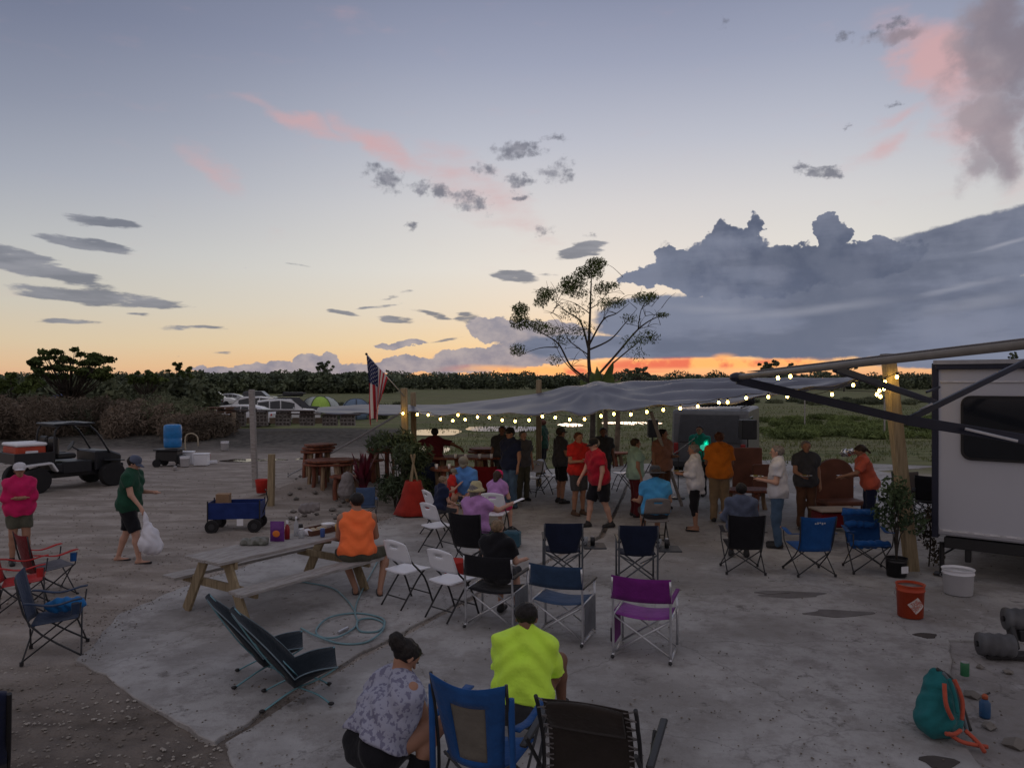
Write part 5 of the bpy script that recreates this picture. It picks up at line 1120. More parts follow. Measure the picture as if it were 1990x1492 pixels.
# zero gravity lounger, laced
zt = thing('lounge_chair', 'dark brown laced reclining lounge chair at the bottom edge', 'lounge chair', (.52, 4.88, 0), R(-20)); zf = cloth('darkbrown', (.035, .028, .024))
def zp(u, v): return ((u-.5)*(.56-.02*v), -.05+.08*math.sin(v*3)-.0+.52*v*-.35, .30+.62*v+.02*math.sin(u*PI)*1.6*(v > .8)-.02*math.sin(u*PI))
for s in (-1, 1):
    sd_ = [Vector((s*.315, zp(.5, v/10)[1], zp(.5, v/10)[2])) for v in range(11)]; MB().tube(sd_, .014, 8).build('side_rail', M_black, zt, smooth=True)
    MB().bar((s*.40, -.22, .60), (s*.40, .34, .66), .05, .025).build('armrest', M_black, zt, bevel=.008); MB().tube([(s*.36, .38, 0), (s*.34, -.34, .72)], .013, 8).build('leg', M_black, zt); MB().tube([(s*.36, -.42, 0), (s*.36, .2, .64)], .013, 8).build('leg', M_black, zt)
    ln = MB()
    for k in range(17): p = Vector(zp(0 if s < 0 else 1, (k+.5)/17)); q = Vector((s*.315, p.y, p.z+.018*(-1)**k)); ln.tube([p+Vector((-s*.03, -.006, 0)), q], .006, 5)
    o = ln.build('lacing', mat('bungee', (.16, .15, .15), .5), zt); o['kind'] = 'stuff'
MB().grid(curve_sheet(zp, 12, 14)).build('sling', zf, zt, smooth=True, solid=.008)
MB().grid([[Vector(zp(.06+.88*i/10, .70+.27*j/5))+Vector((0, -.028-.02*math.sin(j/5*PI), .012*math.sin(i/10*PI))) for i in range(11)] for j in range(6)]).build('head_pillow', zf, zt, smooth=True, solid=.035)
MB().tube([(-.315, .12, .28), (.315, .12, .28)], .013, 8).build('crossbar', M_black, zt)
# ------------------------------------------------------------------ picnic table and what lies on it
PT = Vector((-3.09, 10.14, 0)); PR = math.atan2(.825, .565)
pt = thing('picnic_table', 'long weathered wooden picnic table with attached benches', 'picnic table', PT, PR)
L2 = 1.17
for i in range(5): MB().box((random.uniform(-.01, .01), (i-2)*.143, .745), (2*L2, .137, .038)).build('plank', M_wood, pt, bevel=.004)
for s in (-1, 1):
    for k in (0, 1): MB().box((random.uniform(-.02, .02), s*(.60+.145*k), .445), (2*L2, .138, .038)).build('plank', M_wood, pt, bevel=.004)
    x = s*.92
    MB().bar((x, -.74, .40), (x, .74, .40), .04, .10).build('bench_beam', M_post, pt, bevel=.004); MB().bar((x, -.35, .68), (x, .35, .68), .04, .09).build('top_beam', M_post, pt, bevel=.004)
    for q in (-1, 1): MB().bar((x+.042*s, q*.62, -.0), (x+.042*s, q*.22, .72), .14, .042, (1, 0, 0)).build('leg', M_post, pt, bevel=.004)
    MB().bar((x-.03*s, 0, .64), (x-.55*s, 0, .70), .04, .08).build('diagonal_brace', M_post, pt, bevel=.004)
TM = Matrix.Translation(PT) @ Matrix.Rotation(PR, 4, 'Z')
def ontab(x, y, z=.766): return TM @ Vector((x, y, z))
t = thing('snack_bag', 'purple snack bag with orange print standing on the picnic table', 'snack bag', ontab(.02, .08), PR-1.0)
rows = [[Vector(((u/8-.5)*.19, (1 if k else -1)*.04*math.sin(u/8*PI)*math.sin(v/8*PI*.94+.1), .0+.27*v/8)) for u in range(9)] for k in (0,) for v in range(9)]
m = MB().grid(rows); m.grid([[Vector((p.x, -p.y, p.z)) for p in r] for r in rows]); bgo = m.build('bag', mat('purple_foil', (.14, .03, .22), .35, (.10, .02, .16), 9, .5, 20), t, smooth=True)
MB().ell((0, -.044, .11), (.05, .010, .045), 12, 8).build('print', mat('orange_print', (.75, .20, .03), .5), t)
t = thing('sauce_bottle', 'small red bottle right of the purple bag', 'bottle', ontab(.20, .10)); MB().lathe([(.035, 0), (.037, .12), (.03, .17), (.014, .19), (.014, .215), (.005, .22)], n=14).build('bottle_body', mat('dark_red_pl', (.30, .015, .02), .4), t, smooth=True); MB().tube([(0, 0, .205), (0, 0, .25)], .016, 10).build('cap', M_white, t)
t = thing('water_bottle', 'clear water bottle with white cap on the picnic table', 'bottle', ontab(.42, .18)); MB().lathe([(.032, 0), (.034, .1), (.030, .12), (.034, .15), (.012, .22), (.012, .235)], n=14).build('bottle_body', mat('clear_pl', (.55, .58, .62), .1, alpha=.6), t, smooth=True); MB().tube([(0, 0, .235), (0, 0, .262)], .015, 10).build('cap', M_white, t)
t = thing('glass_jar', 'small clear jar beside the brown serving tray', 'jar', ontab(.36, .0)); MB().lathe([(.04, 0), (.045, .09), (.04, .11)], n=14).build('jar_body', mat('clear_pl', (.55, .58, .62)), t, smooth=True); MB().lathe([(.04, .11), (.04, .125), (.005, .128)], n=14).build('lid', M_alu, t)
t = thing('food_tray', 'brown serving tray of food near the orange tank top man', 'tray', ontab(.72, .1), PR)
m = MB(); m.box((0, 0, .006), (.42, .28, .012)); [m.box(c, d) for c, d in (((-.215, 0, .035), (.012, .30, .07)), ((.215, 0, .035), (.012, .30, .07)), ((0, -.145, .035), (.42, .012, .07)), ((0, .145, .035), (.42, .012, .07)))]; m.build('tray', mat('brown_tray', (.12, .05, .03), .6), t)
m = MB(); [m.ell((random.uniform(-.17, .17), random.uniform(-.1, .1), .035), (.05, .04, .03), 7, 5) for _ in range(18)]; o = m.build('food', mat('tray_food', (.45, .30, .14), .6, (.35, .33, .28), 18), t, smooth=True); o['kind'] = 'stuff'
t = thing('juice_cup', 'yellow drink cup at the end of the tray', 'cup', ontab(.88, -.16)); MB().lathe([(.035, 0), (.045, .12), (.04, .12), (.03, .01)], n=14).build('cup_body', mat('yellow_drink', (.60, .30, .03), .4), t, smooth=True)
t = thing('plastic_tub', 'white clear-lidded tub behind the yellow cup', 'tub', ontab(.95, .12)); MB().lathe([(.08, 0), (.10, .09), (.104, .095), (.005, .10)], n=18).build('tub_body', M_white, t, smooth=True)
t = thing('salad_bag', 'dark crumpled bag of greens left of the purple bag', 'bag', ontab(-.30, .14)); G = SDF((-.28, -.2, -.06), (.28, .2, .2), .014); G.add(G.cap((-.14, 0, .03), (.12, .02, .04), .05, .07), .04); G.D += .018*np.sin(G.X*45+3*np.sin(G.Y*30))*np.cos(G.Y*50+G.Z*30); G.cut(-G.Z+0*G.X+0*G.Y); G.mesh('bag', mat('green_bag', (.10, .11, .085), .4, (.20, .20, .19), 20), t)
# drinks on the chair side tables
for k, (cx_, lab) in enumerate([((1093, 1128), 'left'), ((1237, 1134), 'right')]):
    b = g(*cx_); q = Vector((b.x+.45, b.y+.08, .503))
    t = thing('can_koozie', 'dark drink sleeve on the %s navy chair side table' % lab, 'drink', q); MB().tube([(0, 0, 0), (0, 0, .12)], .034, 12).build('sleeve', M_black, t, smooth=True); MB().tube([(0, 0, .12), (0, 0, .135)], .026, 12).build('can_top', M_alu, t)
    t = thing('clear_cup', 'clear plastic cup on the %s navy chair side table' % lab, 'cup', q+Vector((-.1, .05, 0))); MB().lathe([(.028, 0), (.038, .11), (.035, .11), (.025, .01)], n=12).build('cup_body', mat('clear_pl', (.55, .58, .62)), t, smooth=True)
# ------------------------------------------------------------------ hose
hp = [(735, 1090, ), (700, 1160), (690, 1190), (694, 1215), (660, 1242), (625, 1240), (615, 1225), (640, 1205), (690, 1193), (735, 1200), (748, 1215), (735, 1228), (700, 1228), (695, 1212), (720, 1203), (745, 1212), (742, 1232), (710, 1250), (660, 1252), (612, 1240), (585, 1222)]
hs = thing('garden_hose', 'teal garden hose lying in loose loops on the slab', 'hose', xy(g(690, 1200)))
MB().tube([g(*p)-hs.location+Vector((0, 0, .014+.022*(i % 3 == 1))) for i, p in enumerate(hp)], .0115, 8, 8).build('tube', mat('teal_hose', (.16, .29, .33), .45), hs, smooth=True)
MB().tube([g(690, 1190)-hs.location+Vector((0, 0, .016)), g(672, 1165)-hs.location+Vector((0, 0, .014)), g(640, 1142)-hs.location+Vector((0, 0, .014)), g(560, 1128)-hs.location+Vector((0, 0, .014))], .011, 8, 8).build('tube', mat('teal_hose', (.16, .29, .33)), hs, smooth=True)
MB().tube([g(657, 1232)-hs.location+Vector((0, 0, .02)), g(676, 1224)-hs.location+Vector((0, 0, .03))], .018, 8).build('nozzle', M_alu, hs)
# ------------------------------------------------------------------ wagon
wl = g(460, 1026); wg = thing('folding_wagon', 'dark blue collapsible wagon on the dirt with thick black wheels', 'wagon', wl+Vector((0, 0, -.04)), R(7)); wb = cloth('wagon_blue', (.02, .04, .17))
m = MB(); [m.box(c, d) for c, d in (((0, -.24, .42), (.98, .02, .32)), ((0, .24, .42), (.98, .02, .32)), ((-.49, 0, .42), (.02, .50, .32)), ((.49, 0, .42), (.02, .50, .32)), ((0, 0, .27), (.98, .48, .02)))]; m.build('body', wb, wg, bevel=.008)
for sx_ in (-1, 1):
    for sy in (-1, 1):
        w_ = MB().tube([(sx_*.40, sy*.25, .13), (sx_*.40, sy*.33, .13)], .13, 18).build('wheel', M_rub, wg, bevel=.01); MB().tube([(sx_*.40, sy*.245, .13), (sx_*.40, sy*.335, .13)], .06, 12).build('rim', M_dgrey, w_)
        MB().bar((sx_*.49, sy*.25, .12), (sx_*.49, sy*.25, .62), .022, .022).build('post', M_black, wg)
MB().tube([(.49, 0, .3), (.60, 0, .6), (.56, 0, .80), (.56, -.1, .80)], .012, 6).build('handle', M_black, wg)
MB().box((.12, -.256, .20), (.12, .01, .13)).build('tag', M_white, wg)
t = thing('cardboard_box', 'small brown cardboard box sitting in the wagon', 'box', wl+Vector((-.28, .05, .25)), R(10)); MB().box((0, 0, .24), (.26, .22, .38)).build('carton', M_card, t, bevel=.005)
t = thing('red_bucket', 'red plastic bucket standing on the mound behind the wagon', 'bucket', g(509, 968)+Vector((0, 0, .14))); MB().lathe([(.13, 0), (.16, .32), (.17, .33), (.165, .31), (.125, .02)], n=20).build('pail', M_red, t, smooth=True)
# ------------------------------------------------------------------ buckets at the right
def bucket(label, loc, r, h, m, lid=None, n=24, rz=0):
    t = thing('bucket', label, 'bucket', loc, rz); MB().lathe([(r*.88, 0), (r*.96, h*.8), (r, h*.8), (r*1.03, h*.82), (r*.97, h*.84), (r, h*.97), (r*1.04, h*.98), (r*1.04, h), (r*.98, h), (r*.86, .02)], n=n).build('pail', m, t, smooth=True, auto=False)
    if lid: MB().lathe([(r*.97, h-.03), (r*.9, h-.035), (.01, h-.03)], n=n).build('lid', lid, t, smooth=True)
    MB().tube([(-r*1.03, 0, h*.88), (-r*.85, r*.70, h*.62), (0, r*1.08, h*.5), (r*.85, r*.70, h*.62), (r*1.03, 0, h*.88)], .004, 5, 5).build('handle', M_alu, t)
    return t
ob = bucket('orange bucket with a white tilted square logo near the white one', g(1769, 1196), .165, .40, mat('bucket_orange', (.52, .07, .02), .5, (.42, .05, .018), 4), mat('bucket_rim', (.30, .27, .25), .6))
# printed logo: tilted square with stencil lettering
def onbucket(x, z, r=.157): a = x/r; return Vector((math.sin(a)*r*1.012*(1+.045*z/.4*1.6), -math.cos(a)*r*1.012*(1+.045*z/.4*1.6), z))
lgm = MB()
rot = R(40); rows = []
for j in range(13):
    rows.append([onbucket(((i-6)/12*.145)*math.cos(rot)-((j-6)/12*.145)*math.sin(rot), .165+((i-6)/12*.145)*math.sin(rot)+((j-6)/12*.145)*math.cos(rot), .150) for i in range(13)])
lgm.grid(rows).build('logo_square', mat('logo_white', (.62, .55, .52), .6), ob, solid=.002)
for k, (txt, dz) in enumerate((('THE', .042), ('HOME', 0.008), ('DEPOT', -.03))):
    cu = bpy.data.curves.new('logo_text', 'FONT'); cu.body = txt; cu.size = .052; cu.align_x = 'CENTER'; cu.align_y = 'CENTER'; to = bpy.data.objects.new('lettering', cu); S.collection.objects.link(to)
    dg = bpy.context.evaluated_depsgraph_get(); me = bpy.data.meshes.new_from_object(to.evaluated_get(dg)); bpy.data.objects.remove(to)
    for v in me.vertices:
        x, y = v.co.x, v.co.y+dz; q = onbucket(x*math.cos(rot)-y*math.sin(rot), .165+x*math.sin(rot)+y*math.cos(rot), .153); v.co = q*1.0+Vector((0, -.003, 0))
    me.materials.append(mat('bucket_orange', (.52, .07, .02))); lo_ = bpy.data.objects.new('lettering', me); S.collection.objects.link(lo_); lo_.parent = ob; lo_['kind'] = 'stuff'
bucket('white lidded pail in front of the trailer', g(1862, 1152), .20, .34, M_white, M_white)
kb = bucket('black plant pot bucket with a white label at the leaning post', g(1742, 1118), .155, .27, M_black, mat('potting_soil', (.04, .03, .025), .95))
MB().box((.05, -.150, .12), (.12, .012, .10), R(18)).build('sticker', M_white, kb)
sh = thing('potted_shrub', 'leafy green shrub growing on thin stems from the black pot', 'plant', g(1742, 1118)+Vector((0, .0, .22)))
m = MB()
Ps = []
for k in range(7):
    e = Vector((random.uniform(-.22, .28), random.uniform(-.2, .2), random.uniform(.55, 1.15))); m.tube([(0, 0, 0), (e.x*.25, e.y*.25, .4), e], [.012, .005], 5, 4); Ps.append(clump_pts(e, (.20, .18, .2), 150, .2))
m.build('stem', M_trunk, sh, smooth=True); P = np.concatenate(Ps); V_, F_ = cards(P, .07*rng.uniform(.6, 1.4, len(P)), .55, .3); mesh_np('foliage', V_, F_, mat('pot_leaf', (.07, .11, .045), .7, (.03, .055, .025), 2), sh)
sh2 = thing('vine_shrub', 'brown drying vine climbing by the trailer corner', 'plant', g(1805, 1100))
Ps = [clump_pts((random.uniform(-.12, .12), random.uniform(-.1, .1), z), (.13, .12, .14), 90, .2) for z in np.arange(.15, .95, .14)]; MB().tube([(0, 0, 0), (.03, 0, .5), (-.02, 0, .95)], .012, 6, 4).build('stem', M_trunk, sh2); P = np.concatenate(Ps); V_, F_ = cards(P, .06*rng.uniform(.6, 1.4, len(P)), .5, .4); mesh_np('foliage', V_, F_, mat('vine_leaf', (.09, .07, .045), .8, (.04, .035, .025), 3), sh2)
# backpack
bp = thing('backpack', 'teal and orange backpack lying on the slab with loose straps', 'backpack', g(1822, 1425), R(12)); tm = cloth('teal_bag', (.02, .16, .17)); om = cloth('coral_strap', (.50, .10, .06))
G = SDF((-.3, -.25, -.02), (.3, .3, .60), .012); G.add(G.cap((-.02, 0, .14), (.03, .04, .36), .165, .11), .05); G.add(G.cap((-.08, -.04, .11), (.1, -.02, .12), .10, .10), .05); G.add(G.cap((.02, .04, .4), (.03, .05, .47), .08, .05), .04); G.D += .010*np.sin(G.X*38+3*np.sin(G.Z*17))*np.cos(G.Y*30+G.Z*13); G.cut(-(G.Z-.0)+0*G.X+0*G.Y); G.mesh('bag', tm, bp)
for pts, m_ in [([(-.05, -.13, .47), (-.07, -.17, .32), (-.02, -.18, .2)], om), ([(.07, -.10, .48), (.10, -.15, .33), (.08, -.17, .18)], om), ([(.0, -.12, .50), (.02, -.16, .38), (.02, -.19, .25)], tm), ([(-.05, -.17, .09), (.04, -.22, .03), (.20, -.30, .012)], om), ([(-.10, -.20, .10), (-.02, -.20, .09), (.05, -.19, .11)], om), ([(.10, -.18, .10), (.15, -.26, .03), (.11, -.36, .012)], om), ([(.02, .03, .52), (.16, .02, .42), (.24, 0, .2), (.27, -.05, .02)], M_black), ([(.05, 0, .5), (.14, -.04, .36), (.19, -.06, .16), (.2, -.1, .02)], cloth('slategrey', (.14, .17, .19)))]:
    MB().tube(pts, .017, 6, 5).build('strap', m_, bp, smooth=True)
t = thing('spray_can', 'short green can standing near the backpack', 'can', g(1875, 1312)); MB().lathe([(.038, 0), (.04, .004), (.04, .12), (.035, .13)], n=14).build('can_body', mat('green_can', (.03, .16, .07), .4), t, smooth=True); MB().tube([(0, 0, .128), (0, 0, .134)], .034, 12).build('can_top', M_alu, t)
t = thing('spray_bottle', 'blue bottle with an orange spout lying upright right of the backpack', 'bottle', g(1914, 1384)+Vector((0, 0, -.04))); MB().lathe([(.042, 0), (.045, .02), (.045, .13), (.02, .165)], n=14).build('bottle_body', mat('blue_pl', (.02, .08, .19), .4), t, smooth=True); MB().lathe([(.024, .16), (.026, .19), (.012, .205)], n=12).build('cap', mat('orange_cap', (.45, .10, .04), .5), t, smooth=True); MB().tube([(0, 0, .195), (.045, 0, .215)], .009, 6).build('spout', M_black, t)
# trailer coupling jack with two fat rollers
rj = thing('roller_cart', 'black steel cart with two ribbed grey rollers at the right edge', 'cart', g(1935, 1275)+Vector((0, 0, -.045)), R(-12)); ribm = mat('ribbed_grey', (.13, .135, .145), .55, (.06, .06, .065), 3)
for cx_, cy, cz in ((0, 0, .17), (.32, .18, .40)):
    pr = []
    for i in range(15): z = -.17+.34*i/14; pr.append((.115+.008*math.sin(i*1.6), z))
    MB().lathe(pr, (cx_, cy, cz), 20, Matrix.Rotation(PI/2, 3, 'Y')).build('roller', ribm, rj, smooth=True); MB().tube([(cx_-.19, cy, cz), (cx_+.2, cy, cz)], .03, 10).build('axle', M_black, rj)
MB().bar((.19, .0, .12), (.19, .22, .46), .05, .14).build('side_plate', M_black, rj, bevel=.01); MB().bar((-.1, .05, .04), (.6, .1, .06), .16, .05).build('base_beam', M_black, rj, bevel=.01); MB().bar((.25, .12, .25), (.8, .2, .28), .10, .12).build('frame', M_black, rj, bevel=.01); MB().bar((.45, .1, .0), (.45, .12, .3), .05, .05).build('stand', M_black, rj)
for k, (px, py, s) in enumerate([(1890, 1345, .09), (1960, 1300, .06), (1925, 1405, .07), (1975, 1440, .12), (1905, 1290, .05)]):
    p = g(px, py)+Vector((0, 0, -.03)); rocks('concrete_chunk', [p], s*.8, s, M_rock, None, None, None); o = bpy.context.scene.objects[-1] if False else [q for q in S.objects if q.name.startswith('concrete_chunk')][-1]
    tag(o, ['flat broken chunk of concrete right of the green can', 'small rubble lump under the roller cart', 'rubble piece beside the blue spray bottle', 'largest grey rubble slab at the lower right corner', 'little rubble lump behind the green can'][k], 'rubble', 'loose concrete rubble at the right')
for k, (px, py, s) in enumerate([(1800, 1233, .10), (1824, 1478, .11)]):
    p = g(px, py)+Vector((0, 0, -.010)); pts = [(p.x+s*1.2*math.cos(a)*(1+.3*math.sin(3*a+k)), p.y+s*.9*math.sin(a)) for a in [2*PI*i/14 for i in range(14)]]; MB().prism(pts, -.05, .006-.010).build('pothole', mat('pothole_dirt', (.07, .06, .055), .95), kind='structure')
for k, (px, py, rx, ry) in enumerate([(1540, 1153, .42, .17), (1630, 1190, .38, .15), (1500, 1150, .2, .08)]):
    p = g(px, py); pts = [(p.x+rx*math.cos(a)*(1+.25*math.sin(4*a+k)), p.y+ry*math.sin(a)*(1+.2*math.cos(3*a))) for a in [2*PI*i/28 for i in range(28)]]; MB().prism(pts, -.02, -.008+.003*k).build('damp_patch', mat('damp_concrete', (.15, .14, .14), .5, (.11, .10, .10), 5), kind='structure')
# dark thing at the lower left edge
t = thing('rocking_chair', 'dark chair back cut by the lower left frame edge', 'chair', (-3.62, 4.98, -.04), R(35)); 
MB().grid(curve_sheet(lambda u, v: ((u-.5)*.52, -.03-.22*v-.04*math.sin(u*PI), .40+.56*v-.03*(2*u-1)**4), 10, 8)).build('backrest', C['navy'], t, smooth=True, solid=.05)
MB().grid(curve_sheet(lambda u, v: ((u-.5)*.5, .5*v, .42-.03*math.sin(u*PI)), 6, 4)).build('seat', C['navy'], t, smooth=True, solid=.04)
for s in (-1, 1): MB().tube([(s*.27, .45, 0), (s*.27, -.05, .42), (s*.27, -.27, .93)], .016, 8, 3).build('leg', M_black, t); MB().tube([(s*.27, -.35, 0), (s*.27, .45, .42)], .016, 8).build('leg', M_black, t)
# ------------------------------------------------------------------ cedar slab tables
def slab_table(label, loc, w, l, h, rz=0, nleg=6, stack=1, mleg=None, cat='wooden table', group='rough cedar slab tables'):
    t = thing('slab_table', label, cat, loc, rz, group); lo_ = Vector(loc)
    for k in range(stack):
        pts = [((w/2*math.cos(a)*(abs(math.cos(a))**-.35 if abs(math.cos(a)) > .3 else 1.3))*(1+.10*mnoise.noise(Vector((math.cos(a)*2, math.sin(a)*2, k*3+lo_.x)))), l/2*math.sin(a)*(1+.22*mnoise.noise(Vector((math.cos(a)*3, math.sin(a)*3, k*5+lo_.y))))) for a in [2*PI*i/30 for i in range(30)]]
        c_, s_ = math.cos(.2*k), math.sin(.2*k); pts = [(x*c_-y*s_+.05*k, x*s_+y*c_) for x, y in pts]
        MB().prism(pts, h+.085*k, h+.055+.085*k).build('slab_top', M_cedar, t, bevel=.01)
    for k in range(nleg):
        a = 2*PI*k/nleg+.3; x, y = w*.36*math.cos(a), l*.34*math.sin(a); r = random.uniform(.045, .08)
        MB().tube([(x*1.05, y, -.03), (x+random.uniform(-.04, .04), y, h*.5), (x*.95, y, h)], [r*1.1, r*.9, r], 9, 3).build('leg', M_bark if k % 2 == 0 else M_cedar, t, smooth=True)
    return t
slab_table('stack of thick cedar slabs on many log legs left of the red plant', g(640, 962), 1.35, .9, .78, R(5), 9, 2)
slab_table('lower cedar slab bench right behind the wagon mound', g(672, 972), .8, .6, .55, R(-20), 5, 1)
slab_table('small cedar top with pale trunk legs partly behind the red plant', g(705, 938), 1.2, .7, .62, R(10), 6, 1)
slab_table('reddish cedar table in front of the maroon shirt person', g(878, 985), 1.05, .8, .86, R(12), 5, 1)
slab_table('long cedar table laid with cups in the middle distance', g(915, 966), 2.2, .9, .98, R(4), 8, 1)
slab_table('low cedar slab bench at the foot of the standing crowd', g(1160, 905), 2.4, .7, .42, R(0), 6, 1)
slab_table('wide cedar slab bench left of the white t-shirt man', g(1452, 990), 1.2, .7, .42, R(0), 4, 1)
for k, (px, py) in enumerate([(885, 862), (905, 857), (932, 855), (955, 850), (848, 905), (873, 908)]):
    q = at(px, py+6, 18.6 if py < 890 else 17.4); t = thing('cup', ['white cup at the left end of the long cedar table', 'white cup second along the long cedar table', 'white cup third along the long cedar table', 'white cup at the right end of the long cedar table', 'white tag cup left on the reddish table edge', 'white tag cup right on the reddish table edge'][k], 'cup', (q.x, q.y, 1.036 if py < 890 else .916), 0, 'cups on the cedar tables'); MB().lathe([(.03, 0), (.04, .11), (.036, .11), (.026, .01)], n=10).build('cup_body', M_white, t, smooth=True)
def panel_thing(name, label, cat, loc, w, h, th, m, rz=0, arch=False, feet=True):
    t = thing(name, label, cat, loc, rz); pts = [(-w/2, .12), (w/2, .12)]+[(w/2*math.cos(a), h-w*.25+w*.25*math.sin(a)) for a in [PI*i/12 for i in range(13)]] if arch else rrect(-w/2, w/2, .12, h, .05, 3)
    plate(pts, -th/2, th/2).build('panel', m, t, bevel=.01)
    if feet:
        for s in (-1, 1): MB().box((s*w*.38, 0, .07), (.08, .4, .14)).build('foot', m, t, bevel=.01)
    return t
M_brown = mat('brown_board', (.20, .075, .045), .7, (.13, .05, .03), 3, .2)
panel_thing('wooden_headboard', 'tall brown wooden panel behind the orange shirt person', 'wooden panel', g(1452, 962), .75, 1.22, .07, M_brown); panel_thing('wooden_bench', 'low brown bench back with pale top edge beside the white t-shirt man', 'wooden bench', g(1487, 968), .62, .85, .07, M_brown)
t = thing('cedar_armchair', 'round-backed heavy cedar chair under the reaching woman in coral', 'wooden chair', g(1621, 1010), R(8)); plate([(-.42, .3), (.42, .3)]+[(.42*math.cos(a), .95+.34*math.sin(a)) for a in [PI*i/14 for i in range(15)]], -.05, .05).build('backrest', M_brown, t, bevel=.015)
MB().box((0, -.28, .42), (.84, .55, .09)).build('seat', M_brown, t, bevel=.02); [MB().box((s*.36, y, .2), (.09, .09, .4)).build('leg', M_brown, t, bevel=.01) for s in (-1, 1) for y in (-.48, 0)]
t = thing('camp_table', 'maroon camp table with pale edge beside the blue chairs', 'table', g(1625, 1062), R(4)); MB().box((0, 0, .66), (.78, .5, .03)).build('table_top', mat('pale_edge', (.34, .27, .22), .7), t, bevel=.006); MB().box((0, .0, .50), (.72, .44, .26)).build('storage_pouch', C['dred'], t, bevel=.03)
for s in (-1, 1): MB().tube([(s*.36, -.22, 0), (s*.34, .2, .62)], .012, 6).build('leg', M_black, t); MB().tube([(s*.36, .22, 0), (s*.34, -.2, .62)], .012, 6).build('leg', M_black, t); 
t = thing('foil_food_pans', 'cluster of shiny foil pans below the cedar chair', 'foil pans', g(1600, 1030)); 
for i in range(9): q = MB(); x, y = random.uniform(-.35, .45), random.uniform(-.2, .2); q.box((x, y, .04+.07*(i % 3)), (.30, .2, .05), random.uniform(0, 3)); q.build('pan', mat('foil', (.75, .75, .76), .22, metal=1.0), t, bevel=.01)
t = thing('crumpled_foil', 'silver crumpled foil on top of the round cedar chair back', 'foil', at(1648, 880, 14.8)); G = SDF((-.2, -.15, -.12), (.2, .15, .15), .015); G.add(G.cap((-.07, 0, 0), (.07, 0, .02), .07, .06), .02); G.D += .03*np.sin(G.X*50+3*np.sin(G.Z*33))*np.cos(G.Y*45); G.mesh('foil_ball', mat('foil', (.75, .75, .76)), t)
# cooler seat near the girl, red tub under chairs
t = thing('cooler', 'teal soft cooler on the ground beside the pink cap girl', 'cooler', g(995, 1062), R(-10)); MB().box((0, 0, .14), (.30, .24, .28)).build('cooler_body', cloth('cooler_teal', (.05, .12, .17)), t, bevel=.03); MB().tube([(-.12, 0, .28), (0, 0, .36), (.12, 0, .28)], .01, 6, 4).build('handle', M_black, t)
t = thing('red_tub', 'red plastic tub on the floor behind the white folding chairs', 'tub', g(884, 1130)); MB().lathe([(.13, 0), (.17, .30), (.18, .31), (.165, .29), (.12, .02)], n=20).build('tub_body', M_red, t, smooth=True)
# red cloth cone with crossed sticks
t = thing('easel_tent', 'red draped easel with three crossed wooden sticks by the shrub', 'easel', g(803, 1000)); 
for a in (0.3, 2.4, 4.5): MB().bar((.28*math.cos(a), .28*math.sin(a), 0), (-.05*math.cos(a), -.05*math.sin(a), 1.32), .035, .035).build('stick', M_post, t)
rows = []
for j in range(9):
    v = j/8; r = .42-.26*v**.8; rows.append([Vector((r*(1+.06*math.sin(k*1.9+j))*math.cos(2*PI*k/20), r*(1+.06*math.sin(k*1.9))*math.sin(2*PI*k/20), .03+.72*v)) for k in range(21)])
MB().grid(rows).build('drape', cloth('redorange', (.36, .03, .02)), t, smooth=True, solid=.008)
t = thing('blue_tote', 'dark blue bin standing behind the easel and shrub', 'bin', g(818, 968), R(4)); MB().box((0, 0, .45), (.8, .5, .9)).build('bin_body', C['navy'], t, bevel=.04)
# plants near the flag post
def spiky(label, loc, n, hgt_, m, w, spread, cat='plant', name='spiky_plant'):
    t = thing(name, label, cat, loc); pot = None
    for k in range(n):
        a = random.uniform(0, 2*PI); r = random.uniform(.1, 1)*spread; z = hgt_*random.uniform(.55, 1.05); b0 = Vector((random.uniform(-.05, .05), random.uniform(-.05, .05), hgt_*random.uniform(0, .45))); tp2 = Vector((r*math.cos(a), r*math.sin(a), z)); md = b0.lerp(tp2, .55)+Vector((0, 0, .1*hgt_)); sd2 = (tp2-b0).cross(Vector((0, 0, 1))).normalized(); rows = []
        for i in range(6): q = i/5; p_ = b0.lerp(md, q).lerp(md.lerp(tp2, q), q); ww = w*math.sin(PI*min(.97, q*.85+.12)); rows.append([p_-sd2*ww, p_+Vector((0, 0, -.25*ww)), p_+sd2*ww])
        MB().grid(rows).build('leaf', m, t, smooth=True)
    MB().tube([(0, 0, -.05), (0, 0, hgt_*.5)], .025, 6).build('stem', M_trunk, t); return t
spiky('dark red cordyline plant with upright blades beside the cedar tables', g(706, 978), 46, 1.25, mat('red_leaf', (.24, .02, .05), .5, (.06, .01, .02), 2.5), .045, .42)
t = thing('shrub', 'tall loose green shrub growing around the flag post', 'shrub', g(778, 992)); m = MB(); Ps = []
for k in range(26):
    e = Vector((random.uniform(-.62, .55), random.uniform(-.5, .5), random.uniform(.3, 1.65))); m.tube([(e.x*.2, e.y*.2, 0), (e.x*.5, e.y*.5, e.z*.6), e], [.014, .005], 5, 3); Ps.append(clump_pts(e, (.24, .22, .24), 240, .1))
m.build('stem', M_trunk, t, smooth=True); P = np.concatenate(Ps); P = P[P[:, 2] > .03]; V_, F_ = cards(P, .13*rng.uniform(.5, 1.5, len(P)), .22, .5); mesh_np('foliage', V_, F_, mat('shrub_leaf', (.09, .125, .055), .7, (.035, .055, .028), 1.4), t)
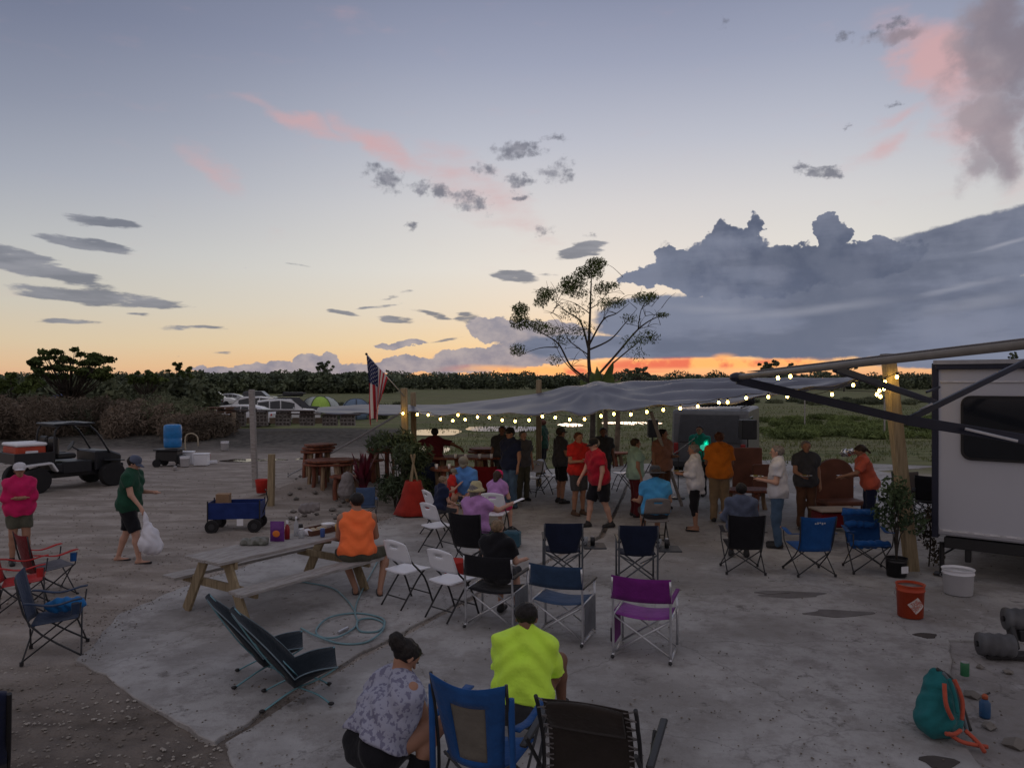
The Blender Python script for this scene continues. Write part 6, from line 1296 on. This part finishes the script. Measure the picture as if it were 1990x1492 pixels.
# rocks on the mound
mr = []
for k in range(60): px, py = random.uniform(560, 690), random.uniform(905, 1010); p = g(px, py); mr.append((p.x, p.y, hgt(p.x, p.y)+.03))
rocks('mound_stones', mr, .02, .09, M_rock, 'grey stones strewn over the dirt mound behind the bench')
bag = blobthing('sand_bag', 'grey sack slumped on the mound right of the log tables', 'sack', g(668, 985)+Vector((0, .2, .25)), [((0, 0, .1), (.04, 0, .42), .19, .13)], mat('sack_grey', (.26, .24, .24), .9, (.18, .16, .16), 4), .012)
bag = blobthing('rubbish_sack', 'pale crumpled sack lying on the mound behind the table', 'sack', g(600, 1008)+Vector((0, .1, .12)), [((-.12, 0, .08), (.12, 0, .12), .12, .10)], mat('sack_grey', (.26, .24, .24)), .02)

# more clutter on the picnic table and around the cedar stacks
for k, (x, y, lab) in enumerate([(.30, .26, 'silver drink can at the far edge of the picnic table'), (.56, -.20, 'drink can at the near edge in front of the tray'), (.60, .30, 'dark drink can beyond the brown tray')]):
    t = thing('drink_can', lab, 'can', ontab(x, y)); MB().lathe([(.026, 0), (.033, .01), (.033, .11), (.027, .122)], n=12).build('can_body', [M_alu, mat('can_blue', (.05, .10, .30), .35), M_black][k], t, smooth=True)
t = thing('plastic_bag', 'thin white bag slumped between the bottle and the tray', 'bag', ontab(.50, .10)); G = SDF((-.16, -.12, -.04), (.16, .12, .16), .012); G.add(G.cap((-.05, 0, .03), (.05, 0, .04), .04, .05), .03); G.D += .014*np.sin(G.X*60+3*np.sin(G.Y*40))*np.cos(G.Y*60+G.Z*40); G.cut(-G.Z+0*G.X+0*G.Y); G.mesh('bag', mat('bag_plastic', (.70, .70, .76)), t)
slab_table('tall stack of raw cedar boards leaning behind the log tables', g(616, 948), .9, .7, .98, R(35), 7, 3)
slab_table('rough cedar stump table right behind the red plant', g(742, 935), .9, .6, .84, R(-15), 6, 2)
slab_table('dark cedar table between the blue shirt man and the crowd', g(955, 942), 1.3, .8, .90, R(-6), 7, 2)
for k, (px, py, h_) in enumerate([(610, 962, .9), (627, 964, .75), (655, 966, .85)]):
    t = thing('cedar_log', ['upright cedar log at the left foot of the log tables', 'shorter upright cedar log second from the left', 'upright log at the right foot of the log tables'][k], 'log', g(px, py)); MB().tube([(0, 0, -.05), (.03, 0, h_*.5), (-.02, .02, h_)], [.10, .08, .09], 9, 3).build('log_body', M_bark if k != 1 else M_cedar, t, smooth=True)
# wet gleam behind the cedar chair
for k, bb in enumerate([(1600, 1660, 938, 948), (1690, 1712, 962, 972)]):
    bp_ = blobp(*bb, seed=20+k); MB().prism([(p.x, p.y) for p in bp_], -.03, -.009).build('puddle', M_water, kind='structure')
# ------------------------------------------------------------------ vehicles, tents and the clutter beyond the yard
def wheel(par, c, r, w, axis='y', rim=True):
    d = Vector((0, w/2, 0)); c = Vector(c)
    pr = [(r*.62, -w/2), (r*.93, -w/2), (r, -w*.32), (r, w*.32), (r*.93, w/2), (r*.62, w/2)]
    t = MB().lathe(pr, c, 22, Matrix.Rotation(PI/2, 3, 'X')).build('wheel', M_rub, par, smooth=False, bevel=.004)
    if rim: MB().lathe([(.02, -w*.42), (r*.6, -w*.40), (r*.63, -w*.5), (r*.63, w*.5), (r*.6, w*.40), (.02, w*.42)], c, 16, Matrix.Rotation(PI/2, 3, 'X')).build('rim', M_dgrey if rim == 1 else M_alu, t)
    return t
def loft(secs):
    """secs: list of (x, [(y,z)...]) rings, same count"""
    m = MB(); n = len(secs[0][1]); vs = [(x, y, z) for x, r in secs for y, z in r]; m.add(vs, [(i*n+k, i*n+(k+1) % n, (i+1)*n+(k+1) % n, (i+1)*n+k) for i in range(len(secs)-1) for k in range(n)]+[tuple(range(n-1, -1, -1)), tuple((len(secs)-1)*n+k for k in range(n))]); return m
def car(label, loc, rz, prof, belt, W_, L_, paint, cat='car', name='parked_car', wheels=(.8, -.8), wr=.34, group='cars parked beyond the yard'):
    """prof: roof outline [(x, z)] from rear to front, belt: height of the belt line"""
    t = thing(name, label, cat, loc, rz, group); h0 = .32
    low = []
    for x, zt in belt:
        e = min(1, (L_/2-abs(x))/.35+.55); w = W_/2*(.86+.14*min(1, e)); low.append((x, [(-w*.96, h0), (-w, h0+.2), (-w*.985, zt-.08), (-w*.93, zt), (w*.93, zt), (w*.985, zt-.08), (w, h0+.2), (w*.96, h0)]))
    loft(low).build('body', paint, t, smooth=True, auto=True, bevel=.02)
    cab = []
    for x, zb, zt in prof: w = W_/2*.93; wt = W_/2*.74; k = min(1, max(0, (zt-zb)/.5)); cab.append((x, [(-w, zb-.05), (-(w+(wt-w)*k), zt-.03), (-(wt-.08), zt), ((wt-.08), zt), ((w+(wt-w)*k), zt-.03), (w, zb-.05)]))
    loft(cab).build('roof', paint, t, smooth=True, auto=True)
    # side windows, windscreen
    xs_ = [p[0] for p in prof]; 
    def top(x): return float(np.interp(x, xs_, [p[2] for p in prof]))
    def bel(x): return float(np.interp(x, xs_, [p[1] for p in prof]))
    mid = [i for i in range(len(prof)) if prof[i][2]-prof[i][1] > .3]; x0, x1 = prof[mid[0]][0], prof[mid[-1]][0]; cuts = [x0-.05, x0+(x1-x0)*.33, x0+(x1-x0)*.66, x1+.22]
    for s in (-1, 1):
        for a, b in zip(cuts[:-1], cuts[1:]):
            a += .04; b -= .04; w = W_/2*.93; q = []
            for x, up in ((a, 0), (b, 0), (b, 1), (a, 1)):
                zb, zt = bel(x)+.03, top(x)-.09; zz = zt if up else zb
                if zt < zb+.05: zz = zb+.04*up
                k = (zz-zb)/.5; q.append((x, s*(w+(W_/2*.74-w)*min(1, max(0, k)))+s*.012, zz))
            MB().add(q, [(0, 1, 2, 3)]).build('side_window', M_glass, t, solid=.01)
    fi = mid[-1]; a, b = prof[fi], prof[fi+1]; w0, w1 = W_/2*.70, W_/2*.84
    MB().add([(a[0]+.03, -w0, a[2]-.02), (a[0]+.03, w0, a[2]-.02), (b[0]+.02, w1, b[1]+.03), (b[0]+.02, -w1, b[1]+.03)], [(0, 1, 2, 3)]).build('windscreen', M_glass, t, solid=.02)
    fi = mid[0]; a, b = prof[fi], prof[fi-1]
    MB().add([(a[0]-.03, -w0, a[2]-.04), (a[0]-.03, w0, a[2]-.04), (b[0]-.03, w1, b[1]+.03), (b[0]-.03, -w1, b[1]+.03)], [(0, 1, 2, 3)]).build('rear_window', M_glass, t, solid=.02)
    for x in (wheels[0]*L_/2*.78, wheels[1]*L_/2*.78):
        for s in (-1, 1): wheel(t, (x, s*(W_/2-.1), wr), wr, .2, rim=2)
    for s in (-1, 1):
        MB().ell((L_/2-.08, s*W_*.36, .66), (.06, .16, .07), 8, 6).build('headlight', M_white, t); MB().box((-L_/2+.03, s*W_*.38, .80), (.06, .16, .14)).build('tail_light', M_red, t)
        MB().ell((x1+.1, s*(W_/2+.08), bel(x1)+.08), (.06, .09, .06), 8, 6).build('mirror', paint, t)
    return t
M_pw = mat('paint_white', (.66, .67, .70), .25, (.62, .63, .66), 1, spec=.5); M_pd = mat('paint_dark', (.03, .035, .045), .25, spec=.5); M_ps = mat('paint_silver', (.40, .42, .46), .28, spec=.5)
sed_p = [(-2.0, .98, 1.0), (-1.35, .98, 1.30), (-.6, .97, 1.44), (.25, .96, 1.43), (1.15, .95, .97), (1.3, .94, .95)]; sed_b = [(-2.25, .90), (-1.9, 1.0), (-1, .99), (.9, .96), (1.9, .86), (2.25, .70)]
suv_p = [(-2.1, 1.05, 1.15), (-1.9, 1.05, 1.62), (-.9, 1.04, 1.72), (.35, 1.03, 1.70), (1.1, 1.02, 1.06), (1.25, 1.02, 1.04)]; suv_b = [(-2.3, 1.0), (-2.0, 1.08), (-1, 1.07), (1, 1.04), (1.9, .98), (2.3, .80)]
def gz(px, py, Y): p = at(px, py, Y); return Vector((p.x, Y, hgt(p.x, Y)))
car('white sedan parked nearest behind the block wall', gz(468, 800, 50), R(178), sed_p, sed_b, 1.82, 4.6, M_pw)
car('white compact car nosing out right of the sedan', gz(556, 800, 54), R(20), suv_p, suv_b, 1.85, 4.3, M_pw)
car('white roofed vehicle peeking over the sedan', gz(482, 800, 63), R(182), suv_p, suv_b, 1.9, 4.7, M_pw)
cr = car('dark vehicle with an open rooftop box behind the compact car', gz(572, 800, 61), R(15), suv_p, suv_b, 1.9, 4.6, M_pd)
MB().bar((-1.3, 0, 1.82), (.9, 0, 2.02), 1.1, .10).build('roof_box', M_black, cr, bevel=.04); MB().box((-.1, 0, 1.95), (1.6, 1.0, .34)).build('roof_box', M_black, cr, bevel=.08)
for k, (px, Y, m_, lab) in enumerate([(390, 84, M_pd, 'dark car far back at the left of the parked row'), (418, 90, M_pw, 'small white car far behind the brush edge'), (442, 96, M_ps, 'silver car at the far end of the parking field'), (505, 100, M_pd, 'dark car far behind the white roofed vehicle')]):
    car(lab, Vector(((px-CX)/F*Y, Y, 0)), R([170, 10, 185, 0][k]), suv_p if k % 2 else sed_p, suv_b if k % 2 else sed_b, 1.85, 4.5, m_)
def dome(label, loc, rx, ry, h, m, m2=None, rz=0):
    t = thing('dome_tent', label, 'tent', loc, rz, 'tents beyond the parked cars'); n = 6
    for k in range(n):
        rows = []
        for j in range(7):
            v = j/6; a0 = 2*PI*k/n; row = []
            for i in range(5): a = a0+2*PI/n*i/4; rr = math.cos(v*PI/2)**.7*(1-.05*math.sin(i/4*PI)); row.append(Vector((rx*rr*math.cos(a), ry*rr*math.sin(a), h*math.sin(v*PI/2))))
            rows.append(row)
        MB().grid(rows).build('fabric_panel', (m2 if (m2 and k % 2) else m), t, smooth=True, solid=.02)
    for k in range(n):
        a = 2*PI*k/n; MB().tube([(rx*1.01*math.cos(v*PI/2)**.7*math.cos(a), ry*1.01*math.cos(v*PI/2)**.7*math.sin(a), h*1.01*math.sin(v*PI/2)) for v in [i/6 for i in range(7)]], .025, 5).build('tent_pole', M_dgrey, t)
    return t
dome('bright green and white dome tent beyond the parked cars', gz(622, 800, 62), 1.75, 1.5, 1.75, mat('tent_green', (.40, .62, .10), .7), mat('tent_pale', (.5, .55, .52), .7), .3)
dome('grey blue dome tent behind the american flag', gz(692, 800, 60), 1.35, 1.2, 1.6, mat('tent_blue', (.15, .22, .32), .7), None, .8)
dome('small blue tarp dome inside the brush at left', gz(120, 800, 52)+Vector((0, 0, .2)), 1.1, 1.0, 1.9, mat('tent_blue2', (.10, .14, .34), .7), None, .4)
# cinder block wall with boards
bw = thing('block_wall', 'low wall of cinder block piers bridged by dark boards', 'wall', gz(520, 845, 41.5)); cb_mesh = None
M_cb = mat('cinder_block', (.30, .28, .26), .95, (.20, .18, .17), 6, .4, 30)
def cblock(parent, c, rz=0.0):
    global cb_mesh
    if cb_mesh is None:
        m = MB(); w, h, d, q = .20, .195, .39, .03
        m.box((-w+.015+q/2-.015, 0, 0), (q, d, h)); 
        m = MB(); m.box((-.185, 0, 0), (.03, .20, .19)); m.box((.185, 0, 0), (.03, .20, .19)); m.box((0, 0, 0), (.03, .20, .19)); m.box((0, 0, .08), (.40, .20, .03)); m.box((0, 0, -.08), (.40, .20, .03)); m.box((0, .06, 0), (.38, .02, .15))
        o = m.build('cinder_block', M_cb, parent, bevel=.004); cb_mesh = o.data
    else:
        o = bpy.data.objects.new('cinder_block', cb_mesh); S.collection.objects.link(o); o.parent = parent
    o.location = c; o.rotation_euler = (0, 0, rz); return o
W0 = Vector(bw.location)
for px in (462, 506, 551, 597, 641, 676):
    x = (px-CX)/F*41.5-W0.x
    for r in range(4 if px < 600 else 3):
        for c_ in (-.205, .205): cblock(bw, (x+c_+random.uniform(-.02, .02), random.uniform(-.02, .02), .1+.195*r+.35), random.uniform(-.05, .05))
for k, (p0_, p1_, z) in enumerate([(425, 525, 1.22), (500, 610, 1.20), (560, 700, 1.0)]):
    MB().bar(((p0_-CX)/F*41.5-W0.x, 0, z), ((p1_-CX)/F*41.5-W0.x, 0, z-.04), .5, .06).build('board', mat('dark_board', (.07, .05, .045), .9), bw, bevel=.01)
for px in (485, 530, 575, 620): MB().box(((px-CX)/F*41.5-W0.x, .4, .62), (.6, .12, .32)).build('back_block', mat('tan_block', (.34, .27, .20), .9), bw, bevel=.01)
pl = thing('pallet_stack', 'stack of brown timber pallets at the left end of the block wall', 'pallets', gz(428, 850, 41)); 
for r in range(6):
    for k in range(3): MB().box(((k-1)*.5, 0, .20+.22*r), (.09, 1.0, .10)).build('bearer', mat('pallet_wood', (.16, .09, .06), .9), pl)
    for k in range(5): MB().box((0, (k-2)*.22, .275+.22*r), (1.35, .14, .03)).build('slat', mat('pallet_wood', (.16, .09, .06)), pl)
MB().box((.8, -.2, .55), (.22, .16, 1.1)).build('upright', mat('tan_block', (.34, .27, .20)), pl, bevel=.01)
# blue barrel pile
b0 = g(325, 905)
t = thing('blue_barrel', 'bright blue plastic barrel standing on the clutter pile', 'barrel', b0+Vector((.1, .2, .62))); MB().lathe([(.26, 0), (.29, .05), (.30, .3), (.285, .33), (.30, .36), (.30, .70), (.27, .78), (.2, .80), (.02, .79)], n=22).build('barrel_body', mat('barrel_blue', (.02, .20, .52), .4), t, smooth=True)
t = thing('generator', 'dark machine on a cart under the blue barrel', 'machine', b0+Vector((0, .15, -.04))); MB().box((0, 0, .38), (.75, .5, .36)).build('housing', M_black, t, bevel=.03); MB().box((0, 0, .59), (.85, .6, .05)).build('cover', M_dgrey, t, bevel=.01); [wheel(t, (-.3, s*.3, .14), .14, .08) for s in (-1, 1)]; MB().bar((.25, -.1, .2), (.7, -.35, .05), .05, .05).build('drawbar', M_black, t); MB().box((.42, 0, .25), (.2, .4, .3)).build('engine', M_dgrey, t, bevel=.03)
for s in (-1, 1): MB().bar((s*.35, -.22, 0), (s*.35, -.22, .4), .04, .04).build('leg', M_black, t)
bx = [(365, 900, .42, .42, 'white storage box just right of the blue barrel'), (392, 902, .48, .38, 'wider white storage box right of the first one')]
for px, py, w, h_, lab in bx: t = thing('storage_box', lab, 'box', g(px, py)+Vector((0, 0, -.03)), R(8), 'white boxes beside the blue barrel'); MB().box((0, 0, h_/2), (w, .35, h_)).build('box_body', M_white, t, bevel=.02); MB().box((0, 0, h_+.02), (w*1.04, .37, .04)).build('lid', M_white, t, bevel=.01)
t = thing('wooden_chair_frame', 'pale bent chair frame leaning over the white boxes', 'frame', g(372, 893)); MB().tube([(-.22, 0, .3), (-.22, 0, .85), (0, 0, .98), (.22, 0, .85), (.25, 0, .5)], .025, 6, 4).build('frame_tube', mat('pale_cane', (.42, .36, .26), .7), t, smooth=True)
for px, py, r, h_, lab in [(437, 874, .17, .36, 'white bucket alone on the sand right of the clutter pile'), (359, 906, .16, .34, 'white bucket in front of the blue barrel pile')]: bucket(lab, g(px, py), r, h_, M_white)
bucket('red bucket half hidden behind the front white bucket', g(352, 898), .16, .30, M_red); bucket('small red pail at the right of the white boxes', g(402, 898), .12, .28, M_red)
for k in range(3):
    p = g((305, 412, 340)[k], (904, 900, 912)[k]); t = thing('scrap_item', ['dark scrap lying left of the generator', 'pale scrap bit right of the white boxes', 'short plank lying in front of the generator'][k], 'scrap', p, random.uniform(0, 3), 'scrap around the blue barrel'); MB().box((0, 0, .05), (.35, .09, .10)).build('scrap_piece', [M_black, M_white, M_wood][k % 3], t, bevel=.01)
# UTV
U0 = Vector((-12.45, 21.2, -.04)); ut = thing('utility_buggy', 'black side-by-side off-road buggy with white rear fenders', 'off-road buggy', U0, R(52)); bk_ = mat('buggy_black', (.02, .022, .028), .35)
for x in (-.95, .98):
    for s in (-1, 1): wheel(ut, (x, s*.66, .34), .34, .27, rim=1)
MB().box((0, 0, .42), (2.0, .9, .16)).build('chassis', bk_, ut, bevel=.03); MB().box((.0, 0, .62), (.95, 1.25, .26)).build('cab_floor', bk_, ut, bevel=.04)
loft([(.55, [(-.6, .45), (-.62, 1.02), (.62, 1.02), (.6, .45)]), (1.0, [(-.55, .5), (-.56, 1.0), (.56, 1.0), (.55, .5)]), (1.35, [(-.42, .5), (-.45, .86), (.45, .86), (.42, .5)])]).build('hood', bk_, ut, bevel=.04)
for s in (-1, 1): MB().ell((1.30, s*.33, .80), (.07, .10, .06), 8, 6).build('headlight', M_glass, ut); MB().bar((.72, s*.66, .76), (1.28, s*.66, .72), .28, .03).build('front_fender', bk_, ut, bevel=.01); MB().bar((-1.30, s*.66, .74), (-.62, s*.66, .78), .30, .05).build('rear_fender', M_pw, ut, bevel=.01); MB().bar((-.62, s*.66, .78), (-.48, s*.66, .55), .30, .05).build('rear_fender', M_pw, ut, bevel=.01)
MB().box((-.95, 0, .82), (.95, 1.2, .08)).build('cargo_bed', bk_, ut, bevel=.01); [MB().box(c, d).build('bed_side', bk_, ut, bevel=.01) for c, d in (((-.95, .6, .95), (.95, .04, .24)), ((-.95, -.6, .95), (.95, .04, .24)), ((-1.42, 0, .95), (.04, 1.2, .24)))]
for s in (-1, 1):
    MB().tube([(.95, s*.58, .95), (.42, s*.56, 1.72), (-.38, s*.56, 1.74), (-.5, s*.58, 1.1), (-.52, s*.6, .7)], .028, 8, 4).build('roll_cage_bar', bk_, ut, smooth=True)
    MB().box((-.15, s*.30, .92), (.5, .46, .14)).build('seat', M_black, ut, bevel=.04); MB().box((-.40, s*.30, 1.20), (.14, .46, .5)).build('seat_back', M_black, ut, bevel=.05); MB().bar((-.3, s*.63, .62), (.45, s*.63, .62), .04, .32).build('door', bk_, ut, bevel=.02)
for x, z in ((.42, 1.72), (-.38, 1.74)): MB().tube([(x, -.56, z), (x, .56, z)], .028, 8).build('roll_cage_bar', bk_, ut)
MB().box((.02, 0, 1.79), (1.05, 1.24, .05)).build('roof', bk_, ut, bevel=.02); MB().tube([(.5, .3, .98), (.28, .3, 1.12)], .02, 6).build('steering_column', M_black, ut); MB().lathe([(.13, -.012), (.16, 0), (.13, .012)], (.27, .3, 1.13), 14, Matrix.Rotation(R(-60), 3, 'Y')).build('steering_wheel', M_black, ut)
MB().bar((1.40, -.4, .5), (1.40, .4, .5), .05, .22).build('bumper', M_dgrey, ut, bevel=.02)
UM = Matrix.Translation(U0) @ Matrix.Rotation(R(52), 4, 'Z')
t = thing('cooler', 'red orange cooler with white lid riding on the buggy bed', 'cooler', UM @ Vector((-1.0, 0, .86)), R(52)); MB().box((0, 0, .19), (.72, .95, .38)).build('cooler_body', mat('cooler_orange', (.50, .07, .03), .5, (.38, .05, .03), 3), t, bevel=.04); MB().box((0, 0, .42), (.76, 1.0, .09)).build('lid', M_white, t, bevel=.03); MB().box((0, -.49, .22), (.3, .02, .08)).build('handle', M_white, t, bevel=.005)
t = thing('jug', 'white jug behind the buggy seats', 'jug', UM @ Vector((-.62, .35, .86))); MB().lathe([(.12, 0), (.13, .30), (.04, .42), (.04, .47)], n=14).build('jug_body', M_white, t, smooth=True)
# van with rear toward the people, roof load
vp = g(1395, 935); vt = thing('parked_van', 'boxy van with big dark rear glass and loaded roof behind the crowd', 'van', (vp.x-.1, vp.y+.6, -.03), R(-22)); vw = mat('van_silver', (.10, .105, .115), .35, spec=.5)
loft([(-1.12, [(-.0, .35), (-.0, 1.1), (.16, 2.02), (.25, 2.10), (4.4, 2.10), (4.6, .35)]), (1.12, [(-.0, .35), (-.0, 1.1), (.16, 2.02), (.25, 2.10), (4.4, 2.10), (4.6, .35)])]).build('body', vw, vt, bevel=.07)
MB().add([(-.92, -.02, 1.12), (.92, -.02, 1.12), (.86, .10, 1.93), (-.86, .10, 1.93)], [(0, 1, 2, 3)]).build('rear_window', mat('dusky_glass', (.05, .055, .065), .3), vt, solid=.05)
for s in (-1, 1):
    MB().box((s*1.13, .9, 1.55), (.03, 1.1, .62)).build('side_window', M_glass, vt, bevel=.01); wheel_ = MB().tube([(s*.95, .9, .34), (s*1.15, .9, .34)], .34, 20).build('wheel', M_rub, vt, bevel=.02); MB().tube([(s*.95, 3.7, .34), (s*1.15, 3.7, .34)], .34, 20).build('wheel', M_rub, vt, bevel=.02)
    MB().box((s*.98, -.03, .92), (.14, .06, .34)).build('tail_light', mat('tail_red', (.25, .02, .02), .3), vt, bevel=.02)
MB().box((0, -.10, .48), (2.2, .16, .18)).build('bumper', M_dgrey, vt, bevel=.03); MB().box((0, -.035, .80), (.5, .03, .14)).build('number_plate_panel', M_white, vt)
for s in (-1, 1): MB().tube([(s*.9, .3, 2.16), (s*.9, 3.4, 2.16)], .025, 6).build('roof_rail', M_black, vt)
t = blobthing('roof_load', 'dark bundle of gear strapped on the van roof', 'luggage', (vp.x+.6, vp.y+1.6, 2.28), [((-.85, 0, .0), (.85, 0, .02), .16, .14), ((-.5, .3, .1), (.3, .3, .1), .14, .12), ((.8, .2, .06), (.95, .3, .1), .13, .1)], C['black'], .02)
def speaker(label, px, py, base, w, h, rz=0):
    b = g(*base); z = 2.9-(py-HY)/F*b.y; t = thing('loudspeaker', label, 'loudspeaker', b, rz, 'loudspeakers on poles'); MB().box((0, 0, z), (w, w*.9, h)).build('cabinet', M_black, t, bevel=.02); MB().box((0, -w*.46, z), (w*.86, .02, h*.9)).build('grille', mat('grille', (.03, .03, .032), .8), t, bevel=.004)
    MB().tube([(0, 0, .5), (0, 0, z-h/2)], .02, 8).build('pole', M_black, t)
    for k in range(3): a = 2*PI*k/3+.4; MB().tube([(0, 0, .75), (.42*math.cos(a), .42*math.sin(a), .02)], .014, 6).build('leg', M_black, t)
speaker('slim black loudspeaker on a pole left of the van', 1268, 832, (1268, 945), .27, .50); speaker('black loudspeaker on a pole right of the van', 1453, 834, (1453, 945), .42, .54)
b = g(1318, 968); t = thing('microphone_stand', 'microphone boom stand lit teal beside the musician', 'microphone stand', b); MB().tube([(0, 0, .03), (0, 0, 1.15)], .013, 6).build('pole', M_black, t); MB().tube([(-.28, 0, 1.0), (0, 0, 1.18), (.40, -.05, 1.50)], .011, 6).build('boom', M_alu, t); MB().ell((.44, -.06, 1.53), (.045, .035, .04), 8, 6).build('microphone', mat('mic_teal_lit', (.03, .3, .26), .4), t); MB().lathe([(.17, 0), (.16, .025), (.02, .035)], n=16).build('base', M_black, t)  # microphone colour has the teal light painted in
sl2 = bpy.data.lights.new('stage_light', 'POINT'); sl2.energy = 2; sl2.color = (.05, 1, .72); sl2.shadow_soft_size = .05; so2 = bpy.data.objects.new('stage_light', sl2); S.collection.objects.link(so2); so2.location = g(1358, 968)+Vector((.25, .35, 1.35))
t = thing('stage_lamp', 'small teal stage lamp glowing behind the white-bloused woman', 'lamp', g(1366, 966)); MB().tube([(0, 0, 0), (0, 0, 1.18)], .015, 6).build('stand', M_black, t); MB().lathe([(.05, 0), (.07, .06), (.07, .11), (.05, .13)], (0, 0, 1.18), 12).build('lamp_head', mat('lamp_teal', (.05, .75, .5), .4, emit=.35), t, smooth=True)
# trunks/posts beneath the tree, field scraps
for k, (px, Y, w) in enumerate([(1172, 29, .2), (1196, 30, .22)]):
    p = Vector(((px-CX)/F*Y, Y, 0)); t = thing('bare_tree', ['left slim bare trunk seen under the canopy in the field', 'right slim bare trunk seen under the canopy in the field'][k], 'tree', p, 0, 'bare trunks in the field'); MB().tube([(0, 0, -.1), (.1, 0, 1.2), (.05, .1, 3.0)], [w*.6, w*.45, w*.35], 8, 3).build('trunk', mat('pale_bark', (.20, .15, .11), .9, (.09, .07, .05), 4), t, smooth=True)
# dropped leaf litter and dust at slab edge
lp = []
for i in range(900):
    q = random.random(); k = random.randint(0, len(SL_A)-2); a = SL_A[k].lerp(SL_A[k+1], q); lp.append((a.x+random.gauss(0, .14), a.y+random.gauss(0, .14), .006))
for i in range(700):
    k = random.randint(0, len(JX)-2); a = JX[k].lerp(JX[k+1], random.random()); lp.append((a.x+random.gauss(0, .05), a.y+random.gauss(0, .08), -.01))
for i in range(1400): p = g(random.uniform(150, 1950), 930+random.random()**.7*600); lp.append((p.x, p.y, .002))
rocks('grit', lp, .003, .013, mat('grit', (.20, .17, .14), .95, (.09, .075, .06), 3), 'scattered grit and crumbs along the slab edges and joint')
